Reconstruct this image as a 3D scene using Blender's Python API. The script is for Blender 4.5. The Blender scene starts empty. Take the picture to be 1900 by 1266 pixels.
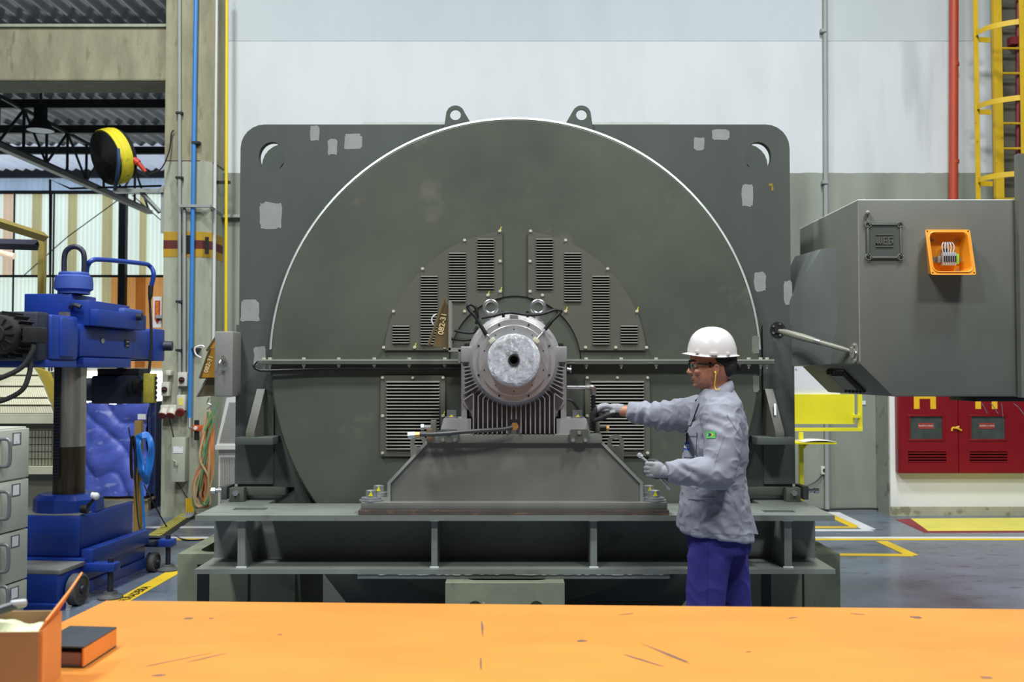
import bpy, bmesh, math, random
from mathutils import Vector, Matrix, noise as mnoise
from mathutils.geometry import tessellate_polygon
random.seed(7)
scene = bpy.context.scene
COL = scene.collection
PI = math.pi
# ---------------------------------------------------------------- camera
FPX, CAMH, PITCH = 1847.0, 1.57, math.radians(1.768)
cam_d = bpy.data.cameras.new('camera'); cam = bpy.data.objects.new('camera', cam_d); COL.objects.link(cam)
cam.location = (0, 0, CAMH); cam.rotation_euler = (PI/2 + PITCH, 0, 0)
cam_d.sensor_width = 36.0; cam_d.lens = FPX/1900*36.0; cam_d.clip_end = 200
cam_d.dof.use_dof = True; cam_d.dof.focus_distance = 5.2; cam_d.dof.aperture_fstop = 4.0
scene.camera = cam
# ---------------------------------------------------------------- world, lamps of the hall, exposure
w = bpy.data.worlds.new('hall_world'); scene.world = w; w.use_nodes = True
w.node_tree.nodes['Background'].inputs[0].default_value = (0.86, 0.94, 1.0, 1)
w.node_tree.nodes['Background'].inputs[1].default_value = 0.045
def area(name, loc, size, power, rot=(0, 0, 0), col=(.97, 1, 1), sy=None):
    l = bpy.data.lights.new(name, 'AREA'); l.energy = power; l.size = size; l.color = col
    if sy: l.shape = 'RECTANGLE'; l.size_y = sy
    o = bpy.data.objects.new(name, l); o.location = loc; o.rotation_euler = rot; COL.objects.link(o); return o
for i, (x, y) in enumerate([(-3.2, -1.2), (3.2, -1.2), (-3.2, 2.6), (3.2, 2.6), (-3.2, 6.6), (3.2, 6.6)]):
    area('hall_lamp', (x, y, 8.8), 1.0, 400)
scene.view_settings.view_transform = 'Standard'; scene.view_settings.look = 'None'
scene.view_settings.gamma = 1.0; scene.view_settings.use_curve_mapping = False
scene.view_settings.exposure = 0.0
# ---------------------------------------------------------------- measuring: a pixel of the photograph at a depth
_c, _s = math.cos(PITCH), math.sin(PITCH)
def P(px, py, D):
    u, v = px - 950.0, 633.0 - py
    y = FPX*_c - v*_s; z = FPX*_s + v*_c
    return Vector((u/y*D, D, CAMH + z/y*D))
def PX(px, D, py=690): return P(px, py, D).x
def PZ(py, D): return P(950, py, D).z
def G(px, py, z=0.0):
    u, v = px - 950.0, 633.0 - py
    y = FPX*_c - v*_s; zz = FPX*_s + v*_c
    t = (z - CAMH)/zz
    return Vector((u*t, y*t, z))
# ---------------------------------------------------------------- materials
def lin(c):
    c = c/255.0
    return c/12.92 if c <= .04045 else ((c + .055)/1.055)**2.4
MATS = {}
def mat(name, rgb, rough=.55, metal=0.0, var=.12, vs=3.0, bump=.0, bs=40.0, spec=None, stretch=None,
        spots=None, sscale=18., sth=.66, emit=None, coat=0.0, alpha=None, trans=0.0, detail=6., rvar=0.08):
    m = bpy.data.materials.new(name); m.use_nodes = True; MATS[name] = m
    nt = m.node_tree; N, L = nt.nodes, nt.links
    b = N['Principled BSDF']
    base = [lin(c) for c in rgb]
    tc = N.new('ShaderNodeTexCoord'); src = tc.outputs['Object']
    if stretch:
        mp = N.new('ShaderNodeMapping'); mp.inputs['Scale'].default_value = stretch
        L.new(src, mp.inputs[0]); src = mp.outputs[0]
    n1 = N.new('ShaderNodeTexNoise'); n1.inputs['Scale'].default_value = vs; n1.inputs['Detail'].default_value = detail
    n1.inputs['Roughness'].default_value = .62
    L.new(src, n1.inputs['Vector'])
    mr = N.new('ShaderNodeMapRange'); mr.inputs[1].default_value = .28; mr.inputs[2].default_value = .72
    L.new(n1.outputs['Fac'], mr.inputs[0])
    mx = N.new('ShaderNodeMix'); mx.data_type = 'RGBA'
    mx.inputs[6].default_value = [c*(1 - var) for c in base] + [1]
    mx.inputs[7].default_value = [min(1, c*(1 + var)) for c in base] + [1]
    L.new(mr.outputs[0], mx.inputs[0]); out = mx.outputs[2]
    if spots:
        n2 = N.new('ShaderNodeTexNoise'); n2.inputs['Scale'].default_value = sscale; n2.inputs['Detail'].default_value = 5
        L.new(src, n2.inputs['Vector'])
        r2 = N.new('ShaderNodeMapRange'); r2.inputs[1].default_value = sth; r2.inputs[2].default_value = sth + .08
        L.new(n2.outputs['Fac'], r2.inputs[0])
        m2 = N.new('ShaderNodeMix'); m2.data_type = 'RGBA'; m2.inputs[7].default_value = [lin(c) for c in spots] + [1]
        L.new(r2.outputs[0], m2.inputs[0]); L.new(out, m2.inputs[6]); out = m2.outputs[2]
    L.new(out, b.inputs['Base Color'])
    r3 = N.new('ShaderNodeMapRange'); r3.inputs[3].default_value = max(0.02, rough - rvar); r3.inputs[4].default_value = min(1, rough + rvar)
    L.new(n1.outputs['Fac'], r3.inputs[0]); L.new(r3.outputs[0], b.inputs['Roughness'])
    b.inputs['Metallic'].default_value = metal
    if spec is not None: b.inputs['Specular IOR Level'].default_value = spec
    if coat: b.inputs['Coat Weight'].default_value = coat; b.inputs['Coat Roughness'].default_value = .15
    if trans: b.inputs['Transmission Weight'].default_value = trans
    if alpha is not None: b.inputs['Alpha'].default_value = alpha
    if emit: 
        L.new(out, b.inputs['Emission Color']); b.inputs['Emission Strength'].default_value = emit
    if bump:
        n3 = N.new('ShaderNodeTexNoise'); n3.inputs['Scale'].default_value = bs; n3.inputs['Detail'].default_value = 4
        L.new(src, n3.inputs['Vector'])
        bp = N.new('ShaderNodeBump'); bp.inputs['Strength'].default_value = bump; bp.inputs['Distance'].default_value = .01
        L.new(n3.outputs['Fac'], bp.inputs['Height']); L.new(bp.outputs[0], b.inputs['Normal'])
    return m
# ---------------------------------------------------------------- mesh builder
def catmull(pts, n=6, closed=False):
    pts = [Vector(p) for p in pts]; out = []
    m = len(pts)
    rng = range(m if closed else m - 1)
    for i in rng:
        if closed: p0, p1, p2, p3 = pts[i-1], pts[i], pts[(i+1) % m], pts[(i+2) % m]
        else: p0, p1, p2, p3 = pts[max(0, i-1)], pts[i], pts[i+1], pts[min(m-1, i+2)]
        for k in range(n):
            t = k/n
            out.append(.5*((2*p1) + (p2-p0)*t + (2*p0-5*p1+4*p2-p3)*t*t + (3*p1-p0-3*p2+p3)*t**3))
    if not closed: out.append(pts[-1])
    return out
def frame(axis):
    a = Vector(axis).normalized()
    h = Vector((0, 0, 1)) if abs(a.z) < .9 else Vector((1, 0, 0))
    u = h.cross(a).normalized(); return u, a.cross(u).normalized(), a
class MB:
    def __init__(s): s.v = []; s.f = []
    def add(s, vs, fs, M=None):
        o = len(s.v)
        s.v += [tuple(M @ Vector(p)) if M else tuple(p) for p in vs]
        s.f += [tuple(i + o for i in f) for f in fs]; return s
    def box(s, x0, x1, y0, y1, z0, z1, M=None, bev=0.0, seg=2):
        if x0 > x1: x0, x1 = x1, x0
        if y0 > y1: y0, y1 = y1, y0
        if z0 > z1: z0, z1 = z1, z0
        vs = [(x0,y0,z0),(x1,y0,z0),(x1,y1,z0),(x0,y1,z0),(x0,y0,z1),(x1,y0,z1),(x1,y1,z1),(x0,y1,z1)]
        fs = [(0,3,2,1),(4,5,6,7),(0,1,5,4),(1,2,6,5),(2,3,7,6),(3,0,4,7)]
        if not bev: return s.add(vs, fs, M)
        bm = bmesh.new(); bv = [bm.verts.new(p) for p in vs]
        for f in fs: bm.faces.new([bv[i] for i in f])
        bmesh.ops.bevel(bm, geom=bm.edges[:], offset=bev, segments=seg, profile=.5, affect='EDGES')
        bm.verts.index_update()
        s.add([v.co[:] for v in bm.verts], [[v.index for v in f.verts] for f in bm.faces], M); bm.free(); return s
    def cbox(s, c, size, M=None, yaw=0, bev=0.0):
        T = Matrix.Translation(Vector(c)) @ (Matrix.Rotation(yaw, 4, 'Z') if not M else M)
        a, b, d = size[0]/2, size[1]/2, size[2]/2
        return s.box(-a, a, -b, b, -d, d, T, bev)
    def cyl(s, p0, p1, r0, r1=None, n=20, cap=True):
        r1 = r0 if r1 is None else r1
        p0, p1 = Vector(p0), Vector(p1); u, w, a = frame(p1 - p0)
        vs = []
        for p, r in ((p0, r0), (p1, r1)):
            for k in range(n):
                t = 2*PI*k/n; vs.append(p + (u*math.cos(t) + w*math.sin(t))*r)
        fs = [(k, (k+1) % n, n + (k+1) % n, n + k) for k in range(n)]
        if cap: fs += [tuple(reversed(range(n))), tuple(range(n, 2*n))]
        return s.add(vs, fs)
    def lathe(s, prof, o, axis, n=32, a0=0.0, a1=2*PI):
        o = Vector(o); u, w, a = frame(axis); full = abs(a1 - a0 - 2*PI) < 1e-6
        m = n if full else n + 1; vs = []
        for r, h in prof:
            for k in range(m):
                t = a0 + (a1 - a0)*k/n; vs.append(o + a*h + (u*math.cos(t) + w*math.sin(t))*r)
        fs = []
        for i in range(len(prof) - 1):
            for k in range(n):
                k2 = (k + 1) % m
                fs.append((i*m + k, i*m + k2, (i+1)*m + k2, (i+1)*m + k))
        return s.add(vs, fs)
    def tube(s, pts, r, n=8, closed=False, smooth=0, cap=True):
        pts = [Vector(p) for p in pts]
        if smooth: pts = catmull(pts, smooth, closed)
        m = len(pts); rs = r if isinstance(r, (list, tuple)) else [r]*m
        if len(rs) != m:
            rs = [rs[min(len(rs)-1, int(i*(len(rs)-1)/(m-1)))]*(1-((i*(len(rs)-1)/(m-1)) % 1)) + rs[min(len(rs)-1, int(i*(len(rs)-1)/(m-1))+1)]*((i*(len(rs)-1)/(m-1)) % 1) for i in range(m)]
        up = None; vs = []
        for i in range(m):
            if closed: d = pts[(i+1) % m] - pts[i-1]
            else: d = pts[min(m-1, i+1)] - pts[max(0, i-1)]
            d.normalize()
            if up is None: u, w, _ = frame(d)
            else:
                u = (up - d*up.dot(d)).normalized(); w = d.cross(u)
            up = u
            for k in range(n):
                t = 2*PI*k/n; vs.append(pts[i] + (u*math.cos(t) + w*math.sin(t))*rs[i])
        fs = []
        for i in range(m if closed else m - 1):
            j = (i + 1) % m
            fs += [(i*n + k, i*n + (k+1) % n, j*n + (k+1) % n, j*n + k) for k in range(n)]
        if cap and not closed: fs += [tuple(reversed(range(n))), tuple(range((m-1)*n, m*n))]
        return s.add(vs, fs)
    def sphere(s, c, r, nu=16, nv=10, M=None):
        if not isinstance(r, (tuple, list)): r = (r, r, r)
        c = Vector(c); vs = []; R = M if M else Matrix.Identity(3)
        for i in range(1, nv):
            t = PI*i/nv
            for k in range(nu):
                p = 2*PI*k/nu
                vs.append(c + R @ Vector((r[0]*math.sin(t)*math.cos(p), r[1]*math.sin(t)*math.sin(p), r[2]*math.cos(t))))
        a, b = len(vs), len(vs) + 1
        vs += [c + R @ Vector((0, 0, r[2])), c + R @ Vector((0, 0, -r[2]))]
        fs = [(i*nu + k, (i+1)*nu + k, (i+1)*nu + (k+1) % nu, i*nu + (k+1) % nu) for i in range(nv-2) for k in range(nu)]
        fs += [(a, k, (k+1) % nu) for k in range(nu)] + [(b, (nv-2)*nu + (k+1) % nu, (nv-2)*nu + k) for k in range(nu)]
        return s.add(vs, fs)
    def plate(s, loops, y0, y1, M=None):
        """polygon with holes in the XZ plane, solid from y0 (front) to y1 (back)"""
        flat = [Vector((x, z, 0)) for lp in loops for (x, z) in lp]
        n = len(flat); tri = tessellate_polygon([[Vector((x, z, 0)) for (x, z) in lp] for lp in loops])
        vs = [(p.x, y0, p.y) for p in flat] + [(p.x, y1, p.y) for p in flat]; fs = []
        for t in tri:
            a, b, c = (flat[i] for i in t)
            ccw = (b - a).cross(c - a).z > 0
            t = t if ccw else (t[0], t[2], t[1])
            fs.append(tuple(t)); fs.append((t[0]+n, t[2]+n, t[1]+n))
        o = 0
        for li, lp in enumerate(loops):
            m = len(lp); ar = sum(lp[i][0]*lp[(i+1) % m][1] - lp[(i+1) % m][0]*lp[i][1] for i in range(m))
            for i in range(m):
                a, b = o + i, o + (i+1) % m
                if (ar > 0) == (li == 0): fs.append((b, a, a+n, b+n))
                else: fs.append((a, b, b+n, a+n))
            o += m
        return s.add(vs, fs, M)
    def loft(s, secs, n=24, cap=True):
        """secs: (centre, u-vector, v-vector, exponent)"""
        vs = []
        for c, u, v, e in secs:
            for k in range(n):
                t = 2*PI*k/n; a, b = math.cos(t), math.sin(t)
                a = math.copysign(abs(a)**(2/e), a); b = math.copysign(abs(b)**(2/e), b)
                vs.append(Vector(c) + Vector(u)*a + Vector(v)*b)
        fs = [(i*n + k, i*n + (k+1) % n, (i+1)*n + (k+1) % n, (i+1)*n + k) for i in range(len(secs)-1) for k in range(n)]
        if cap: fs += [tuple(reversed(range(n))), tuple(range((len(secs)-1)*n, len(secs)*n))]
        return s.add(vs, fs)
    def grid(s, fn, nu, nv):
        vs = [fn(i/nu, j/nv) for j in range(nv+1) for i in range(nu+1)]
        fs = [(j*(nu+1)+i, j*(nu+1)+i+1, (j+1)*(nu+1)+i+1, (j+1)*(nu+1)+i) for j in range(nv) for i in range(nu)]
        return s.add(vs, fs)
    def mesh(s, name, off=None, smooth=None):
        me = bpy.data.meshes.new(name)
        vs = [(p[0]-off[0], p[1]-off[1], p[2]-off[2]) for p in s.v] if off else s.v
        me.from_pydata(vs, [], s.f); me.update()
        bm = bmesh.new(); bm.from_mesh(me); bmesh.ops.recalc_face_normals(bm, faces=bm.faces[:]); bm.to_mesh(me); bm.free()
        if smooth:
            me.polygons.foreach_set('use_smooth', [True]*len(me.polygons))
            me.set_sharp_from_angle(angle=math.radians(smooth))
        return me
OFF = {}
def _mat(m): return MATS[m] if isinstance(m, str) else m
def obj(name, data, parent=None):
    o = bpy.data.objects.new(name, data); COL.objects.link(o)
    if parent: o.parent = parent
    return o
def tag(o, label, cat, group=None):
    o['label'] = label; o['category'] = cat
    if group: o['group'] = group
    return o
def root(name, label, cat, loc=(0, 0, 0), group=None):
    """an Empty at the thing's base; parts below are given in world coordinates"""
    o = obj(name, None); o.empty_display_size = .1; o.location = loc; OFF[o.name] = tuple(loc)
    return tag(o, label, cat, group)
def part(name, mb, m, parent, smooth=35, label=None):
    off = OFF.get(parent.name)
    me = mb.mesh(name, off, smooth); me.materials.append(_mat(m))
    o = obj(name, me, parent); OFF[o.name] = off
    if label: o['label'] = label
    return o
def inst(name, me, parent, loc, rot=None, label=None):
    off = OFF.get(parent.name) or (0, 0, 0)
    o = obj(name, me, parent); o.location = Vector(loc) - Vector(off); OFF[o.name] = off
    if rot: o.rotation_euler = rot
    if label: o['label'] = label
    return o
def one(name, mb, m, label, cat, base=None, smooth=35, group=None):
    """a thing that is one mesh; origin at its base"""
    if base is None:
        xs = [p[0] for p in mb.v]; ys = [p[1] for p in mb.v]; zs = [p[2] for p in mb.v]
        base = ((min(xs)+max(xs))/2, (min(ys)+max(ys))/2, min(zs))
    me = mb.mesh(name, base, smooth); me.materials.append(_mat(m))
    o = obj(name, me); o.location = base; OFF[o.name] = tuple(base)
    return tag(o, label, cat, group)
def struct(name, mb, m, parent=None, smooth=None, label=None):
    me = mb.mesh(name, None, smooth); me.materials.append(_mat(m))
    o = obj(name, me, parent)
    if not parent: o['kind'] = 'structure'
    if label: o['label'] = label
    return o
def shared(mb, name, m, smooth=35):
    me = mb.mesh(name, None, smooth); me.materials.append(_mat(m)); return me
def evalmesh(o):
    bpy.context.view_layer.update()
    dg = bpy.context.evaluated_depsgraph_get()
    me = bpy.data.meshes.new_from_object(o.evaluated_get(dg)); return me
_TXT = {}
def textmesh(s, size, depth=.001, bold=0.0, align='CENTER'):
    """flat lettering in the XZ plane facing -Y, centred; returns an MB"""
    cu = bpy.data.curves.new('t', 'FONT'); cu.body = s; cu.size = size; cu.extrude = depth; cu.offset = bold
    cu.align_x = align; cu.align_y = 'CENTER'; cu.resolution_u = 3
    o = bpy.data.objects.new('t', cu); COL.objects.link(o)
    me = evalmesh(o); b = MB()
    b.add([(v.co.x, -v.co.z, v.co.y) for v in me.vertices], [tuple(p.vertices) for p in me.polygons])
    bpy.data.objects.remove(o); bpy.data.curves.remove(cu); bpy.data.meshes.remove(me); return b
def moved(mb, M):
    o = MB(); o.add(mb.v, mb.f, M); return o
def fuse(mb, voxel, smooth=4, disp=()):
    """one continuous skin around overlapping closed pieces"""
    me = mb.mesh('tmp'); o = bpy.data.objects.new('tmp', me); COL.objects.link(o)
    r = o.modifiers.new('r', 'REMESH'); r.mode = 'VOXEL'; r.voxel_size = voxel
    s = o.modifiers.new('s', 'SMOOTH'); s.iterations = smooth; s.factor = .5
    r_me = evalmesh(o); b = MB()
    b.add([v.co[:] for v in r_me.vertices], [tuple(p.vertices) for p in r_me.polygons])
    bpy.data.objects.remove(o); bpy.data.meshes.remove(me); bpy.data.meshes.remove(r_me)
    return b
def circ(cx, cz, r, n=32, a0=0, a1=2*PI, rz=None):
    full = abs(a1-a0-2*PI) < 1e-6
    return [(cx + r*math.cos(a0+(a1-a0)*k/n), cz + (rz or r)*math.sin(a0+(a1-a0)*k/n)) for k in range(n if full else n+1)]
def rrect(x0, x1, z0, z1, r, n=5):
    out = []
    for cx, cz, a in ((x1-r, z0+r, -PI/2), (x1-r, z1-r, 0), (x0+r, z1-r, PI/2), (x0+r, z0+r, PI)):
        out += [(cx + r*math.cos(a + PI/2*k/n), cz + r*math.sin(a + PI/2*k/n)) for k in range(n+1)]
    return out
def rect(x0, x1, z0, z1): return [(x0, z0), (x1, z0), (x1, z1), (x0, z1)]
# ================================================================ materials
mat('floor_paint', (108, 118, 133), .27, var=.22, vs=1.6, bump=.05, bs=9, spots=(84, 91, 102), sscale=5, sth=.6, stretch=(1, 1.6, 1), detail=9)
mat('concrete', (164, 167, 148), .8, var=.2, vs=2.4, bump=.25, bs=22, stretch=(2.6, 2.6, .5), spots=(146, 148, 130), sscale=6, sth=.6)
mat('concrete_beam', (150, 146, 120), .85, var=.26, vs=2.4, bump=.25, bs=22, spots=(134, 129, 104), sscale=5, sth=.6, stretch=(2.2, 2.2, .7))
mat('band_yellow', (176, 140, 34), .6, var=.12)
mat('band_red', (92, 34, 34), .6, var=.12)
mat('black', (20, 20, 22), .5, var=.1)
mat('matte_black', (26, 26, 28), .8, var=.1)
mat('roof_sheet', (186, 188, 192), .5, var=.14, vs=2, stretch=(3, .4, 1))
mat('truss_steel', (30, 32, 36), .6, var=.2)
mat('line_white', (226, 228, 230), .55, var=.08, spots=(170, 172, 174), sscale=26, sth=.64)
mat('line_yellow', (236, 200, 40), .55, var=.1, spots=(170, 150, 60), sscale=24, sth=.66)
mat('line_pale_yellow', (232, 222, 96), .55, var=.08, spots=(200, 190, 90), sscale=8, sth=.66)
mat('line_red', (140, 40, 48), .6)
mat('white_wall', (232, 234, 232), .75, var=.03, vs=1.2, bump=.04, bs=30)
def wall_mat():
    m = bpy.data.materials.new('painted_wall'); m.use_nodes = True; MATS['painted_wall'] = m
    nt = m.node_tree; N, L = nt.nodes, nt.links; b = N['Principled BSDF']; b.inputs['Roughness'].default_value = .7
    tc = N.new('ShaderNodeTexCoord'); sp = N.new('ShaderNodeSeparateXYZ'); L.new(tc.outputs['Object'], sp.inputs[0])
    # white above, grey-green dado paint below 3.83 m (edge slightly uneven)
    mp = N.new('ShaderNodeMapping'); mp.inputs['Scale'].default_value = (1.1, 1, .28); L.new(tc.outputs['Object'], mp.inputs[0])
    n = N.new('ShaderNodeTexNoise'); n.inputs['Scale'].default_value = 2.0; n.inputs['Detail'].default_value = 8; L.new(mp.outputs[0], n.inputs['Vector'])
    n2 = N.new('ShaderNodeTexNoise'); n2.inputs['Scale'].default_value = 9; n2.inputs['Detail'].default_value = 3; L.new(tc.outputs['Object'], n2.inputs['Vector'])
    ad = N.new('ShaderNodeMath'); ad.operation = 'MULTIPLY_ADD'; ad.inputs[1].default_value = .02; L.new(n2.outputs['Fac'], ad.inputs[0]); L.new(sp.outputs['Z'], ad.inputs[2])
    st = N.new('ShaderNodeMath'); st.operation = 'GREATER_THAN'; st.inputs[1].default_value = 3.85; L.new(ad.outputs[0], st.inputs[0])
    def ramp(c0, c1, lo=.35, hi=.7):
        r = N.new('ShaderNodeMapRange'); r.inputs[1].default_value = lo; r.inputs[2].default_value = hi; L.new(n.outputs['Fac'], r.inputs[0])
        x = N.new('ShaderNodeMix'); x.data_type = 'RGBA'
        x.inputs[6].default_value = [lin(c) for c in c0] + [1]; x.inputs[7].default_value = [lin(c) for c in c1] + [1]
        L.new(r.outputs[0], x.inputs[0]); return x.outputs[2]
    wh = ramp((209, 214, 216), (196, 202, 204), .45, .8)
    gr = ramp((148, 154, 142), (118, 124, 114))
    # old grey smudges on the right half of the white wall (streaks, with a shape of their own)
    mp2 = N.new('ShaderNodeMapping'); mp2.inputs['Scale'].default_value = (2.4, 1, .35); L.new(tc.outputs['Object'], mp2.inputs[0])
    n4 = N.new('ShaderNodeTexNoise'); n4.inputs['Scale'].default_value = 1.6; n4.inputs['Detail'].default_value = 6; L.new(mp2.outputs[0], n4.inputs['Vector'])
    r4 = N.new('ShaderNodeMapRange'); r4.inputs[1].default_value = .48; r4.inputs[2].default_value = .74; L.new(n4.outputs['Fac'], r4.inputs[0])
    rx = N.new('ShaderNodeMapRange'); rx.inputs[1].default_value = 3.7; rx.inputs[2].default_value = 4.5; L.new(sp.outputs['X'], rx.inputs[0])
    mu = N.new('ShaderNodeMath'); mu.operation = 'MULTIPLY'; L.new(r4.outputs[0], mu.inputs[0]); L.new(rx.outputs[0], mu.inputs[1])
    mu2 = N.new('ShaderNodeMath'); mu2.operation = 'MULTIPLY'; mu2.inputs[1].default_value = .55; L.new(mu.outputs[0], mu2.inputs[0])
    sm = N.new('ShaderNodeMix'); sm.data_type = 'RGBA'; sm.inputs[7].default_value = [lin(c) for c in (150, 156, 160)] + [1]
    L.new(mu2.outputs[0], sm.inputs[0]); L.new(wh, sm.inputs[6])
    mx = N.new('ShaderNodeMix'); mx.data_type = 'RGBA'; L.new(st.outputs[0], mx.inputs[0]); L.new(gr, mx.inputs[6]); L.new(sm.outputs[2], mx.inputs[7])
    L.new(mx.outputs[2], b.inputs['Base Color'])
wall_mat()
# ================================================================ floor, walls
WY = 11.3
floor = struct('floor', MB().box(-16, 12, -3, 24, -.12, 0), 'floor_paint')
def floor_poly(name, pts, m, h=.003, label=None):
    z = [(p.x, p.y) for p in pts]; n = len(z)
    b = MB(); b.add([(x, y, h) for x, y in z] + [(x, y, -.001) for x, y in z],
                    [tuple(range(n))] + [(i, (i+1) % n, n+(i+1) % n, n+i) for i in range(n)])
    return struct(name, b, m, floor, label=label)
def floor_band(name, a, b, wd, m, h=.003):
    a, b = Vector((a.x, a.y)), Vector((b.x, b.y)); d = (b - a).normalized(); n = Vector((-d.y, d.x))*wd/2
    return floor_poly(name, [Vector((*p, 0)) for p in (a-n, b-n, b+n, a+n)], m, h)
yl = G(950, 1000).y
floor_band('floor_line', Vector((-4.2, yl+.05)), Vector((9, yl+.05)), .09, 'line_white')
floor_band('floor_line', Vector((-4.2, yl-.045)), Vector((9, yl-.045)), .08, 'line_yellow')
a, b = G(330, 979), G(470, 979); floor_band('floor_line', Vector((-3.7, a.y)), Vector((-2.6, a.y)), .11, 'line_white')
floor_band('floor_line', G(1500, 984.5), G(1618, 984.5), .10, 'line_white')
floor_band('floor_line', G(1545, 951), G(1612, 983), .14, 'line_white', .0035)
floor_band('floor_line', G(1500, 979), G(1588, 979), .09, 'line_yellow', .004)
floor_band('floor_line', G(1536, 955), G(1586, 978), .10, 'line_yellow', .0045)
floor_band('floor_line', G(1636, 1005), G(1692, 1031), .11, 'line_yellow', .0036)
floor_band('floor_line', G(1500, 1029.5), G(1692, 1031), .10, 'line_yellow', .0042)
floor_poly('floor_zone', [G(1690, 963), G(1990, 961), G(2060, 985), G(1722, 986)], 'line_pale_yellow', label='pale yellow painted floor area in front of the red cabinet')
floor_poly('floor_zone_border', [G(1662, 965), G(1690, 963), G(1722, 986), G(2060, 985), G(2068, 988), G(1716, 989)], 'line_red', .0025)
tp = floor_band('floor_line', G(150, 1158), G(420, 1008), .12, 'line_yellow', .0031)
tp['label'] = 'yellow floor tape with black lettering'
t = textmesh('FURADEIRA', .09, .0004, .001)
ta, tb = G(216, 1124), G(282, 1084); d = (tb - ta); ang = math.atan2(d.y, d.x)
mid = (ta + tb)/2
struct('lettering', moved(t, Matrix.Translation((mid.x, mid.y, .0045)) @ Matrix.Rotation(ang, 4, 'Z') @ Matrix.Scale(1.0, 4) @ Matrix.Rotation(-PI/2, 4, 'X')), 'black', tp)

wall_back = struct('wall_back', MB().box(-3.36, 9.5, WY, WY+.35, 0, 9.5), 'painted_wall')
mat('dado_dark_grey', (118, 122, 112), .8, var=.16, vs=2)  # darker grey of the dado
mat('upper_wall', (192, 200, 203), .8, var=.05, vs=1.5, stretch=(1.2, 1, .3))
trim = struct('trim_1', MB().box(-3.3, 9.4, WY-.004, WY, PZ(76, WY), 9.5), 'upper_wall')
# low block wall with the hydrant cabinet
bx = PX(1650, 10.9)
wall_right = struct('wall_right', MB().box(bx, 9.4, 10.9, WY, 0, 2.6), 'white_wall')
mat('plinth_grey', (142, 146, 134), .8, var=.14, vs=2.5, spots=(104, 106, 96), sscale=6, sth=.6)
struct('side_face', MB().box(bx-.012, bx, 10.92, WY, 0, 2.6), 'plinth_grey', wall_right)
mat('dirty_skirt', (176, 174, 150), .85, var=.16, vs=4, spots=(140, 136, 110), sscale=9, sth=.55)
struct('skirting', MB().box(bx-.004, 9.4, 10.894, 10.905, 0, .10), 'dirty_skirt', wall_right)
# dark concrete column at the right edge behind the ladder
mat('dark_concrete', (92, 92, 80), .85, var=.2, vs=2)
struct('column', MB().box(PX(1868, 11.05), PX(1868, 11.05)+.6, 11.05, WY, 0, 9), 'dark_concrete')
# concrete column on the left with chamfered edges
c0, c1 = PX(301, 10.8), PX(386, 10.8)
def colpoly(x0, x1, y0, y1, ch, z0, z1):
    pts = [(x0, y0), (x1-ch, y0), (x1, y0+ch), (x1, y1), (x0, y1)]
    b = MB(); n = len(pts)
    b.add([(x, y, z0) for x, y in pts] + [(x, y, z1) for x, y in pts],
          [tuple(range(n)), tuple(range(n, 2*n))] + [(i, (i+1) % n, n+(i+1) % n, n+i) for i in range(n)])
    return b
zc = PZ(298, 10.8)
column = struct('column', colpoly(c0, c1, 10.8, WY+.35, .09, 0, zc), 'concrete')
struct('upper_shaft', colpoly(c0+.005, c1+.02, 10.79, WY+.35, .13, zc, 9), 'concrete_beam', column)
for y0, y1, m in ((430, 446, 'band_yellow'), (446, 462, 'band_red'), (462, 477, 'band_yellow')):
    struct('painted_band', colpoly(c0-.002, c1+.002, 10.797, WY, .09, PZ(y1, 10.8), PZ(y0, 10.8)), m, column)
for xa, xb, y0, y1 in ((330, 352, 437, 470), (378, 385, 440, 472)):
    struct('painted_mark', MB().box(PX(xa, 10.79), PX(xb, 10.79), 10.787, 10.797, PZ(y1, 10.8), PZ(y0, 10.8)), 'black', column)
# concrete beam to the left of the column
beam = struct('concrete_beam', MB().box(-15, c0, 10.85, 11.35, PZ(150, 10.85), PZ(48, 10.85), bev=.02), 'concrete_beam')
struct('beam_ledge', MB().box(-15, c0, 10.82, 11.38, PZ(51, 10.85), PZ(46, 10.85)), 'concrete', beam)
# ---- annex behind the beam: roof of corrugated sheet, purlins, trusses, far wall of translucent panels
RZ, FY = 6.0, 22.0
mat('roof_clear', (196, 206, 226), .5, var=.1, vs=2, stretch=(3, .4, 1), emit=.55)
mat('daylight', (236, 246, 244), .5, var=.02, emit=10.0)
def corr(x0, x1, y0, y1, z, pitch=.22, amp=.035):
    n = int((x1-x0)/pitch*6)
    b = MB(); b.grid(lambda u, v: (x0+(x1-x0)*u, y0+(y1-y0)*v, z+amp*math.sin(2*PI*(x0+(x1-x0)*u)/pitch)), n, 1); return b
ceiling = struct('ceiling', MB().box(-16, -3.36, 10.9, 24, RZ+.12, RZ+.2), 'truss_steel')
ys = [10.9, 12.9, 14.5, 16.1, 17.8, 19.5, 21.9]
for i in range(6):
    struct('roof_sheet', corr(-14, -3.36, ys[i], ys[i+1], RZ+.05), 'roof_sheet' if i < 5 else 'roof_clear', ceiling, smooth=60)
for y in ys[1:]:
    struct('purlin', MB().box(-14, -3.36, y-.05, y+.05, RZ-.14, RZ), 'truss_steel', ceiling)
struct('wall_far_side', MB().box(-3.36, -3.1, WY+.35, 24, 0, RZ), 'white_wall')
def trussbars(A, B, h, n, axis_z=True, r=.035):
    A, B = Vector(A), Vector(B); b = MB(); up = Vector((0, 0, h))
    b.tube([A, B], r, 6); b.tube([A+up, B+up], r, 6)
    for i in range(n):
        p, q = A.lerp(B, i/n), A.lerp(B, (i+1)/n)
        b.tube([p, p+up], r*.7, 6); b.tube([p+up, q] if i % 2 else [p, q+up], r*.7, 6)
    return b
mat('truss_grey', (118, 116, 108), .6)
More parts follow.
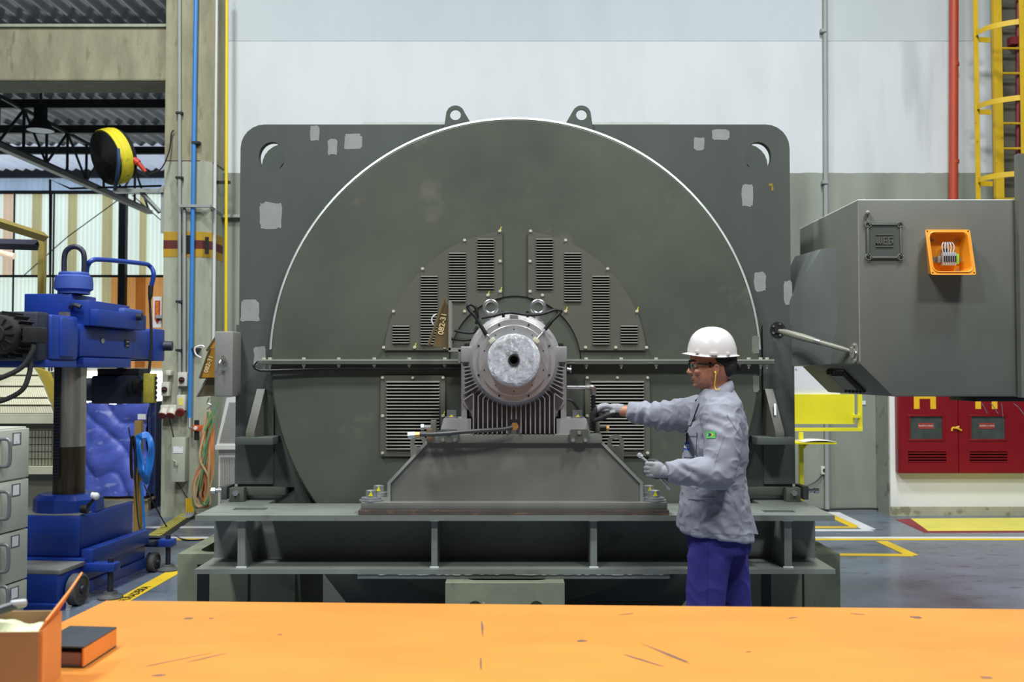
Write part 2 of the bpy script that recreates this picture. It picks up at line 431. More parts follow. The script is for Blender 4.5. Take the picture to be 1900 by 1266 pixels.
tr = struct('roof_truss', trussbars((-8.0, 12.2, 5.15), (-8.0, 21.8, 5.15), .72, 12), 'truss_steel')
struct('lower_chord', MB().box(-8.06, -7.94, 12.0, 21.9, 5.05, 5.13), 'truss_grey', tr)
struct('roof_truss', trussbars((-14, 12.5, 5.2), (-3.4, 12.5, 5.2), .75, 12, r=.03), 'truss_steel')
# far wall
mat('panel_white', (226, 242, 232), .5, var=.06, vs=2, emit=.75, stretch=(1, 1, .2))
mat('panel_tan', (196, 192, 146), .6, var=.14, vs=2, emit=.55, stretch=(1, 1, .2))
mat('panel_pink', (230, 206, 180), .6, var=.08, vs=2, emit=.6)
mat('panel_orange', (214, 158, 92), .6, var=.16, vs=2, emit=.55, stretch=(1, 1, .2))
mat('panel_brown', (176, 108, 44), .6, var=.16, vs=2, emit=.45, stretch=(1, 1, .2))
mat('panel_blue', (176, 200, 224), .5, var=.16, vs=2, emit=.5, stretch=(2, 1, .3))
wall_far = struct('wall_far', MB().box(-16, -3.36, FY+.08, FY+.3, 0, RZ+.1), 'truss_grey')
def ribbed(px0, px1, py0, py1, n):
    x0, x1, z0, z1 = PX(px0, FY), PX(px1, FY), PZ(py1, FY), PZ(py0, FY)
    k = n*4
    b = MB(); b.grid(lambda u, v: (x0+(x1-x0)*u, FY+.02-.022*abs(math.sin(PI*n*u)), z0+(z1-z0)*v), k, 1); return b
ZB = 690
cols = [(-60, 0, 'w'), (0, 20, 'p'), (20, 54, 'w'), (54, 73, 't'), (73, 97, 'w'), (97, 121, 'w'), (121, 139, 't'), (139, 162, 'w'), (162, 185, 'w'),
        (185, 205, 't'), (205, 236, 'w'), (236, 255, 'w'), (255, 269, 't'), (269, 292, 'w'), (292, 330, 'w')]
MN = {'w': 'panel_white', 'p': 'panel_pink', 't': 'panel_tan', 'o': 'panel_orange', 'b': 'panel_brown'}
for x0, x1, k in cols:
    struct('wall_panel', ribbed(x0, x1, 360, 511, max(2, int((x1-x0)/7))), MN[k], wall_far)
low = [(-60, 0, 'w'), (0, 40, 'w'), (40, 75, 'w'), (75, 110, 'w'), (110, 148, 'w'), (148, 186, 'w'), (186, 203, 't'), (203, 216, 'o'), (216, 236, 'o'), (236, 249, 'o'), (249, 268, 'b'), (268, 282, 'o'), (282, 330, 'o')]
for x0, x1, k in low:
    struct('wall_panel', ribbed(x0, x1, 515, 683, max(2, int((x1-x0)/7))), MN[k], wall_far)
for x0 in range(-60, 330, 30):
    struct('wall_panel', ribbed(x0, x0+30, 324, 356, 3), 'panel_blue', wall_far)
struct('wall_opening', ribbed(-60, 330, 690, 790, 4), 'daylight', wall_far)
for y0, y1 in ((355, 361), (511, 515)):
    struct('wall_rail', MB().box(PX(-80, FY), PX(340, FY), FY-.1, FY-.03, PZ(y1, FY), PZ(y0, FY)), 'truss_steel', wall_far)
struct('wall_post', MB().box(PX(218, FY-.2), PX(231, FY-.2), FY-.25, FY-.1, 0, PZ(352, FY)), 'truss_steel', wall_far)
for px in (22, 91, 96):
    struct('wall_pipe', MB().cyl((PX(px, FY-.15), FY-.15, PZ(690, FY)), (PX(px, FY-.15), FY-.15, PZ(358, FY)), .02, n=6), 'truss_steel', wall_far)
b = MB(); b.tube([P(232, 362, FY-.1), P(125, 440, FY-.1), P(40, 515, FY-.1)], .012, 5); b.tube([P(245, 362, FY-.1), P(300, 410, FY-.1)], .012, 5)
struct('brace_wire', b, 'truss_steel', wall_far)
b = MB(); b.tube([P(93, 515, 19), P(93, 333, 19), P(130, 350, 19), P(300, 345, 19)], .022, 6)
struct('trim_2', b, 'truss_steel')
# ================================================================ the machine
mat('machine_disc', (86, 91, 81), .5, var=.28, vs=1.0, detail=4., bump=.04, bs=180, spots=(104, 105, 94), sscale=3, sth=.62, spec=.4)  # broad mottling painted in for soft lamp reflections on the steel
mat('machine_plate', (80, 87, 82), .55, var=.14, vs=1.3, bump=.04, bs=180, spec=.4, stretch=(1.6, 1, .6))
mat('machine_green', (88, 92, 84), .5, var=.12, vs=3, bump=.04, bs=150, spec=.4)
mat('louver_paint', (97, 98, 88), .45, var=.06, vs=3, spec=.5)
mat('slat_lit_paint', (128, 129, 120), .4, var=.05, vs=3, spec=.6)  # paler than the louvre panels, caught light put into the slat colour
mat('flange_lit', (134, 138, 128), .45, var=.1, vs=6)  # paler flange colour, painted light on the upper lip of the seam
mat('primer', (150, 153, 150), .75, var=.1, vs=14)
mat('edge_bare_lit', (206, 212, 208), .5, var=.14, vs=9)  # pale bare steel, also painted highlights along the rim and cabinet edges
mat('steel_zinc', (190, 192, 194), .32, metal=.85, var=.1, vs=30)
mat('zinc_dull', (170, 172, 174), .4, metal=.7, var=.12, vs=30)
mat('bolt_yellowish', (222, 222, 200), .4, metal=.3, var=.1)
mat('mark_yellow', (226, 214, 40), .6, var=.05)
mat('gap_shade', (10, 10, 11), .9, var=.05)  # near-black that stands in for shade inside gaps and holes
mat('cable_black', (18, 18, 20), .45, var=.05)
MCX, MCZ, DY, PY = .018, 1.628, 5.70, 5.80
motor = root('electric_motor', 'huge olive grey electric motor with a round end shield', 'motor', (MCX, 6.4, .15))
R = 1.405
# stator plates (front, middle, rear) with the two corner holes
HX, HZ, HR = 1.425, 2.83, .078
def stator(py, y0, y1, dx=0):
    x0, x1, zt, r = MCX-1.61, MCX+1.61, PZ(231, PY), .14
    pts = []
    pts += [(MCX-.95, .2), (MCX+.95, .2), (MCX+1.28, .62), (MCX+1.28, .90), (x1, .90)]
    pts += [(x1-r + r*math.cos(PI/2*k/6), zt-r + r*math.sin(PI/2*k/6)) for k in range(7)]
    pts += [(x0+r - r*math.sin(PI/2*k/6), zt-r + r*math.cos(PI/2*k/6)) for k in range(7)]
    pts += [(x0, .90), (MCX-1.28, .90), (MCX-1.28, .62)]
    b = MB(); b.plate([pts, circ(MCX-HX, HZ, HR, 28, rz=.088), circ(MCX+HX, HZ, HR, 28, rz=.088)], y0, y1); return b
part('front_plate', stator(PY, 5.80, 5.85), 'machine_plate', motor)
part('middle_plate', stator(PY, 6.30, 6.34), 'machine_plate', motor)
part('rear_plate', MB().plate([circ(MCX, MCZ, 1.36, 64)], 7.35, 7.40), 'machine_plate', motor)
b = MB(); b.lathe([(1.30, 5.85), (1.30, 7.35)], (MCX, 0, MCZ), (0, 1, 0), 64); part('stator_core', b, 'machine_green', motor)
b = MB(); b.box(MCX-1.2, MCX+1.2, 5.86, 7.34, 2.72, 2.98); part('roof_cover', b, 'machine_plate', motor)
for s, a, c in ((-1, 672, 828), (1, 1098, 1245)):
    part('top_strip', MB().box(PX(a, 5.95), PX(c, 5.95), 5.95, 6.0, PZ(231, 5.95)-.02, PZ(226.5, 5.95)), 'edge_bare_lit', motor)
# side cover strips below the upper corners
part('side_cover', MB().box(MCX-1.622, MCX-1.40, 5.785, 5.80, .92, PZ(603, 5.79)), 'machine_plate', motor)
part('side_cover', MB().box(MCX+1.44, MCX+1.622, 5.785, 5.80, .92, PZ(603, 5.79)), 'machine_plate', motor)
part('side_wall', MB().box(MCX-1.60, MCX-1.57, 5.85, 7.35, .92, 2.6), 'machine_plate', motor)
part('side_wall', MB().box(MCX+1.57, MCX+1.60, 5.85, 7.35, .92, 2.6), 'machine_plate', motor)
# end shield: upper and lower half, with a bevelled rim
def half(a0, a1, r):
    b = MB(); n = 64
    pr = [(0.0, 0), (r-.014, 0), (r, .016), (r, .10)]
    c = Vector((MCX, DY, MCZ)); vs = []; m = n+1
    for rr, h in pr:
        for k in range(m):
            t = a0 + (a1-a0)*k/n; vs.append((c.x + rr*math.cos(t), DY+h, c.z + rr*math.sin(t)))
    fs = [(i*m+k, i*m+k+1, (i+1)*m+k+1, (i+1)*m+k) for i in range(len(pr)-1) for k in range(n)]
    return b.add(vs, fs), vs
ub, _ = half(0, PI, R); lb, _ = half(PI, 2*PI, R)
upper = part('upper_end_shield', ub, 'machine_disc', motor, 20)
lower = part('lower_end_shield', lb, 'machine_disc', motor, 20)
def arcband(r0, r1, a0, a1, y0, y1, n=72):
    b = MB(); vs = []
    for k in range(n+1):
        t = a0+(a1-a0)*k/n
        for rr, yy in ((r0, y0), (r1, y1), (r1, y1+.012), (r0, y1+.012)):
            vs.append((MCX+rr*math.cos(t), yy, MCZ+rr*math.sin(t)))
    fs = [(4*k+j, 4*k+(j+1) % 4, 4*k+4+(j+1) % 4, 4*k+4+j) for k in range(n) for j in range(4)]
    return b.add(vs, fs)
part('rim_highlight', arcband(R-.006, R+.012, .05, PI-.05, DY+.004, DY+.03), 'edge_bare_lit', upper)  # painted highlight, overhead light caught on the bevel
# seam flange with its bolts
fz0, fz1 = PZ(676.5, 5.65), PZ(667, 5.65)
fl = part('seam_flange', MB().box(PX(477, 5.65), PX(1437, 5.65), 5.645, 5.71, fz0, (fz0+fz1)/2-.001, bev=.003), 'machine_green', motor)
part('seam_flange_upper', MB().box(PX(477, 5.65), PX(1437, 5.65), 5.645, 5.71, (fz0+fz1)/2+.001, fz1, bev=.003), 'flange_lit', motor)
hb = MB(); hb.cyl((0, 0, 0), (0, 0, .011), .011, n=6); hb.cyl((0, 0, -.052), (0, 0, .002), .006, n=8); hb.cyl((0, 0, -.04), (0, 0, -.029), .011, n=6)
flb = shared(hb, 'flange_bolt', 'bolt_yellowish')
for px in (489, 500, 563, 628, 694, 759, 825, 1088, 1153, 1218, 1390, 1412, 1424):
    inst('flange_bolt', flb, motor, (PX(px, 5.66), 5.67, fz1))
# black cable under the seam flange
b = MB(); b.tube([P(483, 668, 5.70), P(471, 677, 5.66), P(478, 686, 5.66), P(500, 688, 5.66), P(600, 685, 5.665), P(760, 685, 5.665), P(858, 684, 5.665)], .008, 8, smooth=5)
part('cable', b, 'cable_black', motor)
# lifting lugs on the top
for px, s in ((845, -1), (1079, 1)):
    cx, cz = PX(px, 5.83), PZ(217, 5.83)
    out = [(cx-s*.075, cz-.07), (cx+s*.035, cz-.07)]
    o2 = [(cx+.055*math.cos(t), cz+.055*math.sin(t)) for t in [PI*k/10 - .25 for k in range(12)]]
    if s < 0: lp = [(cx-.075+.01, cz-.07)] ; pts = [(cx-.068, cz-.09), (cx+.115, cz-.09), (cx+.05, cz+.02)] + [(cx+.055*math.cos(.3+k*.26), cz+.055*math.sin(.3+k*.26)) for k in range(11)]
    else: pts = [(cx-.115, cz-.09), (cx+.068, cz-.09)] + [(cx+.055*math.cos(k*.26), cz+.055*math.sin(k*.26)) for k in range(11)]
    part('lifting_lug', MB().plate([pts, circ(cx, cz, .032, 20)], 5.78, 5.80), 'machine_plate', motor)
# primer patches, irregular flat dabs of light primer
def patch(px, py, w, h, y, seed, parent=motor, m='primer'):
    c = P(px, py, y); s = 1847/y; rnd = random.Random(seed); n = 26; pts = []
    for k in range(n):
        t = 2*PI*k/n; a, bb = math.cos(t), math.sin(t); e = .35
        x = math.copysign(abs(a)**e, a)*w/2/s; z = math.copysign(abs(bb)**e, bb)*h/2/s
        q = 1 + rnd.uniform(-.10, .08); pts.append((c.x + x*q, c.z + z*q))
    part('primer_patch', MB().plate([pts], y-.0012, y+.001), m, parent)
for i, (px, py, pw, ph) in enumerate([(584, 247, 17, 28), (617, 273, 18, 30), (655, 263, 32, 30), (503, 400, 42, 50), (464, 577, 36, 40),
        (1297, 267, 20, 24), (1337, 250, 32, 20), (1387, 362, 22, 42), (1410, 523, 22, 36), (1462, 543, 16, 44), (482, 660, 22, 34)]):
    patch(px, py, pw, ph, 5.80 if py < 603 else 5.785, i)
mat('primer_faint', (120, 122, 112), .7, var=.15, vs=9)
patch(1402, 640, 14, 34, 5.70, 31, m='primer_faint'); patch(1403, 712, 12, 30, 5.70, 32, m='primer_faint')
mat('glue_olive', (150, 128, 30), .5, var=.2)
patch(1430, 343, 7, 5, 5.80, 33, m='glue_olive'); patch(1433, 350, 4, 8, 5.80, 34, m='glue_olive')
# jacking brackets on both sides of the end shield
for s in (-1, 1):
    mx = (lambda px: px) if s < 0 else (lambda px: 1911 - px)
    xa, xb = sorted((PX(mx(437), 5.60), PX(mx(507), 5.60)))
    z0, z1 = PZ(826, 5.60), PZ(812, 5.60)
    br = part('jacking_bracket', MB().box(xa, xb, 5.60, 5.79, z0, z1, bev=.004), 'machine_plate', motor)
    g0, g1 = PX(mx(457), 5.62), PX(mx(473), 5.62); zt = PZ(722, 5.76)
    q0, q1 = PX(mx(477), 5.76), PX(mx(492), 5.76)
    b = MB(); b.add([(g0, 5.62, z1), (g1, 5.62, z1), (g1, 5.62, z1+.03), (g0, 5.62, z1+.03), (q0, 5.76, zt), (q1, 5.76, zt), (q0, 5.785, zt), (q1, 5.785, zt), (q0, 5.785, z1), (q1, 5.785, z1)],
          [(0,1,2,3), (3,2,5,4), (4,5,7,6), (0,3,4,6,8), (1,9,7,5,2), (6,7,9,8), (0,8,9,1)])
    part('gusset', b, 'louver_paint', br)
    if s > 0:
        part('sticker', moved(MB().box(-.006, .006, -.001, .001, -.035, .035), Matrix.Translation(((g0+q0)/2*.5+(g1+q1)/2*.5, 5.672, (z1+zt)/2+.02)) @ Matrix.Rotation(-.38, 4, 'X') @ Matrix.Rotation(.08, 4, 'Y')), 'line_white', br)
# machine feet with bolt, washer
wash = MB(); wash.cyl((0, 0, 0), (0, 0, .018), .062, n=28); wash.cyl((0, 0, .018), (0, 0, .03), .05, n=28); wash.cyl((0, 0, .03), (0, 0, .07), .034, n=6)
footbolt = shared(wash, 'foot_bolt', 'zinc_dull', 30)
for s in (-1, 1):
    mx = (lambda px: px) if s < 0 else (lambda px: 1911 - px)
    xa, xb = sorted((PX(mx(440), 5.78), PX(mx(533), 5.78)))
    part('foot', MB().box(xa, xb, 5.755, 6.1, .858, .905, bev=.004), 'machine_green', motor)
    part('foot_shim', MB().box(xa+.03, xb-.03, 5.80, 6.05, .828, .858), 'zinc_dull', motor)
    inst('foot_bolt', footbolt, motor, (PX(mx(465), 5.9), 5.9, .905))
# ---- louvred panels on the end shield
def slat_mesh(wd, h, dep):
    b = MB(); prof = [(0, h*.5), (-dep*.55, h*.32), (-dep*.9, h*.02), (-dep, -h*.12), (-dep, -h*.30), (-dep*.8, -h*.22), (0, h*.25)]
    n = len(prof); vs = []
    for x, k in ((-wd/2, .25), (-wd/2+h*.45, 1), (wd/2-h*.45, 1), (wd/2, .25)):
        vs += [(x, y*k, z*(.6+.4*k)) for y, z in prof]
    fs = [(i*n+j, (i+1)*n+j, (i+1)*n+(j+1) % n, i*n+(j+1) % n) for i in range(3) for j in range(n)]
    fs += [tuple(range(n)), tuple(range(3*n, 4*n))]
    return b.add(vs, fs)
YP = DY - .014
S5 = 1847/YP
sl_small = shared(slat_mesh(32.5/S5, .0088, .011), 'louver_slat', 'slat_lit_paint', 50)
sl_big = shared(slat_mesh(100/S5, .0110, .013), 'louver_slat', 'slat_lit_paint', 50)
bolt = MB(); bolt.cyl((0, 0, 0), (0, -.003, 0), .0092, n=16); bolt.cyl((0, -.003, 0), (0, -.010, 0), .0068, n=6)
pbolt = shared(bolt, 'panel_bolt', 'bolt_yellowish')
mk = MB(); mk.plate([[(-.003, -.012), (.006, -.004), (.001, .004), (.007, .016), (.002, .018), (-.004, .004)]], -.0015, .001)
pmark = shared(mk, 'check_mark', 'mark_yellow')
rb = random.Random(3)
def bolts(parent, pts):
    for px, py in pts:
        p = P(px, py, YP); inst('panel_bolt', pbolt, parent, p)
        if rb.random() < .3: inst('check_mark', pmark, parent, (p.x+.006, YP-.001, p.z+.008))
def groups(parent, gs, slat, n_of, y):
    for (x0, x1, y0, y1), n in zip(gs, n_of):
        z0, z1 = PZ(y1, y), PZ(y0, y); xc = (PX(x0, y)+PX(x1, y))/2
        for k in range(n):
            inst('louver_slat', slat, parent, (xc, y, z0 + (z1-z0)*(k+.5)/n))
for s in (-1, 1):
    mx = (lambda px: px) if s < 0 else (lambda px: 1911.5 - px)
    Ro, Ri = 244/S5, 122/S5
    xi, zb = abs(PX(932, YP) - MCX), PZ(650, YP) - MCZ
    ao0, ao1 = math.asin(zb/Ro), math.acos(xi/Ro); ai0, ai1 = math.asin(zb/Ri), math.acos(xi/Ri)
    pts = [(Ro*math.cos(ao0+(ao1-ao0)*k/30), Ro*math.sin(ao0+(ao1-ao0)*k/30)) for k in range(31)]
    pts += [(Ri*math.cos(ai1+(ai0-ai1)*k/18), Ri*math.sin(ai1+(ai0-ai1)*k/18)) for k in range(19)]
    pts = [(MCX + s*x, MCZ + z) for x, z in pts]
    gl = [(885, 917, 442, 538), (832, 865, 468, 561), (779.5, 812.5, 511, 641), (727, 760.5, 603, 639)]
    gs = [(mx(g[0]), mx(g[1]), g[2], g[3]) for g in gl]
    holes = []
    for x0, x1, y0, y1 in gs:
        xa, xb = sorted((PX(x0, YP), PX(x1, YP))); holes.append(rect(xa+.004, xb-.004, PZ(y1, YP)+.002, PZ(y0, YP)-.004))
    pn = part('louver_panel', MB().plate([pts] + holes, YP, YP+.004), 'louver_paint', upper, label='quarter ring panel with louvres')
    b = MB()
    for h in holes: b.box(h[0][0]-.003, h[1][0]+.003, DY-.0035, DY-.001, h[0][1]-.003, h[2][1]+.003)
    part('louver_shade', b, 'gap_shade', upper)  # dark sheets painted as the shade behind the louvres
    part('panel_edge_shade', MB().plate([[(x*1.0, z) for x, z in pts]], YP+.004, DY), 'gap_shade', upper) if False else None
    groups(upper, gs, sl_small, (19, 19, 26, 7), YP)
    bolts(upper, [(mx(a), b_) for a, b_ in ((927, 429), (862, 446), (784, 499), (730, 578), (712, 645), (769, 645), (825, 645), (862, 578), (905, 548), (928, 541), (928, 485))])
    # lower rectangular louvre panel
    xa, xb = sorted((PX(mx(706), YP), PX(mx(826), YP))); za, zb2 = PZ(847, YP), PZ(697, YP)
    ha, hb_ = sorted((PX(mx(717), YP), PX(mx(815.5), YP)))
    part('louver_panel', MB().plate([rrect(xa, xb, za, zb2, .012), rect(ha+.004, hb_-.004, PZ(835, YP)+.004, PZ(707, YP)-.004)], YP, YP+.012), 'louver_paint', lower, label='rectangular panel with wide louvres')
    part('louver_shade', MB().box(ha, hb_, DY-.0035, DY-.001, PZ(836, YP), PZ(706, YP)), 'gap_shade', lower)  # dark sheet, painted shade behind the wide louvres
    groups(lower, [(mx(717), mx(815.5), 706, 836)], sl_big, (21,), YP)
    bolts(lower, [(mx(a), b_) for a, b_ in ((710, 701), (766, 701), (822, 701), (710, 772), (822, 772), (710, 841), (822, 841))])
# thin dark line for the shade in the seam of the inner cover around the bearing
part('cover_seam_shade', arcband(.372, .378, .05, PI-.05, DY-.004, DY-.004), 'gap_shade', upper)
# grey terminal box with two wedge boxes on the left side of the machine
aux = root('terminal_box', 'small grey steel box with ring latch on the left side of the motor', 'box', (PX(418, 5.75), 5.75, PZ(735, 5.7)))
mat('grey_box', (136, 136, 132), .5, var=.08, vs=6, bump=.05, bs=120)
part('body', MB().box(PX(397.5, 5.62), PX(432, 5.62), 5.62, 5.90, PZ(736, 5.62), PZ(615, 5.62), bev=.008), 'grey_box', aux)
part('mounting_arm', MB().box(PX(431, 5.8), MCX-1.60, 5.78, 5.86, PZ(700, 5.8), PZ(640, 5.8)), 'machine_plate', aux)
b = MB(); c = P(414, 678, 5.61); b.lathe([(.028+.008*math.cos(t), .008*math.sin(t)) for t in [2*PI*k/8 for k in range(9)]], c, (.9, -.5, 0), 20)
lt = part('latch_ring', b, 'steel_zinc', aux); b = MB(); b.cyl(P(414, 664, 5.615), P(414, 664, 5.585), .013, n=12); b.cyl(P(414, 668, 5.6), P(414, 672, 5.6), .007, n=8); part('latch_stud', b, 'steel_zinc', lt)
mat('gold_paint', (176, 128, 40), .45, var=.12, vs=6)
mat('olive_paint', (98, 90, 62), .5, var=.1)
mat('letter_pale', (226, 206, 150), .6)
def wedge(px0, px1, py0, py1, D, dep, slant, flip=1):
    """wedge box opening to the left, narrow at its top"""
    p0, p1 = P(px0, py1, D), P(px1, py0, D)
    x0, x1, z0, z1 = p0.x, PX(397.5, 5.62)-.0005, p0.z, p1.z
    b = MB(); b.add([(x0, D, z0), (x1, D, z0), (x1, D, z1), (x1-slant, D, z1), (x0, D+dep, z0), (x1, D+dep, z0), (x1, D+dep, z1), (x1-slant, D+dep, z1)],
          [(0,1,2,3), (4,7,6,5), (0,4,5,1), (1,5,6,2), (2,6,7,3), (3,7,4,0)])
    e = MB(); e.tube([(x0, D-.002, z0), (x1-slant, D-.002, z1)], .006, 6); e.tube([(x0, D+dep, z0), (x1-slant, D+dep, z1)], .006, 6)
    e.tube([(x0, D, z0), (x0, D+dep, z0)], .006, 6); e.tube([(x1-slant, D, z1), (x1-slant, D+dep, z1)], .006, 6)
    return b, e
jb = root('junction_box', 'gold painted wedge-shaped junction box left of the small grey box', 'box', P(385, 702, 5.72))
b, e = wedge(371, 398, 648, 701, 5.70, .2, .05); body = part('housing', b, 'gold_paint', jb); part('rim', e, 'olive_paint', jb)
t = textmesh('082-31', .036, .0006, .001); part('lettering', moved(t, Matrix.Translation(P(387, 676, 5.698)) @ Matrix.Rotation(-1.25, 4, 'Y')), 'letter_pale', body)
b = MB(); c = P(373, 664, 5.72); b.tube([c, c+Vector((-.03, 0, .02)), c+Vector((-.035, 0, .055)), c+Vector((.0, 0, .07)), c+Vector((.02, 0, .06))], .005, 6, smooth=5); part('wire', b, 'line_white', jb)
b, e = wedge(366, 398, 702, 735, 5.74, .2, .075)
o = root('junction_box', 'dark olive wedge-shaped junction box hanging below the gold one', 'box', P(382, 735, 5.74)); part('housing', b, 'olive_paint', o); part('rim', e, 'grey_box', o)
b, e = wedge(384, 399, 618, 650, 5.80, .16, .03)
o = root('junction_box', 'brown wedge-shaped junction box peeking out above the gold one', 'box', P(392, 650, 5.8)); part('housing', b, 'gold_paint', o); part('rim', e, 'olive_paint', o)
# ================================================================ base frame under the machine
mat('base_paint', (120, 126, 120), .38, var=.16, vs=3, bump=.05, bs=90, spec=.5, spots=(108, 113, 107), sscale=9, sth=.6)
mat('rusty_edge', (84, 74, 66), .6, var=.3, vs=8, stretch=(1, 1, 6), spots=(120, 96, 74), sscale=12, sth=.6)
mat('block_paint', (120, 127, 106), .7, var=.2, vs=4, bump=.12, bs=60, spots=(100, 106, 88), sscale=7, sth=.58)
BX0, BX1, BF = PX(362, 5.15, 955), PX(1549, 5.15, 955), 5.15
ZT, ZB0 = .83, .53
base = root('base_frame', 'heavy grey steel base frame of welded plates under the motor', 'base frame', (0, 6.0, .50))
def plateXY(loops, z0, z1):
    b = MB(); q = MB().plate(loops, z0, z1); b.add([(x, z, y) for x, y, z in q.v], q.f); return b
outl = [(BX0, BF), (BX1, BF), (BX1, 7.7), (1.39, 7.7), (1.39, 5.62), (-1.37, 5.62), (-1.37, 7.7), (BX0, 7.7)]
def slot(pa, pb):
    a, c = G(pa[0], pa[1], ZT), G(pb[0], pb[1], ZT); return rect(a.x, c.x, a.y, c.y)
s1 = rect(G(430, 946.5, ZT).x, G(492, 946.5, ZT).x, G(430, 946.5, ZT).y, G(430, 942.5, ZT).y)
s2 = rect(G(1419, 951, ZT).x, G(1478, 951, ZT).x, G(1419, 951, ZT).y, G(1419, 947, ZT).y)
part('top_plate', plateXY([outl, s1, s2], ZT-.028, ZT), 'base_paint', base)
part('bottom_plate', plateXY([outl], ZB0, ZB0+.024), 'base_paint', base)
part('web', MB().box(BX0+.005, BX1-.005, 5.47, 5.50, ZB0+.024, ZT-.028), 'base_paint', base)
for x0, x1 in ((BX0+.01, BX0+.04), (BX1-.04, BX1-.01)):
    part('side_web', MB().box(x0, x1, 5.50, 7.7, ZB0+.024, ZT-.028), 'base_paint', base)
for pa, pb in ((443, 457), (801, 812), (1095, 1107), (1453, 1467)):
    x0, x1 = PX(pa, 5.18), PX(pb, 5.18)
    b = MB(); b.box(x0, x1, 5.185, 5.47, ZB0+.024, ZT-.028); st = part('stiffener', b, 'base_paint', base)
    b = MB(); b.box(x0-.008, x1+.008, 5.18, 5.195, ZB0+.022, ZB0+.032, bev=.004); b.box(x0-.008, x1+.008, 5.18, 5.195, ZT-.036, ZT-.027, bev=.004); part('weld', b, 'edge_bare_lit', st)
part('doubler_plate', MB().box(PX(665, 5.16), PX(1241, 5.16), 5.16, 5.47, ZB0-.026, ZB0), 'base_paint', base)
b = MB(); rr = random.Random(5); pts = [(PX(665, 5.155)+i*.02, 5.155, ZB0-.001+rr.uniform(-.003, .003)) for i in range(int((PX(1241, 5.155)-PX(665, 5.155))/.02))]
b.tube(pts, .004, 5); part('weld', b, 'edge_bare_lit', base)
# adjusting blocks with set screws at both ends
hx = MB(); hx.cyl((0, 0, 0), (0, -.022, 0), .017, n=6); setscrew = shared(hx, 'set_screw', 'steel_zinc', 30)
hx = MB(); hx.cyl((0, 0, 0), (-.05, 0, 0), .011, n=10); hx.cyl((-.05, 0, 0), (-.075, 0, 0), .019, n=6); jackscrew = shared(hx, 'jack_screw', 'steel_zinc', 30)
for s in (-1, 1):
    mx = (lambda px: px) if s < 0 else (lambda px: 1911 - px)
    xa, xb = sorted((PX(mx(429), 5.70), PX(mx(455.5), 5.70)))
    part('adjusting_block', MB().box(xa, xb, 5.68, 5.745, ZT, PZ(905, 5.70), bev=.003), 'machine_green', base)
    inst('set_screw', setscrew, base, ((xa+xb)/2, 5.68, PZ(914, 5.70)))
    xa, xb = sorted((PX(mx(419), 5.85), PX(mx(429), 5.85)))
    part('adjusting_block', MB().box(xa, xb, 5.78, 5.95, ZT, PZ(901, 5.85), bev=.003), 'machine_plate', base)
    inst('jack_screw', jackscrew, base, (PX(mx(419), 5.85), 5.84, PZ(910, 5.85)), rot=None if s < 0 else (0, 0, PI))
# ---- support blocks
def blockxyz(x0, x1, y0, y1, z0, z1, slotx=None):
    """hollow rounded-slot block standing on the floor"""
    m = .06 if slotx is None else slotx
    lp = [rect(x0, x1, y0, y1), rrect(x0+.09, x1-.09, y0+.07, y1-.07, .09, 5)]
    return plateXY(lp, z0, z1)
by = 5.72
lbl = ['green grey hollow block under the left end of the base frame', 'green grey hollow block under the right end of the base frame']
for i, (xa, xb) in enumerate(((PX(333, by), PX(550, by)), (PX(1380, by), PX(1555, by)))):
    sb = root('support_block', lbl[i], 'block', ((xa+xb)/2, by+.4, 0), 'support blocks under the base frame')
    part('body', blockxyz(xa, xb, by, by+.85, 0, ZB0-.001), 'block_paint', sb)
    for f0, f1 in ((.17, .27), (.60, .62)):
        part('groove', MB().box(xa+(xb-xa)*f0, xa+(xb-xa)*f1, by-.004, by+.02, 0, ZB0-.06), 'black', sb)
xa, xb = PX(827, 5.06), PX(1047, 5.06)
sb = root('support_block', 'green grey block with round holes under the middle of the base frame', 'block', ((xa+xb)/2, 5.3, 0), 'support blocks under the base frame')
zt = ZB0-.027
fr = [rect(xa, xb, 0, zt)] + [circ(PX(px, 5.06), zt-dz, r, 20) for px, dz, r in ((882, .125, .036), (995, .125, .036), (935, .125, .012))]
part('body', MB().plate(fr, 5.06, 5.10), 'block_paint', sb)
part('rear_body', plateXY([rect(xa, xb, 5.10, 5.62), rrect(xa+.10, xb-.08, 5.13, 5.55, .06)], 0, zt), 'block_paint', sb)
part('hole_shade', MB().box(xa+.06, xb-.06, 5.101, 5.128, .2, zt-.04), 'gap_shade', sb)
# ================================================================ bearing pedestal
mat('pedestal_paint', (112, 113, 106), .45, var=.12, vs=4, bump=.05, bs=120, spec=.5)
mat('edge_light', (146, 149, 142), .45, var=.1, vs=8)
mat('stop_bronze', (140, 116, 92), .4, metal=.4)
mat('brass', (206, 160, 96), .35, metal=.7)
ped = root('bearing_pedestal', 'trapezoid grey steel pedestal carrying the bearing on the base frame', 'pedestal', (PX(953, 5.4), 5.4, ZT))
part('shim_plate', MB().box(PX(666, 5.155), PX(1240, 5.155), 5.155, 5.60, ZT, .856), 'rusty_edge', ped)
part('foot_plate', MB().box(PX(671, 5.17), PX(1237, 5.17), 5.17, 5.58, .856, .894, bev=.003), 'pedestal_paint', ped)
zp0, zp1 = .894, PZ(822, 5.23)
pl = [(PX(726, 5.23), zp0), (PX(1186, 5.23), zp0), (PX(1186, 5.23), PZ(897, 5.23)), (PX(1113, 5.23), zp1), (PX(795, 5.23), zp1), (PX(726, 5.23), PZ(897, 5.23))]
part('front_plate', MB().plate([pl], 5.225, 5.25), 'pedestal_paint', ped)
part('back_plate', MB().plate([pl], 5.48, 5.50), 'pedestal_paint', ped)
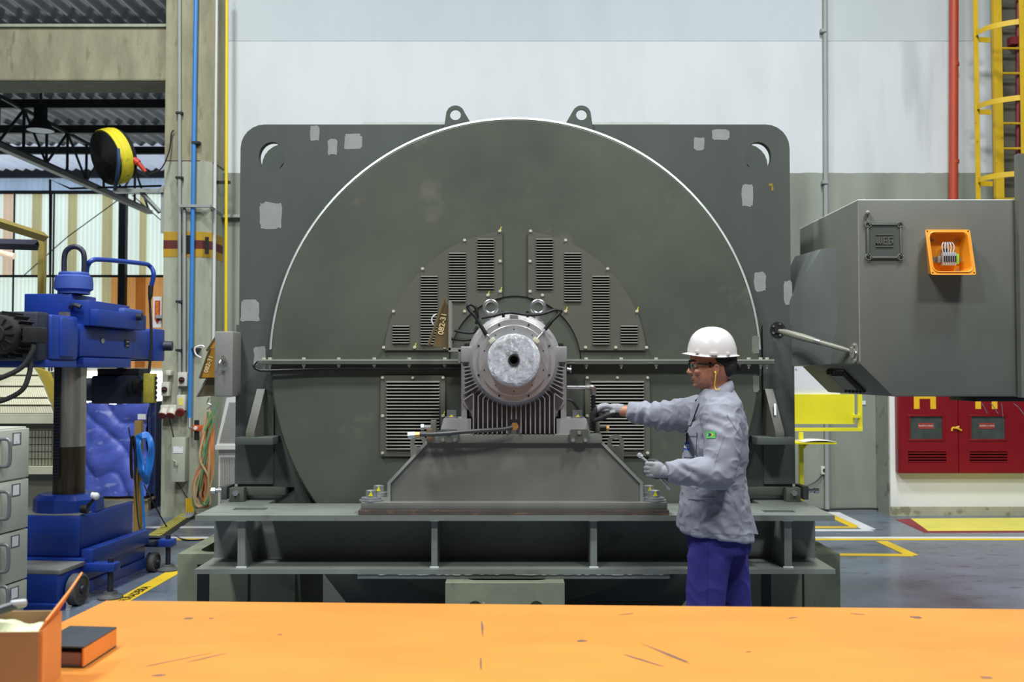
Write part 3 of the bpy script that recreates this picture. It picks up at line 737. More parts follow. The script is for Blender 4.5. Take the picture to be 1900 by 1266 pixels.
for s in (0, 1):
    q = [pl[0+s], pl[5 if s == 0 else 2], pl[4 if s == 0 else 3]]
    if s: q = [pl[1], pl[2], pl[3]]
    o = -.016 if s == 0 else .016
    b = MB(); pts = [(q[0][0], q[0][1]), (q[1][0], q[1][1]), (q[2][0], q[2][1]), (q[2][0]+o, q[2][1]+.004), (q[1][0]+o, q[1][1]+.006), (q[0][0]+o, q[0][1])]
    part('side_plate', MB().plate([pts], 5.212, 5.52), 'edge_light', ped)
part('top_plate', MB().box(PX(792, 5.20), PX(1117, 5.20), 5.20, 5.56, zp1, PZ(806.5, 5.20), bev=.003), 'pedestal_paint', ped)
ZP = PZ(806.5, 5.20)
for px, s in ((777, -1), (1142, 1)):
    cx, cz = PX(px, 5.42), PZ(822, 5.42)
    pts = [(cx-.04, cz-.12), (cx+.04, cz-.12), (cx+.045, cz), ] + [(cx+.045*math.cos(PI*k/10), cz+.045*math.sin(PI*k/10)) for k in range(1, 10)] + [(cx-.045, cz)]
    part('lifting_ear', MB().plate([pts, circ(cx, cz, .024, 16)], 5.41, 5.43), 'pedestal_paint', ped)
bw = MB(); bw.cyl((0, 0, 0), (0, 0, .008), .062, n=28); bw.cyl((0, 0, .008), (0, 0, .02), .052, n=28); bw.cyl((0, 0, .02), (0, 0, .055), .031, n=6); bw.sphere((0, 0, .055), (.024, .024, .004), 12, 6)
pb = shared(bw, 'anchor_bolt', 'zinc_dull', 30)
mkb = MB().plate([[(-.012, -.012), (.012, -.012), (.004, .014)]], -.001, .001); mkm = shared(mkb, 'paint_mark', 'mark_yellow')
for px, D in ((690, 5.23), (704, 5.45), (1213, 5.23), (1203, 5.45)):
    p = (PX(px, D), D, .894); inst('anchor_bolt', pb, ped, p); inst('paint_mark', mkm, ped, (p[0], D-.032, .935))
def plate_bolted(pa, pb_, ya, yb):
    q = part('side_bracket', MB().plate([rrect(PX(pa, 5.19), PX(pb_, 5.19), PZ(yb, 5.19), PZ(ya, 5.19), .012)], 5.185, 5.199), 'machine_green', ped)
    for bx_, by_ in ((pa+6, yb-5), (pb_-6, yb-5), ((pa+pb_)/2, ya+6)):
        inst('bracket_bolt', brb, ped, P(bx_, by_, 5.185))
hx = MB(); hx.cyl((0, 0, 0), (0, -.012, 0), .010, n=6); brb = shared(hx, 'bracket_bolt', 'zinc_dull')
plate_bolted(1057, 1092, 797, 822); plate_bolted(816, 850, 797, 822)
part('stop_block', MB().box(PX(792, 5.18), PX(802, 5.18), 5.165, 5.21, PZ(820, 5.18), PZ(796, 5.18), bev=.002), 'stop_bronze', ped)
part('stop_post', MB().box(PX(800, 5.45), PX(810, 5.45), 5.42, 5.48, ZP, PZ(780, 5.45), bev=.002), 'pedestal_paint', ped)
part('stop_post', MB().box(PX(1102, 5.35), PX(1112, 5.35), 5.32, 5.40, ZP, PZ(783, 5.35), bev=.002), 'pedestal_paint', ped)
b = MB(); b.cyl(P(783, 793, 5.45), P(800, 793, 5.45), .012, n=10); b.cyl(P(781, 793, 5.45), P(787, 793, 5.45), .02, n=6); part('stop_screw', b, 'steel_zinc', ped)
b = MB(); b.cyl(P(1112, 795, 5.35), P(1126, 795, 5.35), .011, n=10); sc = part('stop_screw', b, 'cable_black', ped); b = MB(); b.cyl(P(1125, 795, 5.35), P(1130, 795, 5.35), .016, n=6); part('nut', b, 'brass', sc)
# ================================================================ bearing housing with shaft end
mat('cast_grey', (158, 156, 158), .48, metal=.25, var=.08, vs=10, bump=.12, bs=160)
mat('machined', (196, 198, 202), .36, metal=.65, var=.06, vs=12, stretch=(1, 8, 1))
mat('machined_warm', (168, 162, 160), .3, metal=.8, var=.12, vs=6)
def foil_mat():
    m = bpy.data.materials.new('foil_wrap'); m.use_nodes = True; MATS['foil_wrap'] = m
    N, L = m.node_tree.nodes, m.node_tree.links; b = N['Principled BSDF']
    b.inputs['Metallic'].default_value = .7; b.inputs['Roughness'].default_value = .16
    b.inputs['Base Color'].default_value = (.74, .76, .80, 1); b.inputs['Coat Weight'].default_value = .6; b.inputs['Coat Roughness'].default_value = .08
    tc = N.new('ShaderNodeTexCoord')
    n = N.new('ShaderNodeTexNoise'); n.inputs['Scale'].default_value = 26; n.inputs['Detail'].default_value = 5; n.inputs['Distortion'].default_value = 1.6; L.new(tc.outputs['Object'], n.inputs['Vector'])
    v = N.new('ShaderNodeTexVoronoi'); v.inputs['Scale'].default_value = 34; L.new(n.outputs['Color'], v.inputs['Vector']); 
    ad = N.new('ShaderNodeMath'); ad.operation = 'ADD'; L.new(n.outputs['Fac'], ad.inputs[0]); L.new(v.outputs['Distance'], ad.inputs[1])
    bp = N.new('ShaderNodeBump'); bp.inputs['Strength'].default_value = .6; bp.inputs['Distance'].default_value = .008
    L.new(ad.outputs[0], bp.inputs['Height']); L.new(bp.outputs[0], b.inputs['Normal']); L.new(bp.outputs[0], b.inputs['Coat Normal'])
foil_mat()
BC = P(953.5, 669, 5.15); bcx, bcz = BC.x, BC.z
BY = 5.20      # front of the housing body
bear = root('bearing_housing', 'cast grey bearing housing with radial cooling fins on the pedestal', 'bearing', (bcx, 5.4, ZP))
# barrel: upper dome and back
b = MB(); b.lathe([(.10, 5.155), (.212, 5.155), (.216, 5.16), (.216, 5.185), (.232, 5.20), (.246, 5.23), (.252, 5.30), (.252, 5.55), (.22, 5.60), (.22, 5.685)], (bcx, 0, bcz), (0, 1, 0), 64)
part('barrel', b, 'cast_grey', bear, 30)
b = MB(); b.lathe([(.120, 5.128), (.180, 5.128), (.183, 5.131), (.183, 5.150), (.212, 5.150), (.215, 5.153), (.215, 5.18)], (bcx, 0, bcz), (0, 1, 0), 64)
fr = part('seal_flange', b, 'machined', bear, 30)
fs = MB(); fs.cyl((0, 0, 0), (0, -.006, 0), .0055, n=8); fsm = shared(fs, 'flange_screw', 'matte_black')
for k in range(8):
    t = PI/8 + k*PI/4; inst('flange_screw', fsm, fr, (bcx+.198*math.cos(t), 5.1505, bcz+.198*math.sin(t)))
ds = MB(); ds.cyl((0, 0, 0), (0, -.0015, 0), .0035, n=8); dsm = shared(ds, 'dowel_hole_shade', 'gap_shade')
for k in range(10):
    t = PI/10 + k*PI/5; inst('dowel_hole_shade', dsm, fr, (bcx+.160*math.cos(t), 5.128, bcz+.160*math.sin(t)))
# shaft end wrapped in foil and plastic
sh = MB(); rr = random.Random(11)
def shaftfn(u, v):
    t = 2*PI*u
    prof = [(.026, 5.050), (.05, 5.043), (.09, 5.042), (.118, 5.044), (.131, 5.052), (.136, 5.066), (.137, 5.10), (.137, 5.2)]
    x = v*(len(prof)-1); i = min(len(prof)-2, int(x)); f = x-i
    r = prof[i][0]*(1-f)+prof[i+1][0]*f; h = prof[i][1]*(1-f)+prof[i+1][1]*f
    nz = mnoise.noise(Vector((math.cos(t)*r*38, math.sin(t)*r*38, h*30)))
    q = Vector((math.cos(t)*r, math.sin(t)*r, h*.7)); n2 = abs(mnoise.noise(q*75+Vector((nz*2, 0, 1)))); n3 = mnoise.noise(q*150+Vector((0, nz*3, 2)))
    edge = 1.0 if .035 < r < .134 else .3
    return (bcx + r*math.cos(t), h + (nz*.004 - n2*.0065 + n3*.0012)*edge, bcz + r*math.sin(t))
sh.grid(shaftfn, 180, 90); shaft = part('shaft_end', sh, 'foil_wrap', bear, 40, label='shaft end wrapped in crumpled clear film')
b = MB(); b.lathe([(.03, 5.047), (.03, 5.040), (.022, 5.040), (.020, 5.05), (.016, 5.085), (0.001, 5.085)], (bcx, 0, bcz), (0, 1, 0), 28); part('centre_bore', b, 'matte_black', shaft)
# side ears / shoulders and lower body
z_ear1, z_ear0 = PZ(643, BY), PZ(672.5, BY)
for s in (-1, 1):
    xo = bcx + s*(98.5/355); xi = bcx + s*.15
    part('shoulder', MB().box(xo, xi, BY, 5.55, z_ear0, z_ear1, bev=.006), 'cast_grey', bear)
    # side panel below the shoulder
    pts = [(xo, z_ear0-.002), (bcx+s*.2, z_ear0-.002), (bcx+s*.2, PZ(800, BY)), (bcx+s*.226, PZ(768, BY)), (xo-s*.006, PZ(748, BY)), (xo, PZ(742, BY))]
    part('side_panel', MB().plate([pts], BY+.05, 5.54), 'cast_grey', bear)
    part('cap_screw', MB().cyl((bcx+s*.245, 5.30, z_ear1), (bcx+s*.245, 5.30, z_ear1+.018), .019, n=14), 'matte_black', bear)
    part('side_column', MB().box(xo, xo-s*.03, BY+.06, 5.54, ZP, z_ear0), 'cast_grey', bear)
    # foot with its bolt
    xf0, xf1 = bcx + s*.225, PX(818 if s < 0 else 1093, 5.26)
    b = MB(); zz = PZ(777, 5.26)
    b.add([(xf0, 5.245, ZP), (xf1, 5.245, ZP), (xf1, 5.245, ZP+.02), (xf1-s*.015, 5.255, zz), (xf0, 5.255, zz), (xf0, 5.52, ZP), (xf1, 5.52, ZP), (xf1, 5.52, ZP+.02), (xf1-s*.015, 5.5, zz), (xf0, 5.5, zz)],
          [(0,1,2,3,4), (5,9,8,7,6), (1,6,7,2), (2,7,8,3), (3,8,9,4), (0,5,6,1), (0,4,9,5)])
    part('foot', b, 'cast_grey', bear)
    hb2 = MB(); q = (PX(838 if s < 0 else 1071, 5.32), 5.32, zz); hb2.cyl(q, (q[0], q[1], zz+.008), .036, n=20); hb2.cyl((q[0], q[1], zz+.008), (q[0], q[1], zz+.042), .028, n=6)
    fb = part('foot_bolt', hb2, 'steel_zinc', bear); part('paint_mark', MB().plate([[(q[0]-.012, zz+.008), (q[0]+.01, zz+.008), (q[0]+.004, zz+.02)]], 5.290, 5.293), 'mark_yellow', fb)
lowx = .226
part('lower_body', MB().box(bcx-lowx+.008, bcx+lowx-.008, BY+.065, 5.52, ZP, bcz-.12), 'cast_grey', bear)
# cooling fins, each its own piece
def fin(pts, th=.0062, dep=.075):
    """a bent rib standing off the body, following pts in the XZ plane"""
    b = MB(); L_, R_ = [], []
    for i, p in enumerate(pts):
        a = Vector(pts[max(0, i-1)]); c = Vector(pts[min(len(pts)-1, i+1)]); d = (c-a).normalized(); n = Vector((-d.y, d.x))*th/2
        L_.append((p[0]+n.x, p[1]+n.y)); R_.append((p[0]-n.x, p[1]-n.y))
    b.plate([L_ + R_[::-1]], BY-.004, BY+.075); return b
rin = .21
zbot = ZP + .004
for k in range(-9, 10):
    if k == 0: continue
    x = bcx + (k - .5*(1 if k > 0 else -1))*.0248
    # direction from the bearing centre through the bend
    t = math.radians(-90 + (k - .5*(1 if k > 0 else -1))*6.0)
    zr = bcz + rin*math.sin(t); xr = bcx + rin*math.cos(t)
    if abs(k) <= 1: pts = [(x, zbot+.075), (xr, zr)]
    else:
        rb_ = (x-bcx)/math.cos(t); zbend = bcz + rb_*math.sin(t)
        pts = [(x, zbot), (x, zbend), (xr, zr)]
    part('fin', fin(pts), 'cast_grey', bear)
for s in (-1, 1):
    for k in range(8):
        t = math.radians(-8 - k*4.6)
        ro = .262 - k*.001
        p0 = (bcx+s*(rin-.002)*math.cos(t), bcz+(rin-.002)*math.sin(t)); p1 = (bcx+s*.262, bcz+.262*math.tan(t)*.92-.002)
        part('fin', fin([p0, p1]), 'cast_grey', bear)
# raised casting marks
t = textmesh('ZA11\nGGG\n40', .019, .002); part('casting_mark', moved(t, Matrix.Translation(P(866.5, 737, BY+.049))), 'cast_grey', bear)
# eyebolts
for px in (910.5, 998.5):
    c = P(px, 570, 5.36); b = MB(); b.lathe([(.035+.0095*math.cos(a), .0095*math.sin(a)) for a in [2*PI*k/10 for k in range(11)]], c, (0, 1, 0), 28)
    b.cyl((c.x, 5.36, c.z-.075), (c.x, 5.36, c.z-.038), .019, .015, n=16); b.lathe([(.0, .0), (.026, 0), (.026, .01), (0, .012)], (c.x, 5.36, c.z-.078), (0, 0, 1), 18)
    eb = part('eyebolt', b, 'steel_zinc', bear); part('boss', MB().cyl((c.x, 5.36, c.z-.17), (c.x, 5.36, c.z-.078), .036, .030, n=18), 'cast_grey', eb)
part('fill_plug', MB().box(PX(946, 5.19), PX(961, 5.19), 5.17, 5.23, PZ(594, 5.2), PZ(584, 5.2), bev=.004), 'cast_grey', bear)
# probes and their black cables
for s, pts in ((-1, [(903, 622), (893, 606), (882, 588), (871, 576), (868, 569), (874, 565), (883, 572), (886, 590), (884, 600)]),
               (1, [(1011, 612), (1022, 598), (1034, 586), (1041, 577), (1030, 575), (1005, 583), (978, 584), (945, 580), (915, 586), (893, 590)])):
    tip = (911 if s < 0 else 997, 629); st = pts[0]
    b = MB(); b.cyl(P(tip[0], tip[1], 5.11), P(st[0], st[1], 5.14), .004, n=8); b.cyl(P((tip[0]+2*st[0])/3, (tip[1]+2*st[1])/3, 5.14), P(st[0], st[1], 5.14), .009, n=8)
    pr = part('probe', b, 'steel_zinc', bear)
    part('probe_clamp', moved(MB().box(-.017, .017, -.016, .014, -.010, .010, bev=.002), Matrix.Translation(P(tip[0]-s*2, tip[1]+3, 5.105)) @ Matrix.Rotation(s*.75, 4, 'Y')), 'bolt_yellowish', pr)
    b = MB(); b.tube([P(x, y, 5.15 if i < 8 else 5.17) for i, (x, y) in enumerate(pts)], .0088, 8, smooth=5); b.cyl(P(*pts[0], 5.15), P(*pts[1], 5.15), .011, n=10)
    part('probe_cable', b, 'cable_black', bear)
b = MB()
for pts in ([(886, 606), (878, 617), (862, 617), (843, 613)], [(880, 629), (862, 631), (846, 630), (838, 629)]):
    b = MB(); b.tube([P(x, y, 5.32) for x, y in pts], .0085, 8, smooth=5); part('probe_cable', b, 'cable_black', bear)
for px in (934, 979): part('cable_clip', MB().cyl(P(px, 589, 5.18), P(px, 578, 5.18), .008, n=8), 'cable_black', bear)
# bracket with the olive wedge box left of the bearing
b = MB(); 
for (xa, ya), (xb, yb) in (((835, 562), (835, 648)), ((835, 648), (853, 651)), ((853, 651), (853, 672))):
    p, q = P(xa, ya, 5.30), P(xb, yb, 5.30); b.box(min(p.x, q.x)-.006, max(p.x, q.x)+.006, 5.27, 5.40, min(p.z, q.z)-.006, max(p.z, q.z)+.006)
part('box_bracket', b, 'grey_box', bear)
mat('bronze_paint', (108, 92, 64), .4, var=.12, vs=5, coat=.3)
jb2 = root('junction_box', 'bronze coloured wedge-shaped junction box left of the bearing', 'box', P(815, 645, 5.32))
q = [P(803, 643, 5.30), P(832, 645, 5.30), P(832, 566, 5.30), P(823, 558, 5.30)]
b = MB(); b.add([tuple(v) for v in q] + [(v.x, v.y+.14, v.z) for v in q], [(0,1,2,3), (4,7,6,5), (0,4,5,1), (1,5,6,2), (2,6,7,3), (3,7,4,0)])
bd = part('housing', b, 'bronze_paint', jb2)
b = MB(); b.tube([P(795, 641, 5.295), P(825, 556, 5.295)], .009, 6); b.tube([P(795, 641, 5.44), P(825, 556, 5.44)], .009, 6)
part('rim', b, 'bronze_paint', jb2)
t = textmesh('082-31', .042, .0006, .001); part('lettering', moved(t, Matrix.Translation(P(821, 601, 5.297)) @ Matrix.Rotation(-1.42, 4, 'Y')), 'letter_pale', bd)
b = MB(); b.tube([P(810, 583, 5.33), P(803, 588, 5.33), P(801, 596, 5.33), P(804, 602, 5.33)], .004, 6, smooth=5); part('wire', b, 'line_white', jb2)
# oil drain pipe in front of the pedestal
mat('pipe_dull', (84, 84, 84), .4, metal=.5)
op = root('oil_pipe', 'dull steel oil drain pipe running left from the bearing bottom', 'pipe', P(870, 808, 5.15))
b = MB(); b.tube([P(950, 793, 5.155), P(930, 797, 5.14), P(870, 801, 5.13), P(810, 806, 5.13), P(765, 806, 5.13)], .011, 12, smooth=6); part('tube', b, 'pipe_dull', op)
hxp = MB(); p = P(955, 791, 5.17); hxp.cyl(p, p+Vector((0, -.018, 0)), .021, n=6); part('hex_fitting', hxp, 'brass', op)
b = MB(); b.cyl(P(757, 808, 5.13), P(770, 807, 5.13), .018, n=6); part('end_cap', b, 'steel_zinc', op); b = MB(); b.cyl(P(770, 807, 5.13), P(779, 806.5, 5.13), .015, n=6); part('nut', b, 'brass', op)
# oil feed fitting on the right with its black hose
of = root('oil_feed_pipe', 'bright elbow pipe and black ribbed hose right of the bearing', 'pipe', P(1100, 800, 5.33))
b = MB(); b.tube([P(1052, 719, 5.30), P(1092, 719, 5.30)], .010, 12); part('tube', b, 'steel_zinc', of)
b = MB(); b.cyl(P(1088, 719, 5.30), P(1094, 719, 5.30), .015, n=8); b.tube([P(1092, 719, 5.30), P(1099, 719.5, 5.30), P(1101, 724, 5.30), P(1101, 733, 5.30)], .0145, 12, smooth=4); part('elbow', b, 'machined_warm', of)
b = MB()
for k in range(26):
    y = 735+k*2.5; b.cyl(P(1101, y, 5.30), P(1101, y+1.7, 5.30), .0125, n=10)
b.cyl(P(1101, 733, 5.30), P(1101, 800, 5.30), .0105, n=10); part('hose', b, 'cable_black', of)
b = MB(); b.cyl(P(1052, 685, 5.32), P(1060, 686, 5.32), .010, n=8); b.cyl(P(1058, 678, 5.32), P(1058, 692, 5.32), .006, n=8); part('valve', b, 'steel_zinc', of)
b = MB(); b.tube([P(1052, 742, 5.33), P(1062, 745, 5.33), P(1071, 757, 5.33), P(1074, 770, 5.33)], .008, 8, smooth=5); part('small_hose', b, 'cable_black', of)
# ================================================================ big terminal cabinet on the right of the machine
mat('cabinet_grey', (108, 111, 103), .42, var=.07, vs=3, bump=.04, bs=160, spec=.5)
CF, CB, CX = 5.15, 6.20, PX(1595, 5.15)
CZ1, CZ0 = PZ(370.5, CF), PZ(736, CF)
zch, xch = PZ(675, CF), PX(1656, CF)
cab = root('terminal_cabinet', 'large olive grey terminal cabinet hung on the right of the motor', 'cabinet', (CX+.6, 5.7, CZ0))
pts = [(CX, zch), (xch, CZ0), (3.2, CZ0), (3.2, CZ1), (CX, CZ1)]
b = MB().plate([pts], CF, CB)
bm = bmesh.new(); me_ = b.mesh('x'); bm.from_mesh(me_); bmesh.ops.dissolve_limit(bm, angle_limit=.01, verts=bm.verts[:], edges=bm.edges[:])
bmesh.ops.bevel(bm, geom=bm.edges[:], offset=.008, segments=2, profile=.5, affect='EDGES'); bm.verts.index_update()
b = MB(); b.add([v.co[:] for v in bm.verts], [[v.index for v in f.verts] for f in bm.faces]); bm.free()
part('body', b, 'cabinet_grey', cab)
# neck joining it to the machine: a sloped bulge on the left face
x0 = MCX+1.60
nk = [(P(1480, 476, 6.1)), (P(1526, 460, 5.75)), (P(1553, 459, 5.5))]
b = MB()
A = [(CX, 5.50, PZ(459, 5.50)), (CX, 5.50, PZ(598, 5.5)), (CX, 5.62, PZ(676, 5.6)), (CX, 6.15, PZ(680, 6.15)), (CX, 6.15, PZ(478, 6.15))]
Bq = [(PX(1526, 5.6), 5.60, PZ(460, 5.55)), (x0, 5.80, PZ(560, 5.8)), (x0, 5.80, PZ(680, 5.8)), (x0, 6.15, PZ(680, 6.15)), (x0, 6.15, PZ(560, 6.15)), (PX(1526, 5.6), 6.12, PZ(477, 6.15))]
b.add(A + Bq, [(0, 1, 6, 5), (1, 2, 7, 6), (2, 3, 8, 7), (3, 4, 10, 9, 8), (4, 0, 5, 10), (5, 6, 9, 10), (6, 7, 8, 9), (0, 4, 3, 2, 1)])
mat('neck_lit_paint', (112, 119, 116), .32, var=.08, vs=3, spec=.6)  # paler colour stands in for white wall light on the facet
part('neck', b, 'neck_lit_paint', cab)
b = MB(); b.tube([(CX+.004, CB-.01, CZ1-.002), (CX+.003, CF+.004, CZ1-.002), (3.15, CF+.003, CZ1-.002)], .0035, 6); part('edge_highlight', b, 'edge_bare_lit', cab)  # pale tube painted as the light line along the top edges
b = MB(); b.tube([(CX+.003, CF+.003, CZ1-.01), (CX+.003, CF+.003, zch+.01)], .0028, 6); part('edge_highlight', b, 'edge_light', cab)  # same painted highlight down the front vertical edge
# hatch cover on the sloping underside
ax = Vector((xch-CX, 0, CZ0-zch)).normalized(); nn = Vector((ax.z, 0, -ax.x)); nn = nn if nn.z < 0 else -nn
c = Vector((CX, 0, zch)) + ax*.125; c.y = 5.62
Mh = Matrix.Translation(c) @ Matrix((( ax.x, 0, nn.x, 0), (0, 1, 0, 0), (ax.z, 0, nn.z, 0), (0, 0, 0, 1)))
ht = part('hatch_cover', MB().box(-.085, .085, -.15, .15, 0, .018, Mh, bev=.004), 'black', cab)
part('hatch_plate', MB().box(-.055, .055, -.105, .105, .018, .024, Mh), 'cabinet_grey', ht)
b = MB()
for y in (-.12, -.06, 0, .06, .12):
    for x in (-.072, .072): b.cyl(Mh @ Vector((x, y, .018)), Mh @ Vector((x, y, .026)), .007, n=6)
part('hatch_bolts', b, 'matte_black', ht)['kind'] = 'stuff'
# name plate with raised logo
y = CF
nx0, nx1, nz0, nz1 = PX(1609, y), PX(1676, y), PZ(481, y), PZ(414, y)
npl = part('name_plate', MB().plate([rrect(nx0, nx1, nz0, nz1, .006)], y-.008, y), 'machine_plate', cab)
b = MB()
for a_, c_ in (((nx0+.02, nz1-.008), (nx1-.02, nz1-.008)), ((nx0+.02, nz0+.008), (nx1-.02, nz0+.008)), ((nx0+.008, nz0+.02), (nx0+.008, nz1-.02)), ((nx1-.008, nz0+.02), (nx1-.008, nz1-.02))):
    b.box(min(a_[0], c_[0])-.005, max(a_[0], c_[0])+.005, y-.014, y-.007, min(a_[1], c_[1])-.005, max(a_[1], c_[1])+.005, bev=.002)
for qx, qz in ((nx0+.01, nz0+.01), (nx1-.01, nz0+.01), (nx0+.01, nz1-.01), (nx1-.01, nz1-.01)):
    b.lathe([(.012, -.014), (.017, -.014), (.019, -.007)], (qx, y, qz), (0, 1, 0), 14)
part('plate_frame', b, 'cabinet_grey', npl)
b = MB()
for qx, qz in ((nx0+.01, nz0+.01), (nx1-.01, nz0+.01), (nx0+.01, nz1-.01), (nx1-.01, nz1-.01)): b.cyl((qx, y-.008, qz), (qx, y-.013, qz), .008, n=6)
part('plate_screws', b, 'matte_black', npl)['kind'] = 'stuff'
lx, lz = PX(1642.5, y), PZ(447, y)
b = MB(); b.box(lx-.046, lx+.046, y-.012, y-.007, lz+.028, lz+.034); b.box(lx-.046, lx+.046, y-.012, y-.007, lz-.034, lz-.028)
def bars(b, rects_):
    for x0_, x1_, z0_, z1_ in rects_: b.box(lx+x0_, lx+x1_, y-.012, y-.007, lz+z0_, lz+z1_)
# W E G, square stencil letters
bars(b, [(-.044, -.038, -.02, .02), (-.031, -.025, -.02, .02), (-.018, -.012, -.02, .02), (-.044, -.012, -.02, -.014)])
bars(b, [(-.006, .0, -.02, .02), (0, .014, .014, .02), (0, .012, -.003, .003), (0, .014, -.02, -.014)])
bars(b, [(.020, .026, -.02, .02), (.026, .044, .014, .02), (.026, .044, -.02, -.014), (.038, .044, -.02, .003), (.032, .038, -.003, .003)])
part('raised_logo', b, 'louver_paint', npl)
b = MB(); b.cyl(P(1610, 395, CF), P(1610, 395, CF-.02), .010, n=12); b.sphere(P(1610, 395, CF-.022), .012, 12, 8); part('knob', b, 'grey_box', cab)
b = MB(); c = Vector((PX(1606, 5.3), 5.3, CZ1)); b.lathe([(.012+.004*math.cos(a), .004*math.sin(a)) for a in [2*PI*k/8 for k in range(9)]], c+Vector((0, 0, .012)), (.6, .8, 0), 16); part('lifting_ring', b, 'steel_zinc', cab)
part('end_flange', MB().box(PX(1895, 5.1), PX(1895, 5.1)+.3, 5.10, 5.14, CZ0-.005, PZ(285, 5.1)), 'cabinet_grey', cab)
# black cable gland plate below with loose white wires
gp = part('gland_plate', MB().box(PX(1806, 5.3), 3.0, 5.28, 5.6, CZ0-.03, CZ0, bev=.003), 'black', cab)
b = MB()
for xa, xb, yb in ((1822, 1832, 768), (1838, 1852, 768), (1858, 1861, 774), (1880, 1902, 772)):
    b = MB(); b.tube([P(xa, 748, 5.3), P((xa+xb)/2, 757, 5.3), P(xb, yb, 5.3)], .0022, 5, smooth=4); part('loose_wire', b, 'line_white', gp)
# strut between the machine and the cabinet
mat('strut_paint', (150, 150, 136), .4, var=.1, metal=.2)
stt = root('turnbuckle_strut', 'slim grey turnbuckle strut between motor frame and terminal cabinet', 'strut', P(1515, 640, 5.5))
A, B_ = P(1446, 614, 5.72), P(1580, 652, 5.28)
b = MB(); b.tube([A, A.lerp(B_, .1), A.lerp(B_, .35), A.lerp(B_, .52)], [.010, .018, .021, .018], 12); part('outer_tube', b, 'strut_paint', stt)
b = MB(); b.tube([A.lerp(B_, .52), A.lerp(B_, .6)], .017, 12); part('collar', b, 'steel_zinc', stt)
b = MB(); b.tube([A.lerp(B_, .6), A.lerp(B_, .88), B_], [.014, .014, .010], 12); part('inner_rod', b, 'strut_paint', stt)
for c, ax_, r in ((P(1443, 612, 5.785), Vector((0, -1, 0)), .045), (Vector((CX, 5.22, PZ(655, 5.22))), Vector((-1, 0, 0)), .055)):
    b = MB(); b.lathe([(0, .012), (r*.5, .012), (r*.5, .005), (r, .005), (r, 0)], c, ax_, 28); fl_ = part('flange', b, 'matte_black' if ax_.y else 'strut_paint', stt)
    u, v, _ = frame(ax_); b = MB()
    for k in range(5):
        t = 2*PI*k/5; q = c + (u*math.cos(t)+v*math.sin(t))*r*.75; b.cyl(q+ax_*.004, q+ax_*.014, r*.16, n=6)
    part('flange_bolts', b, 'steel_zinc', fl_)['kind'] = 'stuff'
b = MB(); b.cyl(B_+Vector((0, 0, -.02)), B_+Vector((0, 0, .022)), .011, n=10); b.cyl(B_, Vector((CX-.005, 5.22, PZ(655, 5.22))), .013, n=8); part('pin', b, 'steel_zinc', stt)
# orange open junction box on the cabinet front: wedge, deeper at the bottom
mat('orange_box', (246, 160, 36), .4, var=.05, vs=6, coat=.2)
mat('terminal_grey', (176, 180, 184), .5); mat('terminal_green', (150, 216, 50), .5)
ob = root('junction_box', 'open orange wedge-shaped junction box with terminals on the large cabinet', 'box', P(1765, 509, CF))
yt, yb2 = CF-.06, CF-.125
TL, TR, BL, BR = P(1717, 426, yt), P(1800, 426, yt), P(1727, 510, yb2), P(1811, 510, yb2)
xl, xr = (TL.x+BL.x)/2, (TR.x+BR.x)/2; zt_, zb_ = TL.z, BL.z
def yy(z, e=0): f = (z-zb_)/(zt_-zb_); return yb2+(yt-yb2)*f+e
outer, inner = rrect(xl, xr, zb_, zt_, .010), rrect(xl+.018, xr-.018, zb_+.018, zt_-.018, .03)
n = len(outer); b = MB(); bcx_ = (xl+xr)/2+.035
vs = [(x, yy(z), z) for x, z in outer] + [(x, yy(z), z) for x, z in inner] + [(x*.80+.20*bcx_, CF-.008, z) for x, z in inner] + [(x*.76+.24*bcx_, CF, z*.9+.1*(zt_+zb_)/2) for x, z in outer]
fs = []
for i in range(n):
    j = (i+1) % n; fs += [(i, j, n+j, n+i), (n+i, n+j, 2*n+j, 2*n+i), (i, 3*n+i, 3*n+j, j)]
fs += [tuple(range(2*n, 3*n)), tuple(range(3*n, 4*n))]
b.add(vs, fs); hs = part('housing', b, 'orange_box', ob, 40)
b = MB(); ins = rrect(xl+.014, xr-.014, zb_+.014, zt_-.014, .03); b.tube([(x, yy(z, -.002), z) for x, z in ins], .003, 6, closed=True); part('gasket', b, 'orange_box', hs)
b = MB()
for x, z in ((xl+.010, zb_+.010), (xr-.010, zb_+.010), (xl+.010, zt_-.010), (xr-.010, zt_-.010)): b.cyl((x, yy(z, -.001), z), (x, yy(z, .004), z), .004, n=8)
part('corner_hole_shade', b, 'gap_shade', hs)['kind'] = 'stuff'
b = MB()
for x, z in ((xl+.056, zt_-.05), (xr-.045, zt_-.05), (xl+.056, zb_+.035), (xr-.045, zb_+.035)): b.cyl((x, CF-.008, z), (x, CF-.014, z), .007, n=10)
part('inner_screws', b, 'steel_zinc', ob)['kind'] = 'stuff'
zr = PZ(482, CF-.03)
part('mounting_rail', MB().box(xl+.052, xr-.03, CF-.022, CF-.009, zr-.014, zr+.014), 'steel_zinc', ob)
tb_ = MB()
x_t0 = PX(1751, CF-.05)
for k in range(6):
    x = x_t0 + k*.0115; tb_ = MB(); tb_.box(x, x+.0095, CF-.065, CF-.02, zr-.032, zr+.034, bev=.001); tm = part('terminal', tb_, 'terminal_grey', ob)
    part('terminal_slot_shade', MB().box(x+.002, x+.0075, CF-.067, CF-.06, zr-.016, zr+.016), 'gap_shade', tm)
part('ground_terminal', MB().box(x_t0+.07, x_t0+.083, CF-.06, CF-.02, zr-.026, zr+.026, bev=.002), 'terminal_green', ob)
part('end_clamp', MB().box(x_t0-.02, x_t0-.004, CF-.045, CF-.02, zr-.018, zr+.018, bev=.002), 'grey_box', ob)
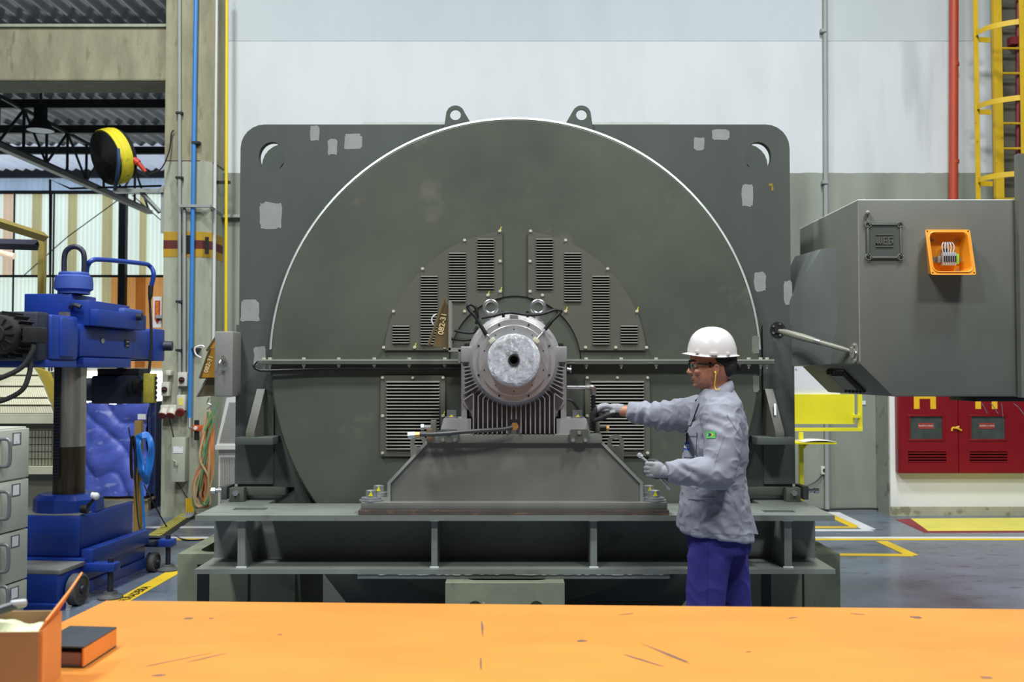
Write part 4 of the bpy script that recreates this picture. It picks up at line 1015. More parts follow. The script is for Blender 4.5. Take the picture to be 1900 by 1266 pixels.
for k in range(5):
    x = x_t0+.005+k*.0125; ctr = x_t0+.03
    b = MB(); b.tube([(x, CF-.05, zr+.033), (x+(x-ctr)*.25, CF-.052, zr+.065), (x*.5+ctr*.5+(x-ctr)*.3, CF-.045, zr+.088), (ctr+(x-ctr)*.3, CF-.03, zr+.07), (ctr, CF-.014, zr+.045)], .0028, 6, smooth=5); part('wire', b, 'line_white', ob)
b = MB(); b.cyl((x_t0+.03, CF-.009, zr+.048), (x_t0+.03, CF-.03, zr+.044), .014, n=12); part('cable_gland', b, 'cable_black', ob)
# ================================================================ orange table in front
mat('table_orange', (208, 136, 58), .45, var=.07, vs=2.2, bump=.03, bs=60, spots=(206, 124, 50), sscale=7, sth=.68, spec=.4, stretch=(1, 2, 1))
mat('scuff', (110, 84, 70), .6, var=.2); mat('scuff_pale', (222, 150, 84), .6, var=.1)
TZ = .85
tabl = root('work_table', 'wide bright orange steel work table in the foreground', 'table', (.45, 2.3, 0))
fl_, fr_ = G(196, 1114, TZ), G(1990, 1131, TZ); dv = (fr_-fl_).normalized(); nv = Vector((dv.y, -dv.x, 0))
le = (G(107, 1157, TZ) - fl_).normalized()
q = [fl_, fr_, fr_+nv*1.75, fl_+le*1.75]
b = MB(); b.add([(p.x, p.y, TZ) for p in q] + [(p.x, p.y, TZ-.03) for p in q], [(0,1,2,3), (7,6,5,4), (0,4,5,1), (1,5,6,2), (2,6,7,3), (3,7,4,0)])
bm = bmesh.new(); bm.from_mesh(b.mesh('x')); bmesh.ops.bevel(bm, geom=bm.edges[:], offset=.006, segments=2, profile=.5, affect='EDGES'); bm.verts.index_update()
b = MB(); b.add([v.co[:] for v in bm.verts], [[v.index for v in f.verts] for f in bm.faces]); bm.free()
top = part('table_top', b, 'table_orange', tabl)
for p, sx, sy in ((q[0], 1, -1), (q[1], -1, -1), (q[2], -1, 1), (q[3], 1, 1)):
    part('leg', MB().box(p.x+sx*.08, p.x+sx*.16, p.y+sy*.08, p.y+sy*.16, 0, TZ-.03), 'table_orange', tabl)
part('apron', MB().box(q[0].x+.1, q[1].x-.1, q[1].y-.14, q[1].y-.10, TZ-.13, TZ-.03), 'table_orange', tabl)
rs = random.Random(21)
def scuff(px, py, ln, wd, ang, m='scuff'):
    c = G(px, py, TZ); n = 8; pts = []
    for k in range(n):
        t = 2*PI*k/n; r = 1+rs.uniform(-.35, .35); x, y = ln/2*math.cos(t)*r, wd/2*math.sin(t)*r
        pts.append((c.x + x*math.cos(ang)-y*math.sin(ang), c.y + x*math.sin(ang)+y*math.cos(ang)))
    b = MB(); b.add([(x, y, TZ+.0006) for x, y in pts] + [(x, y, TZ-.0003) for x, y in pts], [tuple(range(n))] + [(i, (i+1) % n, n+(i+1) % n, n+i) for i in range(n)])
    part('scuff_mark', b, m, top)
for a in ((350, 1148, .03, .018, 0), (392, 1148, .016, .01, 0), (1082, 1190, .03, .02, .4), (1470, 1147, .04, .008, .5), (1590, 1140, .05, .008, -.3), (1700, 1146, .025, .03, .8), (1165, 1140, .05, .006, .3),
          (897, 1120, .008, .03, 0), (1830, 1258, .03, .015, 0), (1390, 1210, .02, .006, .5), (520, 1178, .012, .008, 0), (295, 1254, .03, .014, 0)): scuff(*a)
for a in ((895, 1165, .006, .18, .05), (892, 1230, .006, .1, .03), (330, 1225, .16, .006, .75), (380, 1222, .10, .006, .8), (1240, 1215, .012, .2, .5), (1190, 1225, .01, .12, .7)): scuff(*a, m='scuff')
# ring binder on the table
mat('binder_black', (52, 58, 64), .4, var=.12, vs=12); mat('paper', (140, 108, 100), .8, var=.15, vs=60, stretch=(1, 1, 30)); mat('orange_card', (222, 140, 66), .6, var=.1)
bi = root('ring_binder', 'black ring binder with an orange spine lying flat on the orange table', 'binder', G(155, 1205, TZ))
pA, pB, pC = G(62, 1238, TZ), G(155, 1241, TZ), G(216, 1201, TZ)
u = (pB-pA); v = (pC-pB); pD = pA + v; hgt = .052
def slab(z0, z1, ins=0.0):
    pts = [pA, pB, pC, pD]; c = (pA+pB+pC+pD)/4; pts = [p + (c-p)*ins for p in pts]
    b = MB(); return b.add([(p.x, p.y, TZ+z0) for p in pts] + [(p.x, p.y, TZ+z1) for p in pts], [(3,2,1,0), (4,5,6,7), (0,1,5,4), (1,2,6,5), (2,3,7,6), (3,0,4,7)])
part('front_cover', slab(hgt-.004, hgt), 'binder_black', bi); part('back_cover', slab(.001, .005), 'binder_black', bi); part('pages', slab(.005, .036, .06), 'paper', bi)
d_ = (pA-pB).normalized()*.004
b = MB(); b.add([(p.x, p.y, z) for z in (TZ+.005, TZ+hgt-.004) for p in (pB, pC, pC+d_, pB+d_)], [(3,2,1,0), (4,5,6,7), (0,1,5,4), (1,2,6,5), (2,3,7,6), (3,0,4,7)])
part('spine', b, 'orange_card', bi)
# cardboard box with bits in it, cut by the picture's edge
mat('cardboard', (150, 120, 88), .8, var=.1, vs=8); mat('cardboard_orange', (214, 140, 74), .75, var=.1, vs=6)
cb = root('cardboard_box', 'open cardboard box with a raised orange flap on the table', 'box', G(40, 1290, TZ))
z1 = .15
k0, k1 = G(72, 1300, TZ), G(108, 1252, TZ)     # front right and back right corners at the table
ux = Vector((-1, -.04, 0)).normalized()
w_ = .34
c00, c01 = k0 + ux*w_, k1 + ux*w_
def wallp(a, b2, zz0, zz1, th=.006):
    d = (b2-a).normalized(); n = Vector((-d.y, d.x, 0))*th
    m = MB(); return m.add([(p.x, p.y, z) for z in (TZ+zz0, TZ+zz1) for p in (a, b2, b2+n, a+n)], [(3,2,1,0), (4,5,6,7), (0,1,5,4), (1,2,6,5), (2,3,7,6), (3,0,4,7)])
part('front_wall', wallp(k0, c00, 0, z1), 'cardboard', cb); part('back_wall', wallp(c01, k1, 0, z1), 'cardboard', cb); part('left_wall', wallp(c00, c01, 0, z1), 'cardboard', cb)
rw = part('right_wall', wallp(k1, k0, 0, z1), 'cardboard_orange', cb)
part('bottom', MB().add([(p.x, p.y, z) for z in (TZ+.001, TZ+.007) for p in (k0, k1, c01, c00)], [(3,2,1,0), (4,5,6,7), (0,1,5,4), (1,2,6,5), (2,3,7,6), (3,0,4,7)]), 'cardboard', cb)
fA, fB = Vector((k0.x, k0.y, TZ+z1)), Vector((k1.x, k1.y, TZ+z1)); up = Vector((.035, .02, .062))
pts = [fA, fB, fB+up+Vector((.012, .0, .025)), fB.lerp(fA, .45)+up, fA+up*.35]
b = MB(); b.add([tuple(p) for p in pts] + [tuple(p+Vector((-.004, 0, .001))) for p in pts], [(0,1,2,3,4), (9,8,7,6,5)] + [(i, (i+1) % 5, 5+(i+1) % 5, 5+i) for i in range(5)])
part('flap', b, 'cardboard_orange', cb)
# printed marks on the right wall and a label on the front
dw = (k1-k0).normalized(); nw = Vector((dw.y, -dw.x, 0))
def onwall(fu, z, w2, h2, m, name):
    c = k0.lerp(k1, fu) + nw*.0012; b = MB()
    b.add([tuple(c + dw*sx*w2/2 + Vector((0, 0, TZ+z+sz*h2/2)) - Vector((0, 0, c.z))) for sx, sz in ((-1,-1),(1,-1),(1,1),(-1,1))], [(0,1,2,3)]); part(name, b, m, rw)
for fu, z, w2, h2 in ((.2, .085, .03, .02), (.55, .06, .06, .035), (.55, .11, .05, .006), (.75, .10, .04, .01), (.3, .05, .016, .028)): onwall(fu, z, w2, h2, 'olive_paint', 'print_mark')
b = MB(); a_ = k0+ux*.08; b.add([(p.x, p.y-.002, TZ+z) for p, z in ((a_, .05), (a_+ux*.09, .05), (a_+ux*.09, .12), (a_, .12))], [(0,1,2,3)]); part('label_sticker', b, 'line_white', cb)
mat('cloth_green', (206, 214, 176), .9, var=.12, vs=20)
cc = (k0+k1+c00+c01)/4 + Vector((.06, 0, 0))
rg = MB(); rg.grid(lambda s, t: (cc.x-.13+.22*s, cc.y-.06+.13*t, TZ+.125+.022*mnoise.noise(Vector((s*4, t*4, 1)))+.02*math.sin(PI*s)*math.sin(PI*t)), 20, 14)
g2 = MB(); g2.add(rg.v + [(x, y, z-.02) for x, y, z in rg.v], rg.f + [tuple(i+len(rg.v) for i in reversed(f)) for f in rg.f])
one('cleaning_rag', g2, 'cloth_green', 'pale green rag lying in the cardboard box', 'rag')
th = root('clamp_tool', 'small dark grey and white clamp lying on the rag in the box', 'tool', (cc.x+.02, cc.y-.03, TZ+.15))
b = MB(); b.tube([(cc.x-.03, cc.y-.075, TZ+.16), (cc.x-.005, cc.y-.03, TZ+.175), (cc.x+.03, cc.y+.01, TZ+.185)], .011, 8, smooth=4); part('handle', b, 'binder_black', th)
part('head', MB().cbox((cc.x+.035, cc.y+.012, TZ+.188), (.035, .022, .016), yaw=.5, bev=.005), 'terminal_grey', th)
# ================================================================ drawer cabinet at the left edge
mat('cabinet_pale', (178, 182, 170), .5, var=.07, vs=3, spots=(146, 150, 140), sscale=14, sth=.68)
mat('handle_grey', (120, 122, 124), .4, metal=.4)
dc = root('drawer_cabinet', 'pale green grey steel drawer cabinet at the left edge', 'cabinet', (-3.05, 5.9, 0))
Rr, Ll = Vector((PX(57, 6.17), 6.17, 0)), Vector((PX(0, 5.87), 5.87, 0)); dd = (Rr-Ll).normalized(); nn = Vector((dd.y, -dd.x, 0))   # nn points to the right
La = Rr - dd*.95
ZTc = PZ(791.5, 6.17)
def dbox(s0, s1, n0, n1, z0, z1, bev=.004):
    M = Matrix(((dd.x, nn.x, 0, La.x), (dd.y, nn.y, 0, La.y), (0, 0, 1, 0), (0, 0, 0, 1)))
    return MB().box(s0, s1, n0, n1, z0, z1, M, bev)
part('body', dbox(0, .95, -.6, -.022, .06, ZTc), 'cabinet_pale', dc); part('plinth', dbox(.03, .93, -.57, -.05, 0, .06), 'black', dc)
zs = [ZTc-.005, PZ(886, 6.17), PZ(979, 6.17), PZ(1073, 6.17), .12]
for i in range(4):
    dr = part('drawer', dbox(.006, .945, -.022, .0, zs[i+1]+.005, zs[i]-.005), 'cabinet_pale', dc)
    zc = (zs[i]+zs[i+1])/2 + .02
    Mx = lambda s, n, z: (La.x+dd.x*s+nn.x*n, La.y+dd.y*s+nn.y*n, z)
    b = MB(); b.tube([Mx(.66, 0, zc+.08), Mx(.66, .04, zc+.08), Mx(.66, .060, zc+.062), Mx(.66, .064, zc), Mx(.66, .060, zc-.062), Mx(.66, .04, zc-.08), Mx(.66, 0, zc-.08)], .011, 10, smooth=4)
    part('handle', b, 'handle_grey', dr)
    lb_ = part('label_holder', dbox(.775, .86, 0, .003, zs[i]-.10, zs[i]-.025, 0), 'handle_grey', dr); part('label_card', dbox(.785, .845, .003, .004, zs[i]-.092, zs[i]-.032, 0), 'line_white', dr)
    b = MB(); b.cyl(Mx(.945, -.06, zs[i]-.04), Mx(.985, -.06, zs[i]-.04), .012, n=8); part('latch_knob', b, 'zinc_dull', dr)
# ================================================================ radial drill
mat('drill_blue', (26, 58, 146), .4, var=.16, vs=4, bump=.03, bs=80, spec=.5, spots=(40, 58, 110), sscale=10, sth=.64)
mat('drill_dark', (34, 40, 58), .5, var=.2, vs=6)
mat('drill_cap', (62, 88, 168), .5, var=.14, vs=8)
mat('column_steel', (170, 166, 160), .3, metal=.7, var=.2, vs=5, stretch=(4, 4, .5))
mat('column_oily', (88, 80, 66), .3, metal=.8, var=.35, vs=6, stretch=(6, 6, .6))
mat('pad_grey', (84, 86, 88), .6); mat('dusty_top', (128, 130, 128), .7, var=.2, vs=6)
YAW = math.radians(-5)
drill = root('radial_drill', 'blue radial drilling machine on a wheeled base', 'drilling machine', (-3.2, 7.2, 0))
dM = Matrix.Translation((-3.0, 6.95, 0)) @ Matrix.Rotation(YAW, 4, 'Z')     # origin: near right corner of the base box at the floor
def D(b0, b1, a0, a1, z0, z1, bev=.01): return MB().box(b0, b1, a0, a1, z0, z1, dM, bev)
def Dp(b_, a_, z_): return dM @ Vector((b_, a_, z_))
part('base_box', D(-.62, 0, 0, .80, .28, .565, .02), 'drill_blue', drill)
part('base_top', D(-.60, -.02, .02, .78, .564, .572, .002), 'dusty_top', drill)
part('skirt', D(-.68, .06, -.05, .88, .12, .28, .008), 'drill_blue', drill)
part('side_rail', D(.02, .10, -.02, .86, .23, .34, .008), 'drill_blue', drill)
part('end_ledge', D(-.68, .06, -.36, -.02, .235, .265, .004), 'dusty_top', drill)
part('end_box', D(-.66, .045, -.36, -.03, .05, .235, .006), 'drill_blue', drill)
part('end_foot', D(-.66, .075, -.40, -.30, .0, .05, .006), 'drill_blue', drill)
part('far_ledge', D(-.3, .14, .84, 1.12, .22, .25, .004), 'drill_dark', drill)
part('floor_rail', D(.03, .075, -.02, .9, .04, .12, .004), 'drill_blue', drill)
def wheel(bb, aa, r=.105):
    c0_, c1_ = Dp(bb-.03, aa, r), Dp(bb+.03, aa, r); ax = (c1_-c0_).normalized()
    b = MB(); b.lathe([(0, 0), (r*.45, 0), (r*.5, .008), (r*.82, .008), (r*.85, -.004), (r, 0), (r, .06), (0, .06)], c1_, -ax, 32); wl = part('wheel', b, 'pad_grey', drill)
    b = MB(); b.lathe([(0, .022), (r*.28, .02), (r*.3, 0)], c1_, ax, 20); part('hub', b, 'drill_dark', wl)
wheel(.09, -.19); wheel(.10, .93, .075)
def outrigger(aa, bb):
    a = part('outrigger', D(.02, bb+.05, aa-.05, aa+.05, .19, .25, .01), 'drill_blue', drill)
    b = MB(); b.cyl(Dp(bb, aa, .05), Dp(bb, aa, .28), .02, n=12); part('jack_screw', b, 'drill_dark', a)
    b = MB(); b.lathe([(0, 0), (.085, 0), (.085, .014), (.05, .035), (.045, .05), (0, .05)], Dp(bb, aa, 0), (0, 0, 1), 24); part('jack_pad', b, 'pad_grey', a)
outrigger(.01, .22); outrigger(.98, .20)
CC = Vector((PX(131, 7.25), 7.25, 0))
b = MB(); b.lathe([(0, .125), (.2, .125), (.235, .09), (.24, .0)], CC+Vector((0, 0, .566)), (0, 0, 1), 10); part('collar', b, 'drill_blue', drill, 25)
b = MB(); b.lathe([(.11, .69), (.11, 1.03)], CC, (0, 0, 1), 40); part('column_lower', b, 'column_oily', drill)
b = MB(); b.lathe([(.11, 1.03), (.11, 2.0)], CC, (0, 0, 1), 40); colm = part('column', b, 'column_steel', drill)
part('rack', MB().box(CC.x-.065, CC.x-.02, CC.y-.118, CC.y-.09, .80, 1.66), 'black', colm)
tooth = shared(MB().box(-.02, .02, -.006, .004, -.004, .004), 'rack_tooth', 'drill_dark')
for k in range(36): inst('rack_tooth', tooth, colm, (CC.x-.042, CC.y-.118, .82+k*.0225))
b = MB(); b.cyl(P(158, 945, 7.0), P(176, 925, 6.98), .012, n=8); lv = part('lever', b, 'black', drill); b = MB(); b.sphere(P(178, 921, 6.98), .026, 14, 10); b.cyl(P(170, 919, 6.98), P(182, 921, 6.98), .022, n=12); part('lever_knob', b, 'line_white', lv); part('lever_hub', MB().cyl(P(151, 945, 7.0), P(163, 945, 7.0), .03, n=14), 'black', lv)
# arm and gear box
AX = -3.075
aM = Matrix.Translation((AX, 6.9, 0)) @ Matrix.Rotation(math.radians(-3), 4, 'Z')
def A_(b0, b1, a0, a1, z0, z1, bev=.012): return MB().box(b0, b1, a0, a1, z0, z1, aM, bev)
part('arm', A_(-.36, 0, .02, 1.42, 1.672, 1.915, .03), 'drill_blue', drill)
part('arm_boss', A_(-.40, .02, -.26, .10, 1.650, 1.955, .02), 'drill_blue', drill)
part('arm_panel', A_(.0, .035, -.16, .02, 1.672, 1.94, .012), 'drill_blue', drill)
part('arm_end', A_(-.34, .02, 1.40, 1.62, 1.66, 1.93, .012), 'drill_blue', drill)
part('arm_rib', A_(-.1, .012, .14, .16, 1.68, 1.90, .004), 'drill_blue', drill)
gb = part('gear_box', A_(-.52, -.005, -.40, -.24, 1.640, 1.965, .02), 'drill_dark', drill)
part('under_plate', A_(-.4, .0, -.3, .12, 1.60, 1.65, .006), 'drill_blue', drill)
part('under_rail', A_(-.3, .01, .2, .98, 1.60, 1.672, .006), 'drill_blue', drill)
b = MB(); b.lathe([(0, .0), (.016, .0), (.016, .006), (0, .008)], aM @ Vector((.002, .42, 1.79)), aM.to_3x3() @ Vector((1, 0, 0)), 6)
part('maker_badge', moved(MB().plate([circ(0, 0, .026, 14, rz=.020)], -.004, .0), aM @ Matrix.Translation((.003, .50, 1.80)) @ Matrix.Rotation(PI/2, 4, 'Z')), 'zinc_dull', drill)
tpn = part('type_plate', moved(MB().box(-.035, .035, -.003, 0, -.03, .03), aM @ Matrix.Translation((.003, .92, 1.79)) @ Matrix.Rotation(PI/2, 4, 'Z')), 'black', drill)
for z, h in ((.016, .010), (-.016, .006)): part('plate_print', moved(MB().box(-.026, .026, -.004, -.003, z-h/2, z+h/2), aM @ Matrix.Translation((.003, .92, 1.79)) @ Matrix.Rotation(PI/2, 4, 'Z')), 'zinc_dull', tpn)
b = MB(); b.cyl(aM @ Vector((-.02, 1.60, 1.79)), aM @ Vector((.085, 1.62, 1.79)), .042, n=18); es = part('arm_stud', b, 'drill_dark', drill)
# electric motor on the gear box (finned), facing the camera
mcx, mz, my = PX(2, 6.3), PZ(621, 6.3), 6.5
b = MB(); b.lathe([(.03, -.30), (.06, -.30), (.06, -.27), (.115, -.25), (.125, -.22), (.125, .0)], (mcx, my, mz), (0, 1, 0), 32); mo = part('drive_motor', b, 'matte_black', drill, 30)
finm = shared(MB().box(-.003, .003, -.20, -.02, .122, .150), 'motor_fin', 'matte_black')
for k in range(20): inst('motor_fin', finm, mo, (mcx, my, mz), rot=(0, k*2*PI/20, 0))
ribm = shared(MB().box(-.003, .003, -.275, -.255, .055, .11), 'cover_rib', 'matte_black')
for k in range(12): inst('cover_rib', ribm, mo, (mcx, my, mz), rot=(0, k*2*PI/12, 0))
part('connection_box', MB().box(PX(44, 6.3), PX(71, 6.3), 6.27, 6.42, PZ(636, 6.3), PZ(607, 6.3), bev=.008), 'matte_black', mo)
b = MB(); b.tube([P(62, 637, 6.3), P(60, 652, 6.28), P(40, 682, 6.25), P(0, 702, 6.2), P(-30, 708, 6.2)], .016, 10, smooth=5); part('cable', b, 'matte_black', drill)
b = MB(); b.tube([P(57, 672, 6.45), P(54, 695, 6.4), P(40, 725, 6.35), P(0, 745, 6.3), P(-30, 744, 6.3)], .016, 10, smooth=5); part('cable', b, 'matte_black', drill)
# clamping head on top of the column
tM = Matrix.Translation((CC.x, CC.y, 0)) @ Matrix.Rotation(math.radians(-3), 4, 'Z')
def T_(x0, x1, y0, y1, z0, z1, bev=.008, M=None): return MB().box(x0, x1, y0, y1, z0, z1, tM, bev)
part('head_box', T_(-.30, .05, -.1, .28, 1.93, PZ(546, 7.2), .006), 'drill_blue', drill)
part('head_box', T_(.05, .19, -.12, .55, 1.90, PZ(560, 7.3), .006), 'drill_blue', drill)
part('head_step', T_(.06, .25, -.10, .72, 1.90, 2.02, .006), 'drill_blue', drill)
part('head_wedge', T_(.08, .24, .35, .70, 2.0, 2.06, .02), 'drill_cap', drill)
b = MB(); b.cyl(tM @ Vector((.24, .55, 2.0)), tM @ Vector((.29, .55, 2.0)), .028, n=12); part('head_screw', b, 'drill_dark', drill)
b = MB(); b.tube([tM @ Vector((.06, -.13, 2.03)), tM @ Vector((.10, -.16, 2.045)), tM @ Vector((.15, -.16, 2.03))], .018, 8, smooth=4); part('head_handle', b, 'drill_dark', drill)
ccx = PX(135, 7.25); cz0 = PZ(546, 7.25)
b = MB(); b.lathe([(.0, .158), (.10, .158), (.105, .15), (.105, .135), (.128, .125), (.132, .08), (.132, .035), (.11, .02), (.11, 0)], (ccx, 7.25, cz0), (0, 0, 1), 40); cp = part('top_cap', b, 'drill_cap', drill, 30)
b = MB(); zt = cz0+.155; b.tube([(ccx-.072, 7.25, zt-.02), (ccx-.072, 7.25, zt+.12), (ccx-.05, 7.25, zt+.172), (ccx, 7.25, zt+.193), (ccx+.05, 7.25, zt+.172), (ccx+.072, 7.25, zt+.12), (ccx+.072, 7.25, zt-.02)], .019, 12, smooth=6); part('lifting_loop', b, 'drill_dark', cp)
b = MB(); b.tube([P(160, 513, 7.3), P(162, 495, 7.3), P(170, 484, 7.3), P(190, 482, 7.4), P(262, 489, 7.8), P(278, 494, 7.9), P(285, 508, 7.9), P(281, 530, 7.9)], .018, 10, smooth=6); part('cable_arm', b, 'drill_blue', drill)
b = MB(); b.tube([P(280, 530, 7.9), P(279, 548, 7.9), P(278, 560, 7.9), P(280, 600, 7.9), P(281, 640, 7.9), P(276, 695, 7.9)], [.022, .02, .010, .012, .012, .012], 8, smooth=4); part('pendant_cable', b, 'matte_black', drill)
mat('pendant_yellow', (150, 142, 44), .7, var=.25, vs=20)
pn = part('pendant', MB().box(PX(268, 7.9), PX(288, 7.9), 7.87, 7.95, PZ(748, 7.9), PZ(693, 7.9), bev=.008), 'pendant_yellow', drill)
btn = shared(MB().box(-.012, .012, -.012, .012, -.012, .012), 'push_button', 'matte_black')
for k in range(5): inst('push_button', btn, pn, (PX(289, 7.9), 7.9, PZ(702+k*9, 7.9)))
# drilling head hanging under the arm
hy = 8.1
part('drill_head', MB().box(PX(178, hy), PX(272, hy), hy-.1, hy+.25, PZ(749, hy), PZ(697, hy), bev=.02), 'drill_dark', drill)
part('head_slide', MB().box(PX(185, hy), PX(262, hy), hy-.05, hy+.2, PZ(698, hy), PZ(684, hy), bev=.004), 'black', drill)
part('head_motor', MB().cyl(P(163, 723, hy), P(210, 723, hy), .095, n=24), 'drill_dark', drill)
b = MB(); b.cyl(P(250, 715, hy-.12), P(270, 715, hy-.12), .05, n=16); b.cyl(P(243, 718, hy-.1), P(250, 718, hy-.1), .06, n=16); part('spindle', b, 'matte_black', drill)
# ================================================================ slatted machine behind the drill
mat('slat_beige', (206, 204, 178), .6, var=.08, vs=6); mat('slat_beige_shaded', (140, 139, 120), .6, var=.08, vs=6); mat('slat_line', (120, 118, 100), .7); mat('guard_yellow', (168, 150, 56), .6, var=.14, vs=6)  # the greyer slat colour is the beige darkened for shade on lower rows
gm = root('machine_guard', 'beige slatted machine guard with a rounded top behind the drill', 'guard', (-4.4, 9.0, 0))
gx0, gx1 = PX(-40, 8.6), PX(62, 8.6)
prof = [(PZ(680, 8.9), 9.25), (PZ(697, 8.9), 9.0), (PZ(717, 8.9), 8.8), (PZ(738, 8.8), 8.68), (PZ(752, 8.7), 8.62), (PZ(768, 8.65), 8.6)]
xr_ = [62, 72, 82, 90, 96, 101]
for i in range(5):
    (za, ya), (zb3, yb3) = prof[i], prof[i+1]
    b = MB(); x1a, x1b = PX(xr_[i], ya), PX(xr_[i+1], yb3)
    n = 46
    for k in range(n):
        f0, f1 = k/n, (k+.86)/n
        xa0, xa1 = gx0-.3+(x1a-gx0+.3)*f0, gx0-.3+(x1a-gx0+.3)*f1; xb0, xb1 = gx0-.3+(x1b-gx0+.3)*f0, gx0-.3+(x1b-gx0+.3)*f1
        b.add([(xa0, ya, za-.008), (xa1, ya, za-.008), (xb1, yb3, zb3+.008), (xb0, yb3, zb3+.008)], [(0,1,2,3)])
    o = part('slat_row', b, 'slat_beige', gm); o['kind'] = 'stuff'
    part('slat_backing', MB().add([(gx0-.3, ya+.02, za), (x1a, ya+.02, za), (x1b, yb3+.02, zb3), (gx0-.3, yb3+.02, zb3)], [(0,1,2,3)]), 'slat_line', gm)
part('middle_rail', MB().box(gx0-.3, PX(101, 8.58), 8.57, 8.66, PZ(786, 8.58), PZ(768, 8.58)), 'slat_beige', gm)
part('lower_rail', MB().box(gx0-.3, PX(101, 8.56), 8.55, 8.66, PZ(880, 8.56), PZ(866, 8.56)), 'slat_beige', gm)
part('lower_panel', MB().box(gx0-.3, PX(101, 8.63), 8.63, 8.70, .15, PZ(786, 8.6)), 'slat_line', gm)
for k in range(5):
    z1_, z0_ = PZ(800+k*13.2, 8.6), PZ(800+k*13.2+11.6, 8.6); b = MB(); n = int((PX(101, 8.6)-gx0+.3)/.0285)
    for j in range(n): b.box(gx0-.3+j*.0285, gx0-.3+j*.0285+.022, 8.61, 8.63, z0_, z1_)
    o = part('slat_row', b, 'slat_beige_shaded', gm); o['kind'] = 'stuff'
part('guard_side', MB().plate([[(PX(66, 9.3)-.1, PZ(770, 9.3)), (PX(102, 9.3), PZ(770, 9.3)), (PX(102, 9.3), PZ(718, 9.3)), (PX(90, 9.3), PZ(690, 9.3)), (PX(66, 9.3)-.1, PZ(676, 9.3))]], 9.28, 9.34), 'guard_yellow', gm)
part('guard_body', MB().box(gx0-.3, PX(60, 9.4), 9.3, 9.9, 0.02, PZ(690, 9.3)), 'slat_line', gm)
# ================================================================ crate under blue plastic sheet
mat('tarp_blue', (84, 102, 196), .42, var=.3, vs=5, spec=.5, spots=(140, 152, 216), sscale=7, sth=.6, stretch=(1, 1, 2))
mat('pallet_wood', (150, 134, 104), .8, var=.2, vs=8)
ty = 11.3
tr_ = root('covered_crate', 'crate wrapped in blue plastic sheeting on a wooden pallet', 'crate', (PX(215, ty), ty+.3, 0))
x0, x1, z0, z1 = PX(150, ty), PX(276, ty), .17, PZ(749, ty)
def tarp(s, t):
    d = (s*1.0 + t*1.3); f = .045*(.5-abs(math.sin(d*5.2+2.2*mnoise.noise(Vector((s*2.5, t*2.5, 0)))))**.55) + .03*mnoise.noise(Vector((s*6-t*4, t*2+s*2, 3)))
    return (x0+(x1-x0)*s + .02*math.sin(t*7), ty + f - .03*(1-t), z0+(z1-z0)*t + (.01*math.sin(s*9) if t > .9 else 0))
b = MB(); b.grid(tarp, 48, 48); part('sheet_front', b, 'tarp_blue', tr_, 80)
b = MB(); b.grid(lambda s, t: (x0+(x1-x0)*s, ty+.6*t, z1+.01+.02*mnoise.noise(Vector((s*5, t*5, 7)))), 24, 12); part('sheet_top', b, 'tarp_blue', tr_, 80)
b = MB(); b.grid(lambda s, t: (x1+.01*math.sin(s*20), ty+.6*s, z0+(z1-z0)*t), 12, 6); part('sheet_side', b, 'tarp_blue', tr_, 80)
part('crate', MB().box(x0+.05, x1-.05, ty+.07, ty+.57, z0, z1-.04), 'pallet_wood', tr_)
part('crate_label', MB().box(PX(259, ty-.05), PX(274, ty-.05), ty-.09, ty-.085, PZ(778, ty), PZ(768, ty)), 'line_white', tr_)
for k in range(3): part('pallet_runner', MB().box(x0-.04, x1+.02, ty-.02+k*.28, ty+.06+k*.28, 0.0, .11), 'pallet_wood', tr_)
for k in range(4): part('pallet_board', MB().box(x0-.04, x1+.02, ty-.04+k*.17, ty+.09+k*.17, .11, .135), 'pallet_wood', tr_)
mat('dark_machine', (46, 58, 84), .5, var=.15)
dm = one('storage_bin', MB().box(PX(281, 11.6), PX(297, 11.6), 11.5, 12.2, 0, PZ(745, 11.6), bev=.02), 'dark_machine', 'dark blue grey steel bin between the covered crate and the column', 'bin')
# hose coil on a wooden post
post = one('wooden_post', MB().box(PX(252, 9.7), PX(264, 9.7), 9.68, 9.75, 0, PZ(781, 9.7), M=None), 'pallet_wood', 'brown wooden post behind the drill holding the coiled hoses', 'post')
mat('wood_ochre', (140, 112, 56), .7, var=.15, vs=9, stretch=(1, 1, .2)); post.data.materials[0] = MATS['wood_ochre']
mat('hose_blue', (36, 110, 196), .35, var=.06); mat('hose_orange', (200, 128, 78), .5); mat('hose_green', (96, 152, 108), .5)
hc = root('blue_hose_coil', 'coil of bright blue hose hanging on the wooden post', 'hose', P(266, 990, 9.62))
for k in range(6):
    o_ = k*2.3
    pts = [(262+o_*.3, 806+o_*.6), (273, 804+o_*.9), (283-o_*.5, 820+o_), (284-o_*.9, 850), (278-o_*.6, 880), (272, 898-o_*1.4), (264+o_*.2, 885-o_), (254+o_, 860), (249+o_*.9, 828), (253+o_*.8, 811+o_*.5)]
    b = MB(); b.tube([P(x, y, 9.62-.012*k+.02*(j % 2)) for j, (x, y) in enumerate(pts)], .012, 8, closed=True, smooth=4); part('hose_loop', b, 'hose_blue', hc)
b = MB(); b.tube([P(262, 893, 9.62), P(266, 940, 9.62), P(268, 986, 9.62)], .012, 8, smooth=4); part('hose_end', b, 'hose_blue', hc)
kc = root('black_cable_coil', 'coil of thin black cable hanging left of the blue hose', 'cable', P(246, 900, 9.62))
for k in range(4):
    b = MB(); pts = [(244+k, 812), (250, 815), (252-k*.5, 850), (251, 885), (247, 888), (243+k, 880), (242+k*.8, 840)]
    b.tube([P(x, y, 9.60-.01*k) for x, y in pts], .008, 6, closed=True, smooth=4); part('cable_loop', b, 'cable_black', kc)
